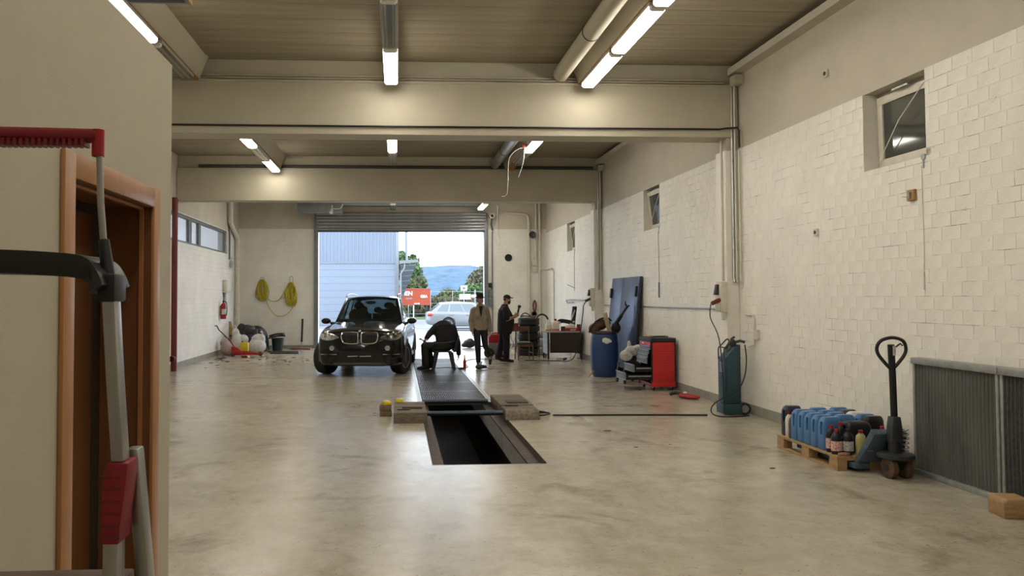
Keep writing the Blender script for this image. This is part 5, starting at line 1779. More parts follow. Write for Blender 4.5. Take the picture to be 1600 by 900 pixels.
def jug(x, y, label, body, cap, w_=0.15, d_=0.12, h_=0.24, liquid=None):
    t = thing('jug', label, 'jug', (x, y, ZD))
    m = MB()
    def ring(z, s, o=0):
        return [(a * s + o, b * s, z) for a, b in rrect(w_, d_, 0.03, 3)]
    m.loft([ring(0, 0.95), ring(0.01, 1), ring(h_ * 0.75, 1), ring(h_ * 0.92, 0.7), ring(h_, 0.4)])
    m.build('body', body, t, smooth=True)
    m = MB(); m.lathe([(0.035, h_ - 0.005), (0.04, h_ + 0.03), (0.028, h_ + 0.055), (0.0, h_ + 0.058)], 16)
    m.build('cap', cap, t, smooth=True)
    if liquid:
        m = MB(); m.loft([ring(0.012, 1.02), ring(h_ * 0.2, 1.02)])
        m.build('liquid', liquid, t, smooth=True)
    m = MB(); m.tube(spline([(w_ * 0.42, 0, h_ * 0.4), (w_ * 0.72, 0, h_ * 0.5), (w_ * 0.7, 0, h_ * 0.82), (w_ * 0.3, 0, h_ * 0.9)], 5), 0.012, 8)
    m.build('handle', body, t, smooth=True)
    return t
M_MILK = mat('milky_plastic', (0.72, 0.66, 0.58), 0.4)
jug(4.17, 21.2, 'white jug on the left corner of the desk', M_CWHITE, M_WHITEP, 0.14, 0.12, 0.22, mat('amber_liquid', (0.45, 0.22, 0.08), 0.3))
jug(4.36, 21.12, 'clear jug with red cap and pink fluid on the desk', M_MILK, M_RED, 0.19, 0.14, 0.29, mat('pink_liquid', (0.55, 0.12, 0.16), 0.3))
jug(4.26, 21.52, 'pale jug at the back of the desk behind the other two', M_MILK, M_WHITEP, 0.13, 0.12, 0.26)
t = thing('box', 'flat red carton on the front edge of the desk', 'box', (4.80, 21.05, ZD))
m = MB(); m.box(-0.17, 0.17, -0.06, 0.06, 0, 0.085)
m.build('carton', M_RED, t, bev=0.004)
m = MB(); m.box(-0.06, 0.10, -0.062, -0.0605, 0.02, 0.06)
m.build('print', M_LABELR, t)
t = thing('box', 'small dark red carton left of the flat one on the desk', 'box', (4.565, 21.10, ZD))
m = MB(); m.box(-0.05, 0.05, -0.05, 0.05, 0, 0.13)
m.build('carton', M_DKRED, t, bev=0.004)
m = MB(); m.box(-0.05, 0.05, -0.052, -0.0505, 0.09, 0.125)
m.build('print', M_BLACK, t)
t = thing('can', 'red tin with dark lid at the right end of the desk', 'can', (5.02, 21.15, ZD))
m = MB(); m.lathe([(0.0, 0.0), (0.055, 0.0), (0.055, 0.17), (0.0, 0.17)], 20)
m.build('tin', mat('dark_red_tin', (0.16, 0.01, 0.02), 0.35), t, smooth=True)
m = MB(); m.lathe([(0.057, 0.165), (0.057, 0.185), (0.0, 0.185)], 20)
m.build('lid', M_BLACK, t, smooth=True)
t = thing('seat_frame', 'black seat frame piled on the desk against the wall', 'seat frame', (4.76, 21.45, ZD))
m = MB()
m.tube(spline([(-0.27, -0.1, 0.02), (-0.28, -0.1, 0.22), (-0.20, -0.1, 0.30), (0.08, -0.1, 0.26), (0.12, -0.1, 0.24)], 5), 0.035, 10)
m.tube(spline([(-0.22, 0.08, 0.02), (-0.23, 0.08, 0.2), (-0.10, 0.08, 0.24), (0.10, 0.08, 0.20)], 5), 0.03, 10)
m.build('arm', M_BLACK, t, smooth=True)
m = MB(); m.loft([[(x - 0.05, -0.10, z), (x + 0.075, -0.10, z), (x + 0.075, 0.0, z), (x - 0.05, 0.0, z)] for x, z in ((0.13, 0.0), (0.15, 0.3), (0.19, 0.62), (0.19, 0.68))])
m.build('back', M_BLACK, t, bev=0.02)
m = MB(); m.tube([(0.08, -0.11, 0.27), (0.15, -0.12, 0.45), (0.20, -0.12, 0.58)], 0.02, 8); m.cbox((0.16, -0.11, 0.25), (0.08, 0.02, 0.05))
m.build('slots', M_STEEL, t, smooth=True)
t = thing('rag', 'crumpled white rags on the desk under the black seat frame', 'rag', (4.78, 21.24, ZD))
m = MB()
for (c, r_) in (((-0.08, 0, 0.10), (0.10, 0.05, 0.06)), ((0.06, 0.0, 0.12), (0.12, 0.05, 0.08)), ((0.15, -0.02, 0.05), (0.07, 0.05, 0.05)), ((-0.02, 0.02, 0.05), (0.18, 0.05, 0.05))):
    m.ell(c, r_, 12, 8)
fused(m, 'cloth', M_CWHITE, t, 0.012, 2)
m = MB(); m.box(0.0, 0.15, 0.0, 0.15, 0.0, 0.17)
tag(m.build('box', M_CWHITE, bev=0.005), 'white box on the floor under the right end of the desk', 'box', loc=(4.72, 20.72, 0))
m = MB()
for (c, r_) in (((0, 0, 0.025), (0.08, 0.05, 0.03)), ((0.06, 0.01, 0.02), (0.05, 0.04, 0.022))):
    m.ell(c, r_, 10, 6)
tag(fused(m, 'rag', M_CWHITE, None, 0.01, 2), 'white rag on the floor under the desk', 'rag', loc=(4.42, 21.0, 0))
pipe('cable', 'black cable from the far switch box down to the floor before the desk', [(4.72, 19.13, 1.58), (4.70, 19.25, 1.5), (4.74, 19.5, 1.3), (4.76, 19.9, 0.75), (4.70, 20.2, 0.2), (4.55, 20.35, 0.015), (4.2, 20.45, 0.012), (3.7, 20.5, 0.012), (3.4, 20.6, 0.012)], 0.012, M_BLACK, 'cable', 8, 6)
m = MB(); m.cyl((0, 0, 0), (0.09, 0.02, 0.03), 0.04, 0.03, n=12)
tag(m.build('plug', M_BLACK, smooth=True), 'black plug lying on the floor in front of the desk', 'plug', loc=(4.45, 20.55, 0.03))

# tyres
m = MB()
tp = [(0.20, -0.085), (0.215, -0.105), (0.27, -0.11), (0.31, -0.09), (0.318, -0.06), (0.318, -0.03), (0.312, -0.025), (0.312, 0.025), (0.318, 0.03), (0.318, 0.06), (0.31, 0.09), (0.27, 0.11), (0.215, 0.105), (0.20, 0.085)]
m.lathe(tp + [tp[0]], 40)
ty0 = m.build('tyre', M_RUBBER, smooth=True)
for k in range(5):
    o = ty0 if k == 0 else ty0.copy()
    if k:
        COL.objects.link(o)
    tag(o, ('bottom tyre of the stack behind the wooden chair', 'second tyre from the bottom of the stack', 'middle tyre of the stack behind the wooden chair', 'fourth tyre of the stack behind the wooden chair', 'top tyre of the stack behind the wooden chair')[k],
        'tyre', 'tyre stack by the far right corner', (3.86 + 0.012 * (k % 2), 22.6 - 0.01 * k, 0.112 + 0.221 * k), 0.7 * k)
t = thing('cable_heap', 'tangle of black cables on top of the tyre stack', 'cable', (3.82, 22.55, 1.115))
m = MB()
m.tube(spline([(-0.22, -0.1, 0.012), (-0.2, -0.12, 0.06), (-0.1, -0.1, 0.13), (0.0, -0.12, 0.10), (0.1, -0.1, 0.03), (0.18, -0.05, 0.015), (0.05, 0.1, 0.03), (-0.15, 0.05, 0.05)], 6), 0.016, 8)
m.tube(spline([(-0.18, 0.0, 0.02), (-0.05, -0.15, 0.05), (0.1, -0.15, 0.02), (0.2, 0.0, 0.02)], 6), 0.014, 8)
m.build('cable', M_BLACK, t, smooth=True)
m = MB(); m.ell((0.20, -0.12, 0.03), (0.04, 0.04, 0.03), 10, 8)
m.build('connector', M_RED, t, smooth=True)
t = thing('steering_rim', 'black hoop standing behind the tyre stack', 'hoop', (4.36, 23.1, 0.55))
m = MB(); m.tube([(0.20 * cos(a), 0.0, 0.38 + 0.26 * sin(a)) for a in [pi * k / 20 for k in range(21)]] , 0.028, 10)
m.build('hoop', M_BLACK, t, smooth=True)
m = MB()
for s in (-1, 1):
    m.cyl((s * 0.20, 0, -0.55), (s * 0.20, 0, 0.38), 0.022, n=8)
m.build('stand', M_BLACK, t, smooth=True)
t = thing('shelf_rack', 'low black rack with pale boxes between tyres and desk', 'rack', (4.02, 21.80, 0))
for z in (0.05, 0.3, 0.55):
    m = MB(); m.box(-0.0, 0.28, 0.0, 0.4, z, z + 0.02)
    m.build('shelf', M_BLACK, t)
for x in (0.01, 0.27):
    for y in (0.01, 0.39):
        m = MB(); m.box(x - 0.012, x + 0.012, y - 0.012, y + 0.012, 0, 0.72)
        m.build('post', M_BLACK, t)
for k, z in enumerate((0.071, 0.321, 0.571)):
    m = MB(); m.box(-0.05, 0.05, -0.08, 0.08, 0, 0.16)
    tag(m.build('small_box', mat('pale_grey_box', (0.45, 0.46, 0.47), 0.5), bev=0.004), ('pale box on the bottom shelf of the black rack', 'pale box on the middle shelf of the black rack', 'pale box on the top shelf of the black rack')[k], 'box', 'boxes on the black rack', (4.10, 21.95, z))

# wooden chair
M_CHAIRW = mat('reddish_chair_wood', (0.15, 0.065, 0.028), 0.45, var=0.25, vscale=8, stretch=(6, 6, 1))
ch = thing('chair', 'brown wooden chair with dark seat in front of the tyre stack', 'chair', (3.46, 20.98, 0), radians(4))
m = MB(); m.prism(rrect(0.44, 0.42, 0.05), 0.43, 0.47, 'z')
m.build('seat', M_BLACK, ch, bev=0.01)
m = MB(); m.box(-0.2, 0.2, -0.195, -0.175, 0.36, 0.43); m.box(-0.2, 0.2, 0.175, 0.195, 0.36, 0.43); m.box(-0.2, -0.18, -0.175, 0.175, 0.36, 0.43); m.box(0.18, 0.2, -0.175, 0.175, 0.36, 0.43)
m.build('apron', M_CHAIRW, ch)
for sx in (-1, 1):
    m = MB(); m.tube([(sx * 0.205, -0.20, 0.0), (sx * 0.19, -0.185, 0.43)], [0.016, 0.022], 8)
    m.build('leg', M_CHAIRW, ch, smooth=True)
    m = MB(); m.tube([(sx * 0.20, 0.25, 0.0), (sx * 0.19, 0.19, 0.43), (sx * 0.185, 0.23, 0.92)], [0.016, 0.022, 0.015], 8)
    m.build('leg', M_CHAIRW, ch, smooth=True)
    m = MB(); m.tube([(sx * 0.195, -0.19, 0.2), (sx * 0.195, 0.22, 0.2)], 0.011, 8)
    m.build('stretcher', M_CHAIRW, ch, smooth=True)
m = MB(); m.loft([[(x, 0.215 + 0.03 * (1 - (x / 0.19) ** 2), z) for z in (0.78, 0.90)] + [(x, 0.235 + 0.03 * (1 - (x / 0.19) ** 2), z) for z in (0.90, 0.78)] for x in [-0.185 + 0.37 * k / 8 for k in range(9)]])
m.build('backrest', M_CHAIRW, ch)
m = MB(); m.tube([(-0.15, 0.0, 0.482), (0.0, 0.05, 0.49), (0.16, -0.02, 0.484)], [0.012, 0.014, 0.01], 8)
tag(m.build('rag', M_CWHITE, smooth=True), 'white rag on the seat of the wooden chair', 'rag', loc=(3.46, 20.98, 0))

# red-topped machine, stand and box beside the man in black
t = thing('compressor', 'red topped grey wheeled machine behind the person in black', 'machine', (2.78, 21.9, 0))
m = MB(); m.box(-0.22, 0.22, -0.15, 0.15, 0.12, 0.42)
m.build('base', mat('warm_grey_plastic', (0.20, 0.19, 0.17), 0.5), t, bev=0.03)
m = MB(); m.loft([[(a * w_, b * w_ * 0.8, z) for a, b in rrect(0.42, 0.36, 0.07, 4)] for z, w_ in ((0.42, 1.0), (0.6, 1.0), (0.66, 0.85), (0.67, 0.6))])
m.build('hood', M_RED, t, smooth=True)
m = MB(); m.tube([(-0.28, 0, 0.60), (-0.20, 0, 0.64), (0.0, 0, 0.70), (0.2, 0, 0.66)], 0.02, 8)
m.build('handle', M_RED, t, smooth=True)
for x in (-0.24, 0.26):
    m = MB(); m.lathe([(0.05, -0.035), (0.12, -0.035), (0.14, -0.02), (0.14, 0.02), (0.12, 0.035), (0.05, 0.035)], 22, Matrix.Translation((x * 0.85, -0.19, 0.14)), axis='y')
    w_ = m.build('wheel', M_RUBBER, t, smooth=True)
    m = MB(); m.lathe([(0.0, -0.037), (0.06, -0.036), (0.06, 0.036), (0.0, 0.037)], 16, Matrix.Translation((x * 0.85, -0.19, 0.14)), axis='y')
    m.build('hub', M_ALU, w_, smooth=True)
t = thing('grinder_stand', 'small red machine on a metal stand between the person in black and the tyres', 'machine', (3.34, 22.25, 0))
for sx in (-1, 1):
    m = MB(); m.tube([(sx * 0.16, -0.1, 0), (-sx * 0.13, 0.0, 0.72)], 0.014, 8)
    m.build('stand_leg', M_STEEL, t, smooth=True)
    m = MB(); m.tube([(sx * 0.15, 0.1, 0), (sx * 0.12, 0.02, 0.72)], 0.014, 8)
    m.build('stand_leg', M_STEEL, t, smooth=True)
m = MB(); m.box(-0.16, 0.16, -0.1, 0.1, 0.72, 0.96)
m.build('machine_body', M_DKRED, t, bev=0.03)
t = thing('hose_reel', 'brown sack and coiled hose on the floor behind the person in black', 'sack', (3.02, 22.95, 0))
m = MB()
for (c, r_) in (((0, 0, 0.2), (0.2, 0.18, 0.22)), ((0.05, 0, 0.4), (0.14, 0.13, 0.14)), ((-0.12, 0, 0.12), (0.14, 0.14, 0.13))):
    m.ell(c, r_, 14, 10)
fused(m, 'sack', mat('brown_sack', (0.20, 0.16, 0.11), 0.85, var=0.3, vscale=14), t, 0.015, 3)
m = MB(); m.tube([(0.15 + 0.12 * cos(a), -0.22 + 0.01 * a / 6, 0.15 + 0.12 * sin(a)) for a in [2 * pi * k / 20 for k in range(45)]], 0.018, 8)
m.build('hose', M_BLACK, t, smooth=True)

# ---- fittings on the back wall, right of the gate
pipe('pipe', 'dark vertical pipe on the back wall beside the gate', [(3.27, YB - 0.04, 0.0), (3.27, YB - 0.04, 4.0)], 0.024, M_GREYSTEEL)
pipe('pipe', 'white pipe bending down the back wall from the ceiling', [(3.64, YB - 0.05, 4.65), (4.40, YB - 0.05, 4.60), (4.52, YB - 0.05, 4.55), (4.55, YB - 0.05, 4.4), (4.55, YB - 0.05, 0.35)], 0.045, M_PIPE)
for k, (x, lab) in enumerate(((4.80, 'left of two conduits in the far right corner'), (4.93, 'right of two conduits in the far right corner'))):
    pipe('pipe', lab, [(x, YB - 0.05, 5.0), (x, YB - 0.05, 0.3 if k else 2.9)], 0.028 + 0.012 * k, M_PIPE)
t = thing('flue_opening', 'black round opening in the back wall right of the gate', 'opening', (3.84, YB, 3.085))
m = MB(); m.lathe([(0.125, 0.0), (0.125, -0.03), (0.108, -0.03), (0.105, -0.004), (0.0, -0.004)], 28, axis='y')
m.build('sleeve', M_BLACKM, t, smooth=True)
m = MB(); m.box(0.12, 0.17, -0.02, 0.0, -0.1, 0.12)
m.build('flap_hinge', M_WHITEP, t)
t = thing('horn', 'round black alarm horn high on the back wall', 'horn', (4.66, YB, 3.87))
m = MB(); m.lathe([(0.05, -0.02), (0.06, -0.10), (0.12, -0.18), (0.125, -0.2), (0.09, -0.19), (0.0, -0.14)], 24, axis='y')
m.build('bell', M_DKSTEEL, t, smooth=True)
m = MB(); m.box(-0.05, 0.05, -0.03, 0, -0.05, 0.05)
m.build('bracket', M_BLACK, t)
t = thing('switch_box', 'two stacked white switches in the far right corner', 'switch box', (4.74, YB, 2.75))
for z in (-0.16, 0.06):
    m = MB(); m.box(-0.08, 0.08, -0.07, 0, z, z + 0.17)
    m.build('switch', M_PIPE, t, bev=0.008)
pipe('pipe', 'thin pipe with tap on the far end of the right wall', [(4.9, YB - 0.3, 2.64), (WR - 0.03, YB - 0.5, 2.64), (WR - 0.03, 25.2, 2.66), (WR - 0.03, 25.0, 2.55), (WR - 0.03, 25.0, 0.6)], 0.016, M_STEEL)
pipe('pipe', 'pale bent pipe on the right wall above the desk', [(WR - 0.03, 19.6, 1.62), (WR - 0.03, 22.6, 1.64), (WR - 0.06, 23.0, 1.62), (WR - 0.06, 22.9, 1.54), (WR - 0.04, 22.2, 1.56)], 0.018, M_STEEL)
t = thing('hanging_tool', 'red brown strap hanging on the back wall behind the tyres', 'strap', (4.74, YB - 0.05, 1.25))
m = MB(); m.tube(spline([(0, 0, 0.36), (-0.05, 0, 0.2), (-0.03, 0, 0.0), (0.02, 0, 0.0), (0.05, 0, 0.2), (0, 0, 0.36)], 6), 0.022, 8)
m.build('strap', M_DKRED, t, smooth=True)
m = MB(); m.lathe([(0.08 + 0.02 * cos(2 * pi * k / 8), 0.02 * sin(2 * pi * k / 8)) for k in range(9)], 20, Matrix.Translation((-0.02, -0.02, -0.12)) @ Matrix.Rotation(pi / 2, 4, 'X'))
m.build('ring', M_DKSTEEL, t, smooth=True)
t = thing('gate_control', 'grey gate control boxes beside the right guide rail', 'control box', (3.16, YB, 1.75))
for (z, h_) in ((0.0, 0.22), (0.3, 0.16), (-0.35, 0.28)):
    m = MB(); m.box(-0.02, 0.09, -0.09, 0, z, z + h_)
    m.build('control', M_GREYSTEEL if h_ > 0.2 else M_BLACK, t, bev=0.008)
t = thing('camera_unit', 'small round white device above the right end of the shutter', 'device', (3.25, YB - 0.12, 4.52))
m = MB(); m.cyl((0, 0.1, 0), (0, -0.12, 0), 0.09, n=20)
m.build('housing', M_PIPE, t, smooth=True)
m = MB(); m.cyl((0, -0.122, 0), (0, -0.13, 0), 0.05, n=16)
m.build('lens', M_BLACK, t, smooth=True)
m = MB(); m.tube([(0.0, 0, -0.08), (-0.02, 0.0, -0.3), (0.02, 0, -0.5)], 0.03, 8)
m.build('chain_drive', M_DKSTEEL, t, smooth=True)
pipe('cable', 'loose cables looping down the wall beside the shutter', [(3.46, YB - 0.12, 4.9), (3.46, YB - 0.03, 4.1), (3.52, YB - 0.04, 3.8), (3.56, YB - 0.04, 3.6), (3.46, YB - 0.03, 3.55), (3.38, YB - 0.03, 3.75), (3.37, YB - 0.03, 4.2)], 0.012, M_WHITEP, 'cable', 6, 6)
t = thing('box', 'white tub on the floor beside the gate behind the walking person', 'box', (3.33, 26.0, 0))
m = MB(); m.loft([[(a * s_, b * s_, z) for a, b in rrect(0.3, 0.3, 0.05, 3)] for z, s_ in ((0, 0.85), (0.26, 1.0))])
m.build('tub', M_CWHITE, t, smooth=True)
m = MB(); m.box(-0.16, 0.16, -0.16, 0.16, 0.26, 0.30)
m.build('lid', M_BLACK, t, bev=0.01)
m = MB(); m.tube([(-0.1, 0, 0.32), (0.0, 0, 0.45), (0.12, 0, 0.34)], 0.03, 8)
m.build('grip', M_DKSTEEL, t, smooth=True)

# heater box and spot above the gate
t = thing('air_curtain', 'long grey metal box under the ceiling left above the gate', 'air curtain', (-3.30, 25.35, 4.54))
m = MB(); m.loft([[(x, y, z) for y, z in ((0, 0.05), (0.06, 0), (0.5, 0), (0.5, 0.29), (0, 0.29))] for x in (0.0, 0.03, 1.44, 1.47)])
m.build('casing', M_GREYSTEEL, t)
for x in (0.2, 1.27):
    m = MB(); m.tube([(x, 0.25, 0.29), (x, 0.25, ZC - 4.54)], 0.012, 6)
    m.build('hanger', M_STEEL, t)
def SPT(q): q.v = [(p[0] + 1.15, p[1] - 0.15, p[2] + 0.06) for p in q.v]; return q
m = MB(); m.cyl((0, 0, 0.0), (-0.02, -0.08, -0.12), 0.035, 0.06, n=14)
SPT(m).build('spot_shade', M_WHITEP, t, smooth=True)
m = MB(); m.tube([(0.0, 0.155, 0.1), (0, 0.05, 0.14), (0, 0.0, 0.02)], 0.02, 8)
SPT(m).build('spot_arm', M_PIPE, t, smooth=True)
m = MB(); m.tube(spline([(0.03, 0.0, 0.03), (0.2, 0, 0.02), (0.3, 0.0, 0.06), (0.36, 0.0, 0.18)], 5), 0.018, 6)
SPT(m).build('spot_cable', M_PIPE, t, smooth=True)
for k in range(3):
    pipe('pipe', ('lowest of three thin pipes above the roller shutter', 'middle of three thin pipes above the roller shutter', 'highest of three thin pipes above the roller shutter')[k], [(-1.7, YB - 0.02, 4.76 + 0.07 * k), (2.85, YB - 0.02, 4.75 + 0.07 * k)], 0.014, M_PIPE)
pipe('cable', 'thin rope hanging inside the right edge of the gate', [(2.82, 26.3, 3.9), (2.86, 26.3, 2.9), (2.93, 26.3, 1.6)], 0.008, M_GREYSTEEL, 'rope', 6, 4)

# ================================================================== LEFT REAR CORNER
stp = pipe('pipe', 'dark red standpipe beside the office wall corner', [(-5.27, 18.45, 0.0), (-5.27, 18.45, 4.1)], 0.07, M_DKRED, 'pipe', 16)
t = MB().lathe([(0.05, 0.02), (0.07, -0.01), (0.05, -0.02)], 16, Matrix.Translation((-5.27, 18.37, 0.30)), axis='y').build('valve', M_DKRED, stp, smooth=True)
VT = Matrix.Translation((-5.27, 18.37, 0.30))
m = MB(); m.lathe([(0.05, 0.0), (0.075, -0.02), (0.075, -0.06), (0.04, -0.09), (0.0, -0.09)], 16, VT, axis='y')
m.build('valve_body', M_DKRED, t, smooth=True)
m = MB(); m.lathe([(0.06 + 0.012 * cos(2 * pi * k / 8), -0.11 + 0.012 * sin(2 * pi * k / 8)) for k in range(9)], 20, VT, axis='y'); m.box(-0.06, 0.06, -0.115, -0.105, -0.01, 0.01, VT)
m.build('hand_wheel', M_DKRED, t, smooth=True)
m = MB(); m.tube(spline([(-5.315, 24.75, 5.1), (-5.315, 24.75, 4.25), (-5.315, 24.82, 4.08), (-5.315, 25.55, 3.80), (-5.315, 25.75, 3.68), (-5.315, 25.8, 3.5), (-5.315, 25.8, 1.8), (-5.315, 25.8, 0.03)], 5), 0.075, 16)
for z in (1.35, 2.7):
    m.lathe([(0.078, z - 0.04), (0.09, z - 0.03), (0.09, z + 0.03), (0.078, z + 0.04)], 16, Matrix.Translation((-5.315, 25.8, 0)))
tag(m.build('pipe', M_PIPE, smooth=True), 'thick white downpipe with an offset in the rear left corner', 'pipe')
pipe('cable', 'dark conduit beside the strip window in the rear left corner', [(WL + 0.03, 24.95, 5.1), (WL + 0.03, 24.95, 2.95)], 0.028, M_GREYSTEEL)
t = thing('wall_lamp', 'round grey fitting under the end of the strip window', 'lamp', (WL, 25.15, 2.82))
m = MB(); m.lathe([(0.13, 0.0), (0.13, 0.05), (0.10, 0.08), (0.0, 0.085)], 20, axis='x')
m.build('disc', mat('pale_grey_fitting', (0.40, 0.41, 0.43), 0.45), t, smooth=True)
m = MB(); m.tube(spline([(0.04, 0.02, 0.12), (0.05, 0.05, 0.22), (0.05, 0.3, 0.20), (0.05, 0.34, 0.0), (0.05, 0.34, -0.9)], 5), 0.018, 8)
m.build('conduit', M_PIPE, t, smooth=True)
t = thing('fuse_box', 'small cream box on the left wall above the fire extinguisher', 'fuse box', (WL, 24.2, 2.12))
m = MB(); m.box(0, 0.12, -0.10, 0.14, -0.14, 0.16)
m.build('box', M_PIPE, t, bev=0.02)
m = MB(); m.box(0.0, 0.16, -0.12, 0.36, -0.24, -0.17)
m.build('tray', M_PIPE, t, bev=0.01)
m = MB(); m.tube([(0.05, 0.05, -0.24), (0.05, 0.05, -0.85)], 0.05, 10)
m.build('duct', M_STEEL, t, smooth=True)
t = thing('fire_extinguisher', 'red fire extinguisher on the left wall near the rear corner', 'fire extinguisher', (WL + 0.11, 23.75, 1.08))
m = MB(); m.lathe([(0.0, 0.0), (0.075, 0.0), (0.085, 0.02), (0.085, 0.40), (0.06, 0.46), (0.025, 0.48), (0.025, 0.52), (0.0, 0.52)], 22)
m.build('bottle', M_RED, t, smooth=True)
m = MB(); m.box(-0.02, 0.02, -0.03, 0.09, 0.52, 0.56); m.box(-0.015, 0.015, 0.0, 0.10, 0.575, 0.59)
m.build('valve_head', M_BLACK, t, bev=0.004)
m = MB(); m.tube(spline([(0.03, -0.03, 0.53), (0.10, -0.05, 0.5), (0.115, -0.03, 0.3), (0.10, -0.02, 0.1)], 5), 0.012, 8)
m.build('hose', M_BLACK, t, smooth=True)
m = MB(); m.box(-0.109, -0.085, -0.03, 0.03, 0.1, 0.4)
m.build('bracket', M_STEEL, t)
m = MB(); m.lathe([(0.0865, 0.14), (0.0865, 0.30)], 14, a0=-2.0, a1=0.6)
m.build('instruction_label', M_LABEL, t)
# hoses
M_HOSE = mat('yellow_hose', (0.52, 0.43, 0.03), 0.45, var=0.25, vscale=12)
def coil(label, x, zt, w_, h_, n, hook):
    t = thing('hose_coil', label, 'hose', (x, YB - 0.06, zt), 0, 'yellow hoses on the back wall')
    for k in range(n):
        m = MB()
        ww, hh = w_ * (0.25 + 0.75 * ((k + 0.5) / n)), h_ * random.uniform(0.80, 1.04)
        dx, dy = random.uniform(-0.03, 0.03), random.uniform(-0.05, 0.03)
        pts = [(dx + ww / 2 * sin(a) * (1 - 0.25 * cos(a)), dy - 0.02 * cos(3 * a), -hh / 2 + hh / 2 * cos(a)) for a in [2 * pi * q / 28 for q in range(29)]]
        ra = random.uniform(-0.13, 0.13); dx2 = random.uniform(-0.03, 0.03)
        pts = [(p[0] * cos(ra) - p[2] * sin(ra) + dx2, p[1], p[2] * cos(ra) + p[0] * sin(ra)) for p in pts]
        m.tube(pts, 0.0135, 8, False)
        m.build('loop', M_HOSE, t, smooth=True)
    m = MB()
    m.tube(spline([(-0.05, 0.05, 0.0), (-0.05, -0.06, 0.0), (-0.05, -0.07, hook), (0.05, -0.07, hook), (0.05, -0.06, 0.0), (0.05, 0.05, 0.0)], 4), 0.011, 8)
    m.build('hook', M_STEEL, t, smooth=True)
    return t
coil('left coil of yellow hose hanging on the back wall', -4.60, 2.34, 0.36, 0.72, 16, 0.07)
coil('right coil of yellow hose hanging on the back wall', -3.62, 2.24, 0.36, 0.80, 15, 0.18)
pipe('hose', 'yellow hose sagging between the two coils, upper strand', [(-4.46, YB - 0.09, 1.72), (-4.30, YB - 0.09, 1.61), (-4.05, YB - 0.09, 1.65), (-3.85, YB - 0.09, 1.95), (-3.72, YB - 0.09, 2.2)], 0.012, M_HOSE, 'hose', 8, 6)
pipe('hose', 'yellow hose sagging between the two coils, lower loop', [(-4.47, YB - 0.13, 1.75), (-4.40, YB - 0.13, 1.45), (-4.15, YB - 0.13, 1.13), (-3.85, YB - 0.13, 1.12), (-3.6, YB - 0.13, 1.35), (-3.48, YB - 0.13, 1.8), (-3.5, YB - 0.13, 2.1)], 0.012, M_HOSE, 'hose', 8, 6)

# rubbish pile
t = thing('tarpaulin', 'large black tarpaulin heap in the rear left corner', 'tarpaulin', (-4.68, 25.25, 0))
m = MB()
for (c, r_) in (((-0.25, 0.2, 0.35), (0.38, 0.5, 0.5)), ((0.06, 0.15, 0.4), (0.38, 0.5, 0.42)), ((0.22, 0.1, 0.22), (0.26, 0.45, 0.35)), ((-0.42, 0.15, 0.6), (0.15, 0.3, 0.3))):
    m.ell(c, r_, 16, 12)
o = fused(m, 'sheet', mat('black_tarpaulin', (0.018, 0.020, 0.025), 0.5, var=0.3, vscale=6, bump=0.5, bscale=9), t, 0.03, 2)
for v in o.data.vertices:
    if v.co.z < 0.02:
        v.co.z = 0.002
m = MB(); m.loft([[(0.34, -0.2, 0.02), (0.48, -0.2, 0.02), (0.48, 0.3, 0.02), (0.34, 0.3, 0.02)], [(0.22, -0.2, 0.72), (0.30, -0.2, 0.70), (0.30, 0.3, 0.70), (0.22, 0.3, 0.72)]])
m.build('grey_flap', mat('grey_tarpaulin', (0.10, 0.10, 0.09), 0.7), t, bev=0.02)
def bag(label, x, y, blobs, material, seed):
    random.seed(seed)
    t = thing('sack', label, 'sack', (x, y, 0), 0, 'rubbish sacks in the rear left corner')
    m = MB()
    for c, r_ in blobs:
        m.ell(c, r_, 16, 12)
    o = fused(m, 'bag', material, t, 0.02, 2)
    for v in o.data.vertices:
        v.co += Vector((random.uniform(-1, 1), random.uniform(-1, 1), random.uniform(-1, 1))) * 0.003
        if v.co.z < 0.004:
            v.co.z = 0.004
    m = MB(); zt = max(v.co.z for v in o.data.vertices)
    top = max(o.data.vertices, key=lambda v: v.co.z).co
    m.tube([(top.x, top.y, top.z - 0.03), (top.x + 0.02, top.y, top.z + 0.03), (top.x - 0.03, top.y, top.z + 0.07)], [0.03, 0.015, 0.035], 8)
    m.build('knot', material, t, smooth=True)
    return t
M_SACK = mat('white_sack', (0.62, 0.61, 0.59), 0.5, var=0.2, vscale=9, bump=0.5, bscale=7)
M_SACKP = mat('pinkish_sack', (0.42, 0.33, 0.31), 0.5, var=0.25, vscale=9, bump=0.5, bscale=7)
bag('white rubbish sack leaning on the black tarpaulin', -4.38, 24.25, [((0, 0, 0.22), (0.28, 0.24, 0.24)), ((0.03, 0.05, 0.42), (0.22, 0.18, 0.18)), ((0.14, 0.0, 0.5), (0.10, 0.1, 0.1))], M_SACK, 1)
bag('upright white sack behind the yellow canister', -4.98, 24.25, [((0, 0, 0.3), (0.2, 0.2, 0.32)), ((-0.06, 0, 0.62), (0.12, 0.1, 0.16)), ((0.18, 0, 0.42), (0.16, 0.14, 0.16))], M_SACK, 2)
bag('pinkish rubbish sack behind the red trolley jack', -5.10, 23.45, [((0, 0, 0.20), (0.22, 0.22, 0.22)), ((-0.08, 0.02, 0.36), (0.16, 0.15, 0.14))], M_SACKP, 4)
t = thing('oil_box', 'dark machine part on top of the white sacks', 'machine part', (-4.66, 24.62, 0.55))
m = MB(); m.ell((0, 0, 0.15), (0.17, 0.15, 0.15), 16, 10); m.cbox((0.16, -0.02, 0.10), (0.14, 0.16, 0.16))
fused(m, 'casing', M_DKSTEEL, t, 0.015, 2)
m = MB(); m.cyl((0.0, -0.02, -0.55), (0, -0.02, 0.03), 0.05, n=12)
m.build('foot', M_DKSTEEL, t, smooth=True)
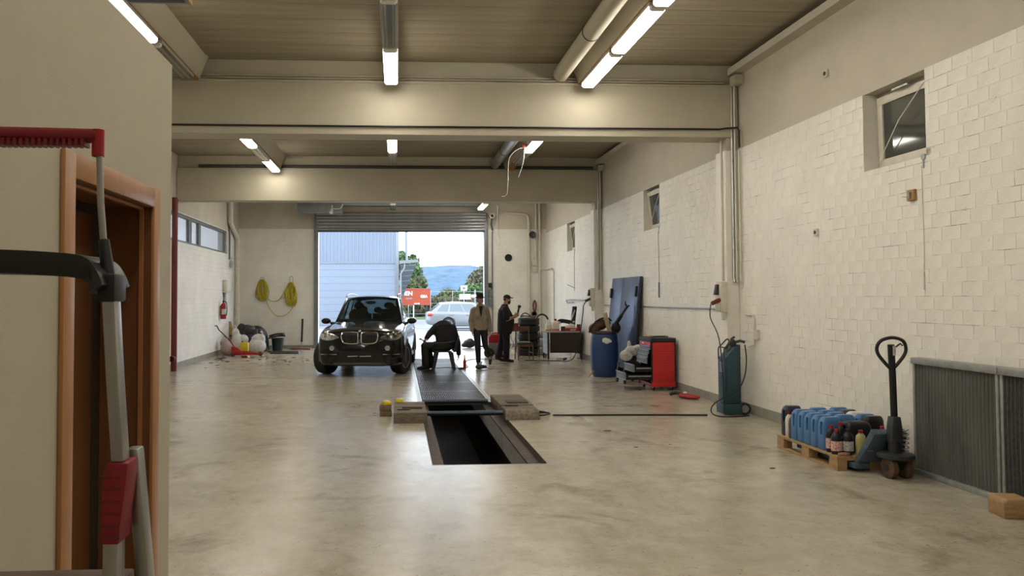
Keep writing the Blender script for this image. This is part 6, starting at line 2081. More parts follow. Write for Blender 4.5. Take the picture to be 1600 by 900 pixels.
t = thing('canister', 'yellow canister in front of the rubbish sacks', 'canister', (-4.63, 23.55, 0))
m = MB(); m.loft([[(a * s_, b * s_, z) for a, b in rrect(0.25, 0.18, 0.04, 4)] for z, s_ in ((0.10, 0.95), (0.12, 1), (0.34, 1), (0.38, 0.8))])
m.build('body', M_YELLOW, t, smooth=True)
m = MB(); m.lathe([(0.03, 0.375), (0.03, 0.41), (0.0, 0.41)], 12, Matrix.Translation((-0.06, 0, 0)))
m.build('cap', M_BLACK, t, smooth=True)
m = MB(); m.box(-0.12, 0.12, -0.08, 0.08, 0.0, 0.10)
m.build('base', M_YELLOW, t, bev=0.01)
jt = thing('trolley_jack', 'red trolley jack with raised handle in the rear left corner', 'trolley jack', (-4.48, 23.05, 0), radians(6))
for s in (-1, 1):
    m = MB(); m.loft([[(x, s * 0.10 - 0.012, z0), (x, s * 0.10 + 0.012, z0), (x, s * 0.10 + 0.012, z1), (x, s * 0.10 - 0.012, z1)] for x, z0, z1 in ((-0.42, 0.04, 0.16), (-0.2, 0.04, 0.17), (0.2, 0.04, 0.12), (0.48, 0.03, 0.09))])
    m.build('side_plate', M_RED, jt, bev=0.004)
m = MB(); m.loft([[(x, y, z) for y, z in ((-0.09, z0), (0.09, z0), (0.09, z1), (-0.09, z1))] for x, z0, z1 in ((-0.42, 0.05, 0.30), (-0.25, 0.05, 0.26), (-0.1, 0.06, 0.14), (0.4, 0.06, 0.10))])
m.build('lift_arm', M_RED, jt, bev=0.006)
m = MB(); m.lathe([(0.0, 0.10), (0.05, 0.10), (0.06, 0.125), (0.0, 0.125)], 16, Matrix.Translation((0.40, 0, 0)))
m.build('saddle', M_DKSTEEL, jt, smooth=True)
for (x, y) in ((-0.38, -0.14), (-0.38, 0.14), (0.42, -0.12), (0.42, 0.12)):
    m = MB(); m.lathe([(0.0, -0.02), (0.05, -0.02), (0.05, 0.02), (0.0, 0.02)], 16, Matrix.Translation((x, y, 0.05)), axis='y')
    m.build('wheel', M_DKSTEEL, jt, smooth=True)
m = MB(); m.tube([(-0.30, 0, 0.22), (-0.50, -0.02, 0.50), (-0.78, -0.04, 0.78), (-0.84, -0.04, 0.90), (-0.90, -0.04, 0.90)], 0.018, 10)
m.build('handle', M_DKRED, jt, smooth=True)
for (lab, x0, x1, y0, y1, h_, mm) in (('black rubber mat on the floor beside the left wall', -5.16, -4.92, 22.1, 22.6, 0.012, M_BLACK), ('flat dark board on the floor in front of the bucket', -3.92, -3.05, 23.85, 24.1, 0.03, M_BLACK),
                                 ('dark metal sheet lying under the bucket', -4.1, -3.15, 24.55, 25.0, 0.02, M_DKSTEEL), ('reddish plank lying along the back wall', -3.55, -2.9, 25.7, 25.95, 0.05, mat('reddish_plank', (0.20, 0.08, 0.05), 0.7))):
    m = MB(); m.box(-(x1 - x0) / 2, (x1 - x0) / 2, -(y1 - y0) / 2, (y1 - y0) / 2, 0, h_)
    tag(m.build('board', mm, bev=0.004), lab, 'board', loc=((x0 + x1) / 2, (y0 + y1) / 2, 0.0005))
t = thing('bucket', 'dark green bucket standing by the back wall', 'bucket', (-3.93, 25.45, 0))
m = MB(); m.lathe([(0.0, 0.0), (0.16, 0.0), (0.165, 0.02), (0.20, 0.38), (0.205, 0.40), (0.195, 0.40), (0.155, 0.03), (0.0, 0.03)], 28)
m.build('pail', mat('dark_green_plastic', (0.012, 0.030, 0.026), 0.45), t, smooth=True)
m = MB(); m.tube([(0.2 * cos(a), 0.05 - 0.14 * sin(a), 0.36 - 0.12 * sin(a)) for a in [pi * k / 14 for k in range(15)]], 0.006, 6)
m.build('bail', M_STEEL, t, smooth=True)
t = thing('engine_cover', 'black moulded covers stacked on top of the green bucket', 'cover', (-3.95, 25.42, 0.402))
for k, (z, w_, rz_) in enumerate(((0.0, 0.27, 0.1), (0.066, 0.24, -0.15))):
    m = MB()
    m.loft([[(x, y * (1 - 0.3 * abs(x) / w_), z + zz + 0.03 * (1 - (x / w_) ** 2) + 0.14 * x) for y, zz in ((-0.14, 0.02), (0.14, 0.02), (0.12, 0.075), (-0.12, 0.075))] for x in [w_ * q / 4 for q in range(-4, 5)]], True, Matrix.Rotation(rz_, 4, 'Z') @ Matrix.Translation((0, 0, -0.012)))
    m.build('shell', M_BLACK, t, bev=0.015)
t = thing('broom_handle', 'black grip stick leaning on the back wall beside the gate', 'stick', (-3.26, 26.32, 0))
m = MB(); m.cyl((0, 0, 0.22), (0.02, 0.08, 1.0), 0.034, n=12)
m.build('grip', M_BLACK, t, smooth=True)
m = MB(); m.cyl((-0.006, -0.02, 0.0), (0, 0, 0.22), 0.014, n=8)
m.build('tip', M_STEEL, t, smooth=True)
t = thing('chipboard', 'narrow chipboard offcut leaning in the rear left corner', 'board', (-5.30, 24.45, 0))
m = MB(); m.loft([[(0, 0, 0.0), (0.26, 0.05, 0.0), (0.26, 0.08, 0.0), (0, 0.03, 0.0)], [(-0.02, 0.1, 0.98), (0.05, 0.1, 0.98), (0.05, 0.13, 0.98), (-0.02, 0.13, 0.98)]])
m.build('sheet', mat('chipboard', (0.38, 0.25, 0.09), 0.7, var=0.4, vscale=14), t)
m = MB(); m.box(0.03, 0.08, 0.02, 0.06, 0.5, 0.56)
m.build('dark_stain_plate', M_BLACK, t)
random.seed(11)
m = MB()
for k in range(60):
    x, y = random.uniform(-5.2, -2.2), random.uniform(19.2, 23.6)
    s_ = random.uniform(0.012, 0.035)
    m.ell((x, y, s_ * 0.25), (s_ * random.uniform(1, 2.2), s_, s_ * 0.3), 6, 4)
for k in range(26):
    x, y = random.uniform(-2.2, 4.6), random.uniform(7, 20)
    s_ = random.uniform(0.008, 0.02)
    if not (0.2 < x < 2.1):
        m.ell((x, y, s_ * 0.25), (s_ * random.uniform(1, 3), s_, s_ * 0.3), 6, 4)
lt = m.build('floor_litter', mat('dark_litter', (0.06, 0.05, 0.045), 0.8))
lt['kind'] = 'stuff'; lt['label'] = 'small dark crumbs scattered over the workshop floor'; lt['category'] = 'litter'
t = thing('spray_can', 'small spray can lying on the floor in front of the trolley jack', 'can', (-4.35, 22.35, 0.035), radians(-5))
m = MB(); m.cyl((-0.13, 0, 0), (0.05, 0, 0), 0.033, n=14)
m.build('can', M_DKRED, t, smooth=True)
m = MB(); m.cyl((0.05, 0, 0), (0.10, 0, 0), 0.026, n=12)
m.build('cap', M_WHITEP, t, smooth=True)

# ================================================================== NEAR LEFT: stepladder and heater
ld = thing('stepladder', 'aluminium stepladder with red handle standing beside the office door', 'ladder', (0, 0, 0))
YL = 1.12
def prof_tube(pts, w_, d_, name, material, parent):
    m = MB()
    m.loft([[(p[0] + a * w_ / 2, p[1] + b * d_ / 2, p[2]) for a, b in ((-1, -1), (1, -1), (1, 1), (-1, 1))] for p in pts])
    return m.build(name, material, parent, bev=0.003)
for s, x0 in ((1, 0.0), (-1, -0.405)):
    X = lambda v: v + x0 if s > 0 else v + x0
    prof_tube([(X(-0.401), YL, 1.39), (X(-0.401), YL, 1.0), (X(-0.401), YL - 0.06, 0.0)], 0.022, 0.03, 'front_leg', M_ALU, ld)
    prof_tube([(X(-0.409), YL, 1.73), (X(-0.401), YL, 1.60), (X(-0.393), YL, 1.49)], 0.018, 0.028, 'upper_stile', M_ALU, ld)
    rx = (-0.389, -0.378, -0.36) if s > 0 else (-0.405, -0.405, -0.405)
    prof_tube([(X(rx[0]), YL + 0.045, 1.50), (X(rx[1]), YL + 0.06, 1.33), (X(rx[2]), YL + 0.30, 0.0)], 0.019, 0.03, 'rear_leg', M_ALU, ld)
    m = MB(); m.loft([[(X(c) + a * w_ / 2, YL + b * 0.018, z) for a, b in ((-1, -1), (1, -1), (1, 1.6), (-1, 1.6))] for c, w_, z in ((-0.401, 0.025, 1.377), (-0.399, 0.029, 1.42), (-0.395, 0.033, 1.47), (-0.392, 0.029, 1.490))])
    sl_ = m.build('hinge_sleeve', mat('red_hinge_plastic', (0.24, 0.012, 0.022), 0.5, var=0.2, vscale=20), ld, bev=0.003)
    for k in range(6):
        m = MB(); m.box(X(-0.413), X(-0.387), YL - 0.0192, YL - 0.017, 1.385 + 0.017 * k, 1.387 + 0.017 * k)
        m.build('rib', M_DKRED, sl_)
    m = MB(); m.tube([(X(-0.4345), YL + 0.02, 1.935), (X(-0.432), YL + 0.02, 1.86), (X(-0.425), YL + 0.02, 1.775)], 0.0048, 10)
    m.build('handle_post', M_ALU, ld, smooth=True)
    m = MB(); m.tube([(X(-0.427), YL + 0.02, 1.805), (X(-0.418), YL + 0.015, 1.75)], [0.0075, 0.010], 10)
    m.build('post_socket', M_BLACK, ld, smooth=True)
    m = MB(); m.tube([(X(-0.4365), YL + 0.02, 1.927), (X(-0.4365), YL + 0.02, 1.966)], 0.0088, 12)
    m.build('handle_end', M_RED, ld, smooth=True)
    m = MB(); m.box(X(-0.415), X(-0.375), YL - 0.09, YL - 0.03, 0, 0.03)
    m.build('foot', M_BLACK, ld, bev=0.004)
m = MB(); m.tube([(-0.835, YL + 0.02, 1.962), (-0.62, YL + 0.02, 1.960), (-0.437, YL + 0.02, 1.957)], 0.0105, 14)
hb = m.build('handle_bar', mat('red_grip', (0.20, 0.012, 0.020), 0.45), ld, smooth=True)
for k in range(44):
    m = MB(); x = -0.825 + 0.0086 * k
    m.box(x - 0.0022, x + 0.0022, YL + 0.008, YL + 0.032, 1.941, 1.951)
    m.build('grip_rib', MATS['red_grip'], hb)
m = MB()
pp = spline([(-0.835, YL + 0.05, 1.774), (-0.60, YL + 0.05, 1.774), (-0.475, YL + 0.05, 1.768), (-0.44, YL + 0.04, 1.760), (-0.423, YL + 0.02, 1.745), (-0.418, YL + 0.01, 1.732)], 5)
m.loft([[(p.x + nx * h_, p.y + b, p.z + nz * h_) for (b, h_) in ((-0.05, -0.017), (0.06, -0.017), (0.06, 0.017), (-0.05, 0.017))]
        for p, (nx, nz) in [(p, (0, 1) if i < 16 else ((i - 15) / 11 * 0.8, 1 - (i - 15) / 11 * 0.7)) for i, p in enumerate(pp)]])
m.build('top_platform', M_BLACK, ld, bev=0.006)
m = MB(); m.box(-0.422, -0.397, YL - 0.018, YL + 0.03, 1.715, 1.755)
m.build('platform_bracket', M_BLACK, ld, bev=0.004)
for k, z in enumerate((1.305, 1.04, 0.79, 0.54, 0.29)):
    m = MB(); m.box(-0.795, -0.405, YL - 0.03, YL + 0.10, z - 0.028, z)
    m.build('tread', mat('worn_brown_tread', (0.13, 0.085, 0.055), 0.7, var=0.3, vscale=12), ld, bev=0.003)

t = thing('unit_heater', 'dark grey louvred heater hanging under the ceiling at the upper left', 'heater', (-2.42, 6.45, 4.37))
m = MB(); m.box(0, 0.55, 0, 0.52, 0.0, 0.42)
m.build('casing', M_GREYSTEEL, t, bev=0.01)
for k in range(4):
    m = MB(); m.box(0.03, 0.52, 0.06 + 0.11 * k, 0.12 + 0.11 * k, -0.012, 0.0)
    m.build('louvre', M_DKSTEEL, t)
m = MB(); m.box(0.551, 0.57, -0.01, 0.53, -0.01, 0.43)
m.build('edge_strip', M_PALLET, t)
for x in (0.1, 0.45):
    m = MB(); m.tube([(x, 0.26, 0.42), (x, 0.26, ZC - 4.37)], 0.01, 6)
    m.build('hanger', M_STEEL, t)

# ================================================================== PEOPLE
def hand(mb, wrist, d, nrm, side, curl=0.5, s=1.0):
    """palm and five separate fingers; d: pointing direction, nrm: palm normal, side: +1/-1 puts the thumb"""
    w = Vector(wrist)
    d = Vector(d).normalized()
    nn = Vector(nrm)
    nn = (nn - d * nn.dot(d)).normalized()
    x = d.cross(nn) * side
    palm = [w, w + d * 0.045 * s, w + d * 0.085 * s]
    for k in (-1, 0, 1):
        capsule(mb, palm[0] + x * 0.012 * k, palm[2] + x * 0.026 * k, 0.016 * s, 0.014 * s, 8)
    for k, (off, ln) in enumerate(((0.030, 0.068), (0.010, 0.078), (-0.010, 0.072), (-0.030, 0.056))):
        p0 = palm[2] + x * off * s
        a1, a2, a3 = curl * 0.7, curl * 1.5, curl * 2.1
        f = lambda a: d * cos(a) + nn * sin(a)
        p1 = p0 + f(a1) * ln * 0.45 * s
        p2 = p1 + f(a2) * ln * 0.32 * s
        p3 = p2 + f(a3) * ln * 0.23 * s
        chain(mb, [p0, p1, p2, p3], [0.0095 * s, 0.009 * s, 0.008 * s, 0.007 * s], 8)
    t0 = w + d * 0.02 * s + x * 0.026 * s
    t1 = t0 + (d * 0.6 + x * 0.7 + nn * 0.3).normalized() * 0.038 * s
    t2 = t1 + (d * 0.9 + x * 0.2 + nn * 0.5).normalized() * 0.03 * s
    chain(mb, [t0, t1, t2], [0.013 * s, 0.011 * s, 0.009 * s], 8)

def head(mb, c, M3):
    """skull, jaw, nose, brow and ears; local face looks along -y"""
    c = Vector(c)
    M = Matrix.Translation(c) @ M3.to_4x4()
    mb.ell((0, 0.012, 0.025), (0.074, 0.094, 0.092), 18, 12, M)
    mb.ell((0, -0.022, -0.045), (0.056, 0.066, 0.072), 16, 12, M)
    mb.ell((0, -0.062, -0.088), (0.028, 0.024, 0.022), 12, 8, M)
    mb.ell((0, -0.094, -0.018), (0.012, 0.018, 0.022), 10, 8, M)
    mb.ell((0, -0.078, 0.018), (0.052, 0.016, 0.012), 12, 8, M)
    mb.ell((0, -0.083, -0.058), (0.024, 0.012, 0.010), 12, 8, M)
    for s in (-1, 1):
        mb.ell((s * 0.076, 0.012, -0.012), (0.010, 0.020, 0.032), 10, 8, M)
    return M

def face_parts(parent, M):
    for s in (-1, 1):
        m = MB(); m.ell((s * 0.031, -0.084, 0.0), (0.014, 0.008, 0.008), 10, 8, M)
        e = m.build('eye', mat('eye_white', (0.55, 0.52, 0.48), 0.3), parent, smooth=True)
        m = MB(); m.ell((s * 0.031, -0.091, 0.0), (0.006, 0.003, 0.006), 10, 6, M)
        m.build('iris', M_BLACKM, e, smooth=True)
    m = MB(); m.ell((0, -0.095, -0.058), (0.022, 0.004, 0.005), 12, 6, M)
    m.build('mouth', mat('lips', (0.26, 0.10, 0.08), 0.5), parent, smooth=True)

def shoe(mb, heel, toe, h=0.075):
    heel, toe = Vector(heel), Vector(toe)
    d = (toe - heel)
    L = d.length
    d.normalize()
    capsule(mb, heel + Vector((0, 0, 0.02)), heel.lerp(toe, 0.55) + Vector((0, 0, 0.015)), 0.042, 0.046, 12)
    capsule(mb, heel.lerp(toe, 0.5) + Vector((0, 0, 0.008)), toe + Vector((0, 0, 0.0)), 0.046, 0.034, 12)
    capsule(mb, heel + Vector((0, 0, 0.02)), heel + Vector((0, 0, h)), 0.042, 0.045, 12)

def flat_soles(o, z=0.002):
    for v in o.data.vertices:
        if v.co.z < z:
            v.co.z = z

# ---- person walking, beige jacket and dark hat
pn = thing('person', 'person in a beige jacket, dark trousers and dark hat walking past the gate', 'person', (2.04, 19.05, 0), radians(4))
sk = MB()
HM = head(sk, (-0.01, -0.05, 1.665), (Matrix.Rotation(radians(-8), 3, 'Z') @ Matrix.Rotation(radians(10), 3, 'X')))
capsule(sk, (0, -0.005, 1.46), (-0.005, -0.03, 1.60), 0.056, 0.054, 12)
chain(sk, [(0, 0.0, 0.95), (0, 0.0, 1.2), (0, 0.0, 1.45)], [0.11, 0.10, 0.09])
LA = [(-0.175, 0.0, 1.395), (-0.235, 0.03, 1.12), (-0.215, -0.08, 0.88)]
RA = [(0.175, 0.01, 1.395), (0.25, 0.06, 1.12), (0.255, 0.0, 0.86)]
LL = [(-0.09, 0, 0.93), (-0.075, -0.10, 0.52), (-0.05, -0.03, 0.09)]
RL = [(0.09, 0.01, 0.93), (0.14, 0.06, 0.51), (0.33, 0.40, 0.22)]
for A in (LA, RA):
    chain(sk, [(0, 0, 1.40)] + A, [0.07, 0.05, 0.038, 0.028])
for A in (LL, RL):
    chain(sk, A, [0.07, 0.05, 0.038])
chain(sk, [LL[2], (-0.055, -0.13, 0.045)], [0.035, 0.03]); chain(sk, [RL[2], (0.31, 0.32, 0.09)], [0.035, 0.03])
hand(sk, LA[2], (0.1, -0.25, -1), (1, -0.2, 0), -1, 0.45)
hand(sk, RA[2], (-0.05, -0.2, -1), (-1, -0.2, 0), 1, 0.45)
body = fused(sk, 'body', M_SKIN, pn, 0.006, 3)
face_parts(body, HM)
M_BEIGE = mat('beige_jacket_cloth', (0.30, 0.245, 0.165), 0.85, var=0.2, vscale=10, bump=0.5, bscale=14)
jk_ = MB()
jk_.loft([[(rx * cos(a), oy + ry * sin(a), z) for a in [2 * pi * k / 24 for k in range(24)]] for z, rx, ry, oy in
          ((0.90, 0.175, 0.125, 0.0), (0.96, 0.182, 0.13, 0.0), (1.10, 0.170, 0.125, -0.005), (1.25, 0.178, 0.13, -0.005), (1.36, 0.175, 0.12, 0), (1.45, 0.12, 0.09, 0), (1.50, 0.085, 0.08, -0.01), (1.535, 0.078, 0.075, -0.015))])
for A in (LA, RA):
    chain(jk_, [(A[0][0] * 0.72, 0, 1.41)] + A[:2] + [Vector(A[1]).lerp(Vector(A[2]), 0.93)], [0.075, 0.066, 0.056, 0.046])
fj = fused(jk_, 'jacket', M_BEIGE, pn, 0.010, 3)
m = MB(); m.loft([[(x, -0.155 - 0.0 * z, z) for x in (-w_, w_)] + [(x, -0.10, z) for x in (w_, -w_)] for z, w_ in ((1.24, 0.006), (1.40, 0.03), (1.50, 0.045))])
m.build('shirt', M_BLACKM, pn)
for s in (-1, 1):
    m = MB(); m.loft([[(s * 0.035, -0.115, 1.47), (s * 0.105, -0.085, 1.48), (s * 0.09, -0.02, 1.545), (s * 0.05, -0.07, 1.55)], [(s * 0.045, -0.13, 1.455), (s * 0.115, -0.10, 1.465), (s * 0.10, -0.03, 1.53), (s * 0.06, -0.085, 1.535)]])
    m.build('collar', M_BEIGE, pn)
    m = MB(); m.box(s * 0.10 - 0.045, s * 0.10 + 0.045, -0.150, -0.138, 1.20, 1.29)
    m.build('pocket', M_BEIGE, pn, bev=0.004)
tr_ = MB()
tr_.ell((0, 0, 0.93), (0.175, 0.125, 0.12), 18, 12)
chain(tr_, [LL[0], LL[1], Vector(LL[1]).lerp(Vector(LL[2]), 0.88)], [0.10, 0.075, 0.062]); chain(tr_, [RL[0], RL[1], Vector(RL[1]).lerp(Vector(RL[2]), 0.86)], [0.10, 0.072, 0.052])
fused(tr_, 'trousers', mat('dark_trousers', (0.014, 0.014, 0.017), 0.8), pn, 0.010, 3)
sh = MB(); shoe(sh, (-0.05, 0.0, 0.035), (-0.065, -0.20, 0.03))
s1 = fused(sh, 'shoe', M_BLACKM, pn, 0.008, 2); flat_soles(s1)
sh = MB(); shoe(sh, (0.34, 0.43, 0.15), (0.30, 0.27, 0.045), 0.05)
s2 = fused(sh, 'shoe', M_BLACKM, pn, 0.008, 2); flat_soles(s2)
HT = HM @ Matrix.Translation((0, 0.01, 0.055)) @ Matrix.Rotation(radians(-6), 4, 'X')
m = MB(); m.lathe([(0.075, -0.005), (0.125, -0.018), (0.128, -0.012), (0.09, 0.008), (0.088, 0.06), (0.078, 0.098), (0.045, 0.108), (0.0, 0.104)], 28, HT)
m.build('hat', mat('dark_felt', (0.012, 0.011, 0.012), 0.9), pn, smooth=True)
m = MB(); m.ell((0, 0.045, -0.03), (0.078, 0.062, 0.07), 14, 10, HM)
m.build('hair', mat('dark_hair', (0.012, 0.009, 0.007), 0.7), pn, smooth=True)

# ---- person in black with cap, in profile
pb = thing('person', 'person in black clothes and a cap holding a dark device beside the tyres', 'person', (2.84, 20.30, 0), radians(88))
sk = MB()
HM = head(sk, (0, -0.06, 1.665), Matrix.Rotation(radians(4), 3, 'X'))
capsule(sk, (0, 0.0, 1.46), (0, -0.035, 1.60), 0.065, 0.062, 12)
chain(sk, [(0, 0.0, 0.95), (0, -0.02, 1.2), (0, 0.0, 1.45)], [0.13, 0.13, 0.10])
LA = [(-0.215, 0.0, 1.40), (-0.26, -0.02, 1.13), (-0.14, -0.27, 1.20)]
RA = [(0.215, 0.0, 1.40), (0.26, -0.02, 1.13), (0.12, -0.28, 1.22)]
LL = [(-0.10, 0, 0.92), (-0.10, -0.03, 0.50), (-0.10, -0.02, 0.09)]
RL = [(0.10, 0.02, 0.92), (0.11, 0.08, 0.50), (0.11, 0.17, 0.11)]
for A in (LA, RA):
    chain(sk, [(0, 0, 1.38)] + A, [0.08, 0.058, 0.050, 0.034])
for A in (LL, RL):
    chain(sk, A, [0.08, 0.055, 0.040])
chain(sk, [LL[2], (-0.10, -0.15, 0.05)], [0.036, 0.03]); chain(sk, [RL[2], (0.12, 0.03, 0.05)], [0.036, 0.03])
hand(sk, LA[2], (0.45, -0.75, 0.5), (0.6, 0.2, 0.2), 1, 0.6, 1.08)
hand(sk, RA[2], (-0.40, -0.75, 0.5), (-0.6, 0.2, 0.2), -1, 0.6, 1.08)
body = fused(sk, 'body', M_SKIN, pb, 0.006, 3)
face_parts(body, HM)
M_BCLOTH = mat('black_cloth', (0.007, 0.007, 0.010), 0.85, bump=0.4, bscale=12)
sh_ = MB()
sh_.loft([[(rx * cos(a), oy + ry * sin(a), z) for a in [2 * pi * k / 24 for k in range(24)]] for z, rx, ry, oy in
          ((0.74, 0.235, 0.185, 0.02), (0.85, 0.245, 0.205, 0.0), (1.0, 0.245, 0.225, -0.02), (1.12, 0.24, 0.225, -0.025), (1.28, 0.23, 0.19, 0.0), (1.38, 0.225, 0.155, 0.015), (1.45, 0.17, 0.11, 0.01), (1.51, 0.09, 0.085, 0.0), (1.53, 0.08, 0.08, 0))])
for A in (LA, RA):
    chain(sh_, [(A[0][0] * 0.7, 0, 1.40), A[0], Vector(A[0]).lerp(Vector(A[1]), 0.86)], [0.095, 0.092, 0.082])
fused(sh_, 'shirt', M_BCLOTH, pb, 0.010, 3)
tr_ = MB()
tr_.ell((0, 0.01, 0.90), (0.19, 0.15, 0.14), 18, 12)
chain(tr_, [LL[0], LL[1], (-0.10, -0.02, 0.14)], [0.115, 0.09, 0.082]); chain(tr_, [RL[0], RL[1], (0.11, 0.16, 0.16)], [0.115, 0.09, 0.082])
fused(tr_, 'trousers', M_BCLOTH, pb, 0.010, 3)
for (a, b) in (((-0.10, 0.02, 0.04), (-0.10, -0.19, 0.032)), ((0.11, 0.22, 0.075), (0.12, 0.02, 0.034))):
    sh = MB(); shoe(sh, a, b)
    flat_soles(fused(sh, 'shoe', M_BLACKM, pb, 0.008, 2))
m = MB()
m.ell((0, 0.005, 0.045), (0.083, 0.10, 0.075), 18, 10, HM)
m.loft([[(x, -0.085 + 0.0 * x, 0.058 - 0.02 * (x / 0.07) ** 2 + dz) for x in (-0.07, -0.035, 0, 0.035, 0.07)] + [(x, -0.165 + 0.04 * (x / 0.07) ** 2, 0.045 - 0.02 * (x / 0.07) ** 2 + dz) for x in (0.07, 0.035, 0, -0.035, -0.07)] for dz in (0, 0.006)], True, HM)
m.build('cap', mat('dark_cap', (0.016, 0.014, 0.013), 0.85), pb, smooth=True)
m = MB()
m.ell((0, -0.045, -0.075), (0.058, 0.056, 0.05), 14, 10, HM); m.ell((0, -0.06, -0.11), (0.03, 0.03, 0.03), 10, 8, HM)
m.ell((0, 0.052, -0.005), (0.068, 0.05, 0.05), 14, 10, HM)
fused(m, 'beard', mat('dark_hair', (0.012, 0.009, 0.007), 0.7), pb, 0.006, 2)
dv = thing('handheld_device', 'dark handheld device held up by the person in black', 'device', (3.175, 20.30, 1.24), radians(8))
m = MB(); m.tube([(0, 0, 0.0), (0.02, 0, 0.10), (0.04, 0, 0.19)], [0.024, 0.028, 0.024], 12)
m.build('grip', M_BLACK, dv, smooth=True)
m = MB(); m.ell((0.055, 0.0, 0.225), (0.05, 0.045, 0.045), 14, 10)
m.build('head', M_BLACK, dv, smooth=True)

# ---- seated person bent over on a plastic chair, beside the car
PS = (1.06, 18.42, 0)
pc = thing('chair', 'black plastic garden chair under the person working at the car', 'chair', PS, 0)
m = MB()
m.loft([[(x, y, z + 0.025 * ((y / 0.22) ** 2)) for y, z in ((-0.22, 0.40), (-0.11, 0.40), (0, 0.40), (0.11, 0.40), (0.22, 0.40), (0.22, 0.425), (0.11, 0.425), (0, 0.425), (-0.11, 0.425), (-0.22, 0.425))] for x in (-0.22, -0.1, 0.05, 0.2)])
m.build('seat', M_BLACK, pc)
m = MB()
bk = []
for k in range(9):
    y = -0.25 + 0.5 * k / 8
    bk.append((y, 0.24 + 0.09 * (1 - (y / 0.25) ** 2)))
m.loft([[(xx, y, 0.42), (xx + 0.02, y, 0.42), (xx + 0.09, y, 0.80 - 0.12 * (y / 0.25) ** 2), (xx + 0.07, y, 0.80 - 0.12 * (y / 0.25) ** 2)] for y, xx in bk])
m.build('backrest', M_BLACK, pc, smooth=True)
for sy in (-1, 1):
    m = MB(); m.tube(spline([(0.28, sy * 0.25, 0.68), (0.1, sy * 0.27, 0.64), (-0.16, sy * 0.27, 0.63), (-0.23, sy * 0.25, 0.56), (-0.23, sy * 0.24, 0.42)], 5), 0.022, 8)
    m.build('armrest', M_BLACK, pc, smooth=True)
    for sx in (-1, 1):
        m = MB()
        m.loft([[(sx * 0.25 + a * 0.028 + 0.03, sy * 0.24 + b * 0.028, 0.0) for a, b in ((-1, -1), (1, -1), (1, 1), (-1, 1))],
                [(sx * 0.17 + a * 0.05 + 0.03, sy * 0.18 + b * 0.045, 0.41) for a, b in ((-1, -1), (1, -1), (1, 1), (-1, 1))]])
        m.build('leg', M_BLACK, pc)
ps = thing('person', 'person in black bent forward on the plastic chair, working at the car wheel', 'person', PS, 0)
sk = MB()
HM = head(sk, (-0.12, 0.50, 0.86), (Matrix.Rotation(radians(-140), 3, 'Z') @ Matrix.Rotation(radians(60), 3, 'X')))
SP = [(0.08, 0.0, 0.56), (0.08, 0.08, 0.80), (0.03, 0.20, 0.98), (-0.05, 0.36, 0.95)]
chain(sk, SP, [0.12, 0.12, 0.11, 0.06])
chain(sk, [SP[3], (-0.10, 0.44, 0.90)], [0.058, 0.056])
LA = [(-0.13, 0.16, 0.98), (-0.31, 0.04, 0.83), (-0.375, -0.02, 0.76)]
LA = [(-0.12, 0.17, 1.00), (-0.30, 0.0, 0.85), (-0.385, -0.16, 0.745)]
RA = [(0.26, 0.20, 0.97), (0.385, 0.18, 0.62), (0.405, 0.10, 0.34)]
LL = [(0.0, -0.11, 0.53), (-0.42, -0.14, 0.56), (-0.41, -0.12, 0.10)]
RL = [(0.0, 0.11, 0.53), (-0.36, 0.12, 0.55), (-0.26, 0.10, 0.10)]
for A in (LA, RA):
    chain(sk, [SP[2]] + A, [0.08, 0.055, 0.045, 0.032])
for A in (LL, RL):
    chain(sk, A, [0.08, 0.055, 0.040])
    chain(sk, [A[2], (A[2][0] - 0.12, A[2][1], 0.05)], [0.036, 0.03])
hand(sk, LA[2], (-0.4, -0.5, -0.5), (0.2, 0.4, -0.7), 1, 0.8)
hand(sk, RA[2], (-0.05, -0.1, -1), (-1, 0, 0), 1, 0.5)
body = fused(sk, 'body', M_SKIN, ps, 0.006, 3)
face_parts(body, HM)
ct = MB()
def oval(c, rx, ry, tilt, tw=0.0):
    R = Matrix.Rotation(tw, 3, 'Z') @ Matrix.Rotation(tilt, 3, 'X')
    return [Vector(c) + R @ Vector((rx * cos(a), ry * sin(a), 0)) for a in [2 * pi * k / 22 for k in range(22)]]
ct.loft([oval((0.09, -0.01, 0.50), 0.225, 0.17, 0.0, 0.2), oval((0.09, 0.03, 0.66), 0.24, 0.19, -0.2, 0.2), oval((0.08, 0.08, 0.82), 0.25, 0.19, -0.45, 0.2), oval((0.06, 0.14, 0.95), 0.245, 0.175, -0.8, 0.2),
         oval((0.03, 0.22, 1.035), 0.21, 0.14, -1.2, 0.25), oval((-0.02, 0.31, 1.02), 0.13, 0.10, -1.5, 0.3), oval((-0.05, 0.37, 0.97), 0.085, 0.085, -1.7, 0.3)])
for A in (LA, RA):
    chain(ct, [Vector(SP[2]).lerp(Vector(A[0]), 0.6)] + A[:2] + [Vector(A[1]).lerp(Vector(A[2]), 0.92)], [0.11, 0.10, 0.075, 0.058])
fused(ct, 'jacket', M_BCLOTH, ps, 0.010, 3)
tr_ = MB()
tr_.ell((0.07, 0.0, 0.54), (0.20, 0.22, 0.115), 18, 12)
for A in (LL, RL):
    chain(tr_, [A[0], A[1], (A[2][0], A[2][1], 0.14)], [0.115, 0.095, 0.085])
fused(tr_, 'trousers', mat('dark_olive_trousers', (0.020, 0.019, 0.014), 0.85), ps, 0.010, 3)
for A in (LL, RL):
    sh = MB(); shoe(sh, (A[2][0] + 0.04, A[2][1], 0.04), (A[2][0] - 0.17, A[2][1] - 0.01, 0.033))
    flat_soles(fused(sh, 'shoe', M_BLACKM, ps, 0.008, 2))
m = MB(); m.ell((0, 0.018, 0.035), (0.082, 0.10, 0.09), 16, 10, HM)
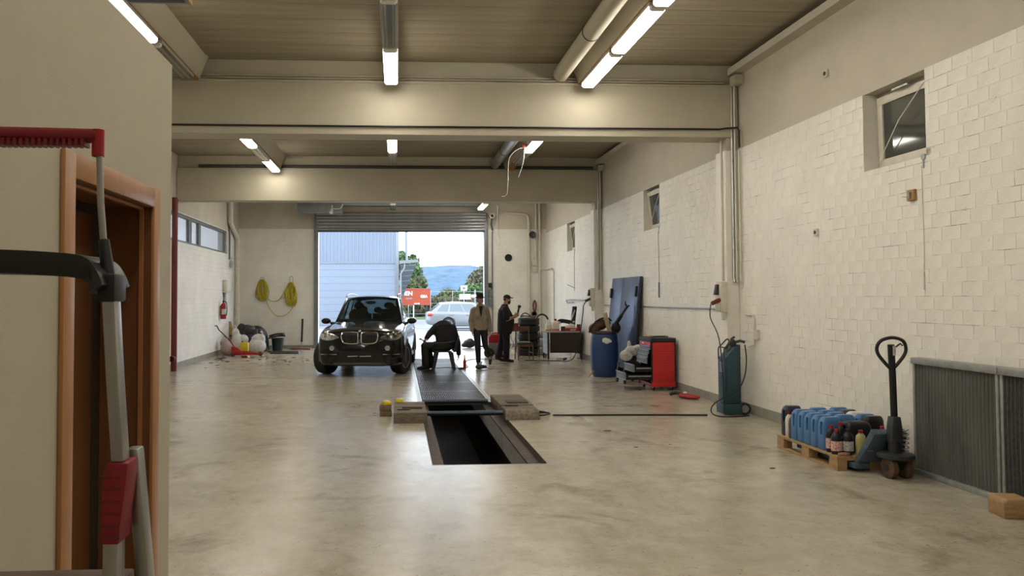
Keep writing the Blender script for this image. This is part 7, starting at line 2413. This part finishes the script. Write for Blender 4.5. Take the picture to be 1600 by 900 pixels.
m.build('hair', mat('dark_hair', (0.012, 0.009, 0.007), 0.7), ps, smooth=True)
t = thing('hand_tool', 'small dark tool in the hand of the seated person', 'tool', (0.64, 18.20, 0.68))
m = MB(); m.tube([(0.03, 0.0, -0.02), (-0.10, -0.03, 0.05)], [0.014, 0.012], 10)
m.build('shaft', M_BLACK, t, smooth=True)
m = MB(); m.ell((-0.11, -0.03, 0.055), (0.03, 0.02, 0.02), 10, 8)
m.build('head', M_DKSTEEL, t, smooth=True)

# ---- small things on the floor around them
t = thing('spray_bottle', 'slim red bottle standing on the floor beside the seated person', 'bottle', (1.60, 18.45, 0))
m = MB(); m.lathe([(0.0, 0.0), (0.037, 0.0), (0.037, 0.17), (0.022, 0.22), (0.012, 0.26), (0.012, 0.30), (0.0, 0.30)], 18)
m.build('bottle', M_RED, t, smooth=True)
m = MB(); m.cyl((0, 0, 0.30), (0, 0, 0.325), 0.015, n=10)
m.build('nozzle', M_DKRED, t, smooth=True)
t = thing('angle_tool', 'black power tool lying on the floor before the walking person', 'tool', (1.98, 18.35, 0))
m = MB(); m.loft([[(x, 0.07 * w_ * cos(a), 0.055 + 0.055 * w_ * sin(a)) for a in [2 * pi * k / 12 for k in range(12)]] for x, w_ in ((-0.13, 0.5), (-0.1, 0.9), (0.0, 1.0), (0.1, 0.7), (0.14, 0.4))])
m.build('motor', M_BLACK, t, smooth=True)
m = MB(); m.tube([(0.12, 0, 0.03), (0.28, -0.02, 0.022)], 0.018, 8); m.cyl((-0.02, 0, 0.1), (0.02, 0, 0.18), 0.035, 0.02, n=10)
m.build('nozzle', mat('pale_grey_box', (0.45, 0.46, 0.47), 0.5), t, smooth=True)
t = thing('polisher', 'black round machine on the floor at the gate threshold', 'machine', (2.42, 26.0, 0))
m = MB()
for c, r_ in (((0, 0, 0.15), (0.22, 0.16, 0.15)), ((0.02, 0, 0.24), (0.12, 0.1, 0.09)), ((-0.16, 0, 0.1), (0.12, 0.1, 0.08))):
    m.ell(c, r_, 14, 10)
fused(m, 'housing', M_BLACK, t, 0.015, 2)
m = MB(); m.tube([(0.18, 0, 0.06), (0.32, 0, 0.05), (0.6, 0.02, 0.045)], [0.05, 0.03, 0.02], 8)
m.build('shaft', M_BLACK, t, smooth=True)
pipe('cable', 'thin black cable curling on the bright floor behind the seated person', [(1.5, 18.6, 0.01), (1.72, 18.9, 0.01), (1.75, 20.2, 0.01), (2.1, 21.2, 0.01), (2.9, 21.0, 0.01), (3.1, 20.7, 0.01)], 0.009, M_BLACK, 'cable', 6, 6)
pipe('cable', 'thin cable lying on the grating under the plastic chair', [(0.75, 18.9, 0.01), (0.95, 18.6, 0.012), (1.2, 18.75, 0.01), (1.45, 18.5, 0.01), (1.55, 18.6, 0.01)], 0.009, M_BLACK, 'cable', 6, 6)
m = MB(); m.ell((0, 0, 0.03), (0.06, 0.04, 0.03), 10, 8); m.ell((0.06, 0.02, 0.02), (0.04, 0.03, 0.02), 8, 6)
tag(fused(m, 'rag', M_BLACKM, None, 0.008, 2), 'small black rag on the floor beside the red bottle', 'rag', loc=(1.48, 18.2, 0))

# ================================================================== YARD
M_CLAD = mat('pale_blue_cladding', (0.20, 0.235, 0.29), 0.5, 0.1, var=0.06, vscale=0.5)
bl = thing('warehouse', 'pale blue metal warehouse across the yard', 'building', (0, 48, 0))
BX0, BX1, BZ = -9.5, 0.05, 3.86
n = int((BX1 - BX0) / 0.22)
rows = []
for z in (BZ, 10.0):
    r = []
    for k in range(n):
        x = BX0 + 0.22 * k
        r += [(x, 0, z), (x + 0.09, 0, z), (x + 0.12, -0.045, z), (x + 0.19, -0.045, z)]
    r.append((BX1, 0, z))
    rows.append(r)
m = MB(); m.grid(rows); m.grid([[(p[0], 0.3, p[2]) for p in r] for r in rows], flip=True)
m.build('corrugated_cladding', M_CLAD, bl)
m = MB(); m.box(BX0, BX1 - 0.01, 0.31, 12, 0, 10.0)
m.build('hall_body', M_CLAD, bl)
pm_ = MB(); pm_.box(BX0, BX1, 0, 0.30, 0.005, 0.431)
pw = pm_.build('wall_panel', M_CLAD, bl, bev=0.006, seg=1)
for k in range(9):
    o = pw if k == 0 else link_copy(pw, bl)
    o.location = (0, 0.0, 0.43 * k)
m = MB(); m.box(BX1 - 0.18, BX1 + 0.02, -0.06, 0.0, 0, 10.0); m.box(BX0, BX1, -0.05, 0.0, BZ - 0.02, BZ + 0.03)
m.build('corner_flashing', M_SILVERPAINT, bl)
m = MB(); m.tube([(0.55, 0.3, 10), (0.55, 0.3, 3.9)], 0.09, 10); m.tube([(0.2, 0.3, 8.0), (0.55, 0.3, 8.0)], 0.03, 6)
m.build('downpipe', M_SILVERPAINT, bl, smooth=True)
cp = thing('canopy', 'lean-to roof with gutter on the right end of the warehouse', 'canopy', (0.10, 46.6, 0))
m = MB(); m.loft([[(0.0, y, 3.75), (1.15, y, 3.85), (1.15, y, 4.02), (0.0, y, 3.95)] for y in (0, 0.35)])
m.build('gutter_beam', M_SILVERPAINT, cp)
for k in range(7):
    m = MB(); m.loft([[(0.05, 0.4 + 0.9 * k, 3.72 - 0.30 * k), (1.02 - 0.12 * k, 0.4 + 0.9 * k, 3.76 - 0.30 * k), (1.02 - 0.12 * k, 0.4 + 0.9 * k, 3.68 - 0.3 * k), (0.05, 0.4 + 0.9 * k, 3.64 - 0.3 * k)],
                      [(0.05, 1.2 + 0.9 * k, 3.50 - 0.30 * k), (0.92 - 0.12 * k, 1.2 + 0.9 * k, 3.54 - 0.30 * k), (0.92 - 0.12 * k, 1.2 + 0.9 * k, 3.46 - 0.3 * k), (0.05, 1.2 + 0.9 * k, 3.42 - 0.3 * k)]])
    m.build('roof_plank', M_GREYSTEEL, cp)
m = MB(); m.tube([(0.32, 0.1, 3.75), (0.30, 0.1, 3.5), (0.08, 0.1, 3.15), (0.08, 0.1, 0.0)], 0.05, 8)
m.build('downpipe', M_SILVERPAINT, cp, smooth=True)
# poster board
M_POSTER = mat('orange_red_poster', (0.48, 0.085, 0.035), 0.6)
bb = thing('billboard', 'orange red billboard on posts beyond the yard', 'billboard', (0.05, 62, 0))
m = MB(); m.box(0.0, 2.55, 0, 0.08, 1.16, 2.42)
m.build('board', M_POSTER, bb)
m = MB(); m.box(-0.03, 2.58, -0.02, 0.1, 2.38, 2.45); m.box(-0.03, 2.58, -0.02, 0.1, 1.10, 1.16); m.box(2.53, 2.58, -0.02, 0.1, 1.16, 2.38)
m.build('frame', mat('poster_frame', (0.45, 0.12, 0.08), 0.5), bb)
for x, mm in ((1.22, M_WHITEP), (2.28, M_DKSTEEL)):
    m = MB(); m.box(x - 0.05, x + 0.05, 0.02, 0.1, 0.0, 1.12)
    m.build('post', mm, bb)
m = MB(); m.ell((1.62, -0.05, 1.2), (0.08, 0.06, 0.08), 10, 8); m.box(1.25, 1.55, -0.06, 0.0, 1.17, 1.25)
m.build('poster_lamp', M_WHITEP, bb)
def text(parent, s_, x, z, size, material, bold=0.02):
    cu = bpy.data.curves.new('lettering', 'FONT')
    cu.body = s_
    cu.size = size
    cu.extrude = 0.01
    cu.offset = bold
    cu.align_x = 'CENTER'
    cu.align_y = 'CENTER'
    o = bpy.data.objects.new('lettering', cu)
    COL.objects.link(o)
    o.location = (x, -0.02, z)
    o.rotation_euler = (pi / 2, 0, 0)
    me = evaluated(o)
    bpy.data.objects.remove(o, do_unlink=True)
    me.materials.clear(); me.materials.append(material)
    o = bpy.data.objects.new('lettering', me)
    COL.objects.link(o)
    o.parent = parent
    o.location = (x, -0.02, z)
    o.rotation_euler = (pi / 2, 0, 0)
M_LETTER = mat('white_lettering', (0.75, 0.75, 0.75), 0.5)
text(bb, 'iEN', 0.80, 2.02, 0.46, M_LETTER)
text(bb, 'GSA', 2.05, 1.78, 0.30, M_LETTER)
m = MB(); m.box(0.58, 1.10, -0.012, -0.002, 1.55, 1.69)
m.build('subtitle_band', mat('mauve_band', (0.40, 0.22, 0.28), 0.5), bb)
m = MB(); m.box(-60, 80, 42.5, 60, -0.019, -0.005)
struct(m.build('road', mat('asphalt', (0.20, 0.215, 0.25), 0.75, var=0.1, vscale=1.0)))
pipe('barrier_rail', 'low dark barrier rail across the yard behind the walking person', [(2.6, 39.0, 0.14), (8.5, 39.0, 0.14)], 0.04, M_DKSTEEL, 'rail')
for x, n_ in ((2.62, 0), (5.5, 1), (8.45, 2)):
    m = MB(); m.box(-0.04, 0.04, -0.04, 0.04, -0.02, 0.10)
    tag(m.build('rail_foot', M_DKSTEEL), ('left foot of the low barrier rail', 'middle foot of the low barrier rail', 'right foot of the low barrier rail')[n_], 'rail foot', loc=(x, 39.0, 0))
# fence with posts, white sign machine, trees, hill
fe = thing('fence', 'wire fence along the far side of the road', 'fence', (0, 66, 0))
for k in range(26):
    m = MB(); m.cyl((-20 + 1.9 * k, 0, 0), (-20 + 1.9 * k, 0, 2.3), 0.035, n=6)
    m.build('post', M_STEEL, fe)
for z in (0.3, 1.2, 2.2):
    m = MB(); m.cyl((-20, 0, z), (28, 0, z), 0.012, n=5)
    m.build('wire', M_STEEL, fe)
t = thing('road_sign', 'white sign plates on posts behind the parked estate car', 'sign', (5.0, 58, 0))
for x in (0.0, 0.85):
    m = MB(); m.cyl((x, 0, 0), (x, 0, 2.3), 0.04, n=8)
    m.build('post', M_STEEL, t)
m = MB(); m.box(-0.25, 0.25, -0.05, 0, 2.2, 2.6)
m.build('plate', M_CWHITE, t, bev=0.02)
m = MB(); m.box(-0.1, 0.1, -0.06, -0.05, 2.32, 2.48)
m.build('symbol', M_GREYSTEEL, t)
m = MB(); m.box(-0.35, 0.50, -0.06, -0.03, 1.55, 1.95)
m.build('lower_plate', M_CWHITE, t, bev=0.02)
m = MB(); m.box(0.55, 1.15, -0.06, -0.03, 1.7, 1.9)
m.build('side_plate', M_CWHITE, t, bev=0.02)

def leaf_mat(name, c1, c2):
    return mat(name, c1, 0.7, var=1.0, vscale=1.2, col2=c2)
def tree(label, x, y, blobs, h_, material, n, seed, ls=0.16):
    random.seed(seed)
    t = thing('tree', label, 'tree', (x, y, 0), 0, 'trees beyond the yard')
    m = MB()
    tot = sum(b[1] ** 2 for b in blobs)
    for c, r_ in blobs:
        for k in range(int(n * r_ ** 2 / tot)):
            d = Vector((random.gauss(0, 1), random.gauss(0, 1), random.gauss(0, 1))).normalized()
            p = Vector(c) + d * r_ * random.uniform(0.55, 1.08)
            s_ = ls * random.uniform(0.6, 1.4)
            R = Euler((random.uniform(0, 6), random.uniform(0, 6), random.uniform(0, 6))).to_matrix()
            m.add([p + R @ Vector(q) * s_ for q in ((-1, -0.5, 0), (0, -0.8, 0.15), (1, 0, 0), (0, 0.8, 0.15))], [(0, 1, 2, 3)])
    m.build('crown', material, t, kind='stuff')
    m = MB(); m.tube([(0, 0, 0), (0.05, 0, h_ * 0.45), (0.0, 0, h_ * 0.8)], [0.16, 0.12, 0.05], 8)
    for k in range(5):
        a = 2 * pi * k / 5
        m.tube([(0, 0, h_ * (0.3 + 0.08 * k)), (0.9 * cos(a), 0.9 * sin(a), h_ * (0.55 + 0.07 * k))], [0.06, 0.02], 6)
    m.build('trunk', M_OLDWOOD, t, smooth=True)
L1 = leaf_mat('olive_leaves', (0.17, 0.19, 0.08), (0.07, 0.095, 0.05))
L2 = leaf_mat('green_leaves', (0.11, 0.19, 0.06), (0.045, 0.085, 0.04))
L3 = leaf_mat('brown_green_leaves', (0.19, 0.165, 0.10), (0.09, 0.10, 0.06))
tree('large brownish green tree at the right side of the gate view', 8.6, 78, [((0, 0, 2.6), 1.7), ((-0.9, 0, 1.9), 1.3), ((1.0, 0, 2.2), 1.6), ((0.4, 0, 4.0), 1.0), ((-0.3, 0, 3.6), 0.9)], 5.2, L3, 5200, 21)
tree('green bush tree in front of the large brownish one', 7.1, 75, [((0, 0, 1.6), 1.3), ((1.0, 0, 1.9), 1.1), ((-0.9, 0, 1.3), 0.9)], 3.0, L2, 3600, 22)
tree('yellowish green bush left of the large tree', 5.2, 80, [((0, 0, 1.5), 1.0), ((-0.8, 0, 1.1), 0.8), ((0.8, 0, 1.4), 0.9)], 2.6, L1, 3000, 23)
tree('tall green tree rising behind the warehouse canopy', 1.1, 71, [((0, 0, 4.0), 1.1), ((-0.9, 0, 5.0), 0.9), ((0.5, 0, 3.0), 0.95), ((0.2, 0, 5.0), 0.6)], 6.0, L2, 3600, 24)
tree('yellow green bush above the billboard', 1.4, 69, [((0, 0, 2.6), 0.8), ((-0.6, 0, 2.5), 0.7), ((0.5, 0, 2.9), 0.7)], 3.2, L1, 2600, 25)
tree('dark hedge between the billboard and the fence', 3.0, 67.6, [((-1.0, 0, 0.8), 0.8), ((0, 0, 0.9), 0.9), ((1.0, 0, 0.9), 0.8), ((1.9, 0, 0.9), 0.85), ((-1.9, 0, 0.8), 0.8)], 1.6, L3, 3200, 26, 0.13)
tree('hedge behind the roof of the parked estate car', 7.3, 70, [((-1.2, 0, 0.9), 0.9), ((0, 0, 1.0), 0.9), ((1.2, 0, 1.0), 0.9), ((2.3, 0, 1.0), 0.9)], 1.8, L3, 3200, 27, 0.13)
random.seed(5)
rows = []
NX, NY = 90, 16
ph = [random.uniform(0, 6) for _ in range(8)]
for j in range(NY + 1):
    v = j / NY
    r = []
    for i in range(NX + 1):
        x = -260 + 620 * i / NX
        base = 30 - 0.020 * max(0, x) + 4.0 * sin(x * 0.02 + ph[0]) + 2.0 * sin(x * 0.07 + ph[1]) 
        z = base * sin(pi / 2 * v) + random.uniform(-0.7, 0.7) * (1 if v > 0.1 else 0)
        r.append((x + random.uniform(-2, 2), 420 + 200 * v, z))
    rows.append(r)
m = MB(); m.grid(rows)
struct(m.build('hill', mat('hazy_forest', (0.055, 0.115, 0.19), 0.95, var=0.45, vscale=0.12, bump=1.0, bscale=0.3)))  # blue distance haze is put into the forest colour
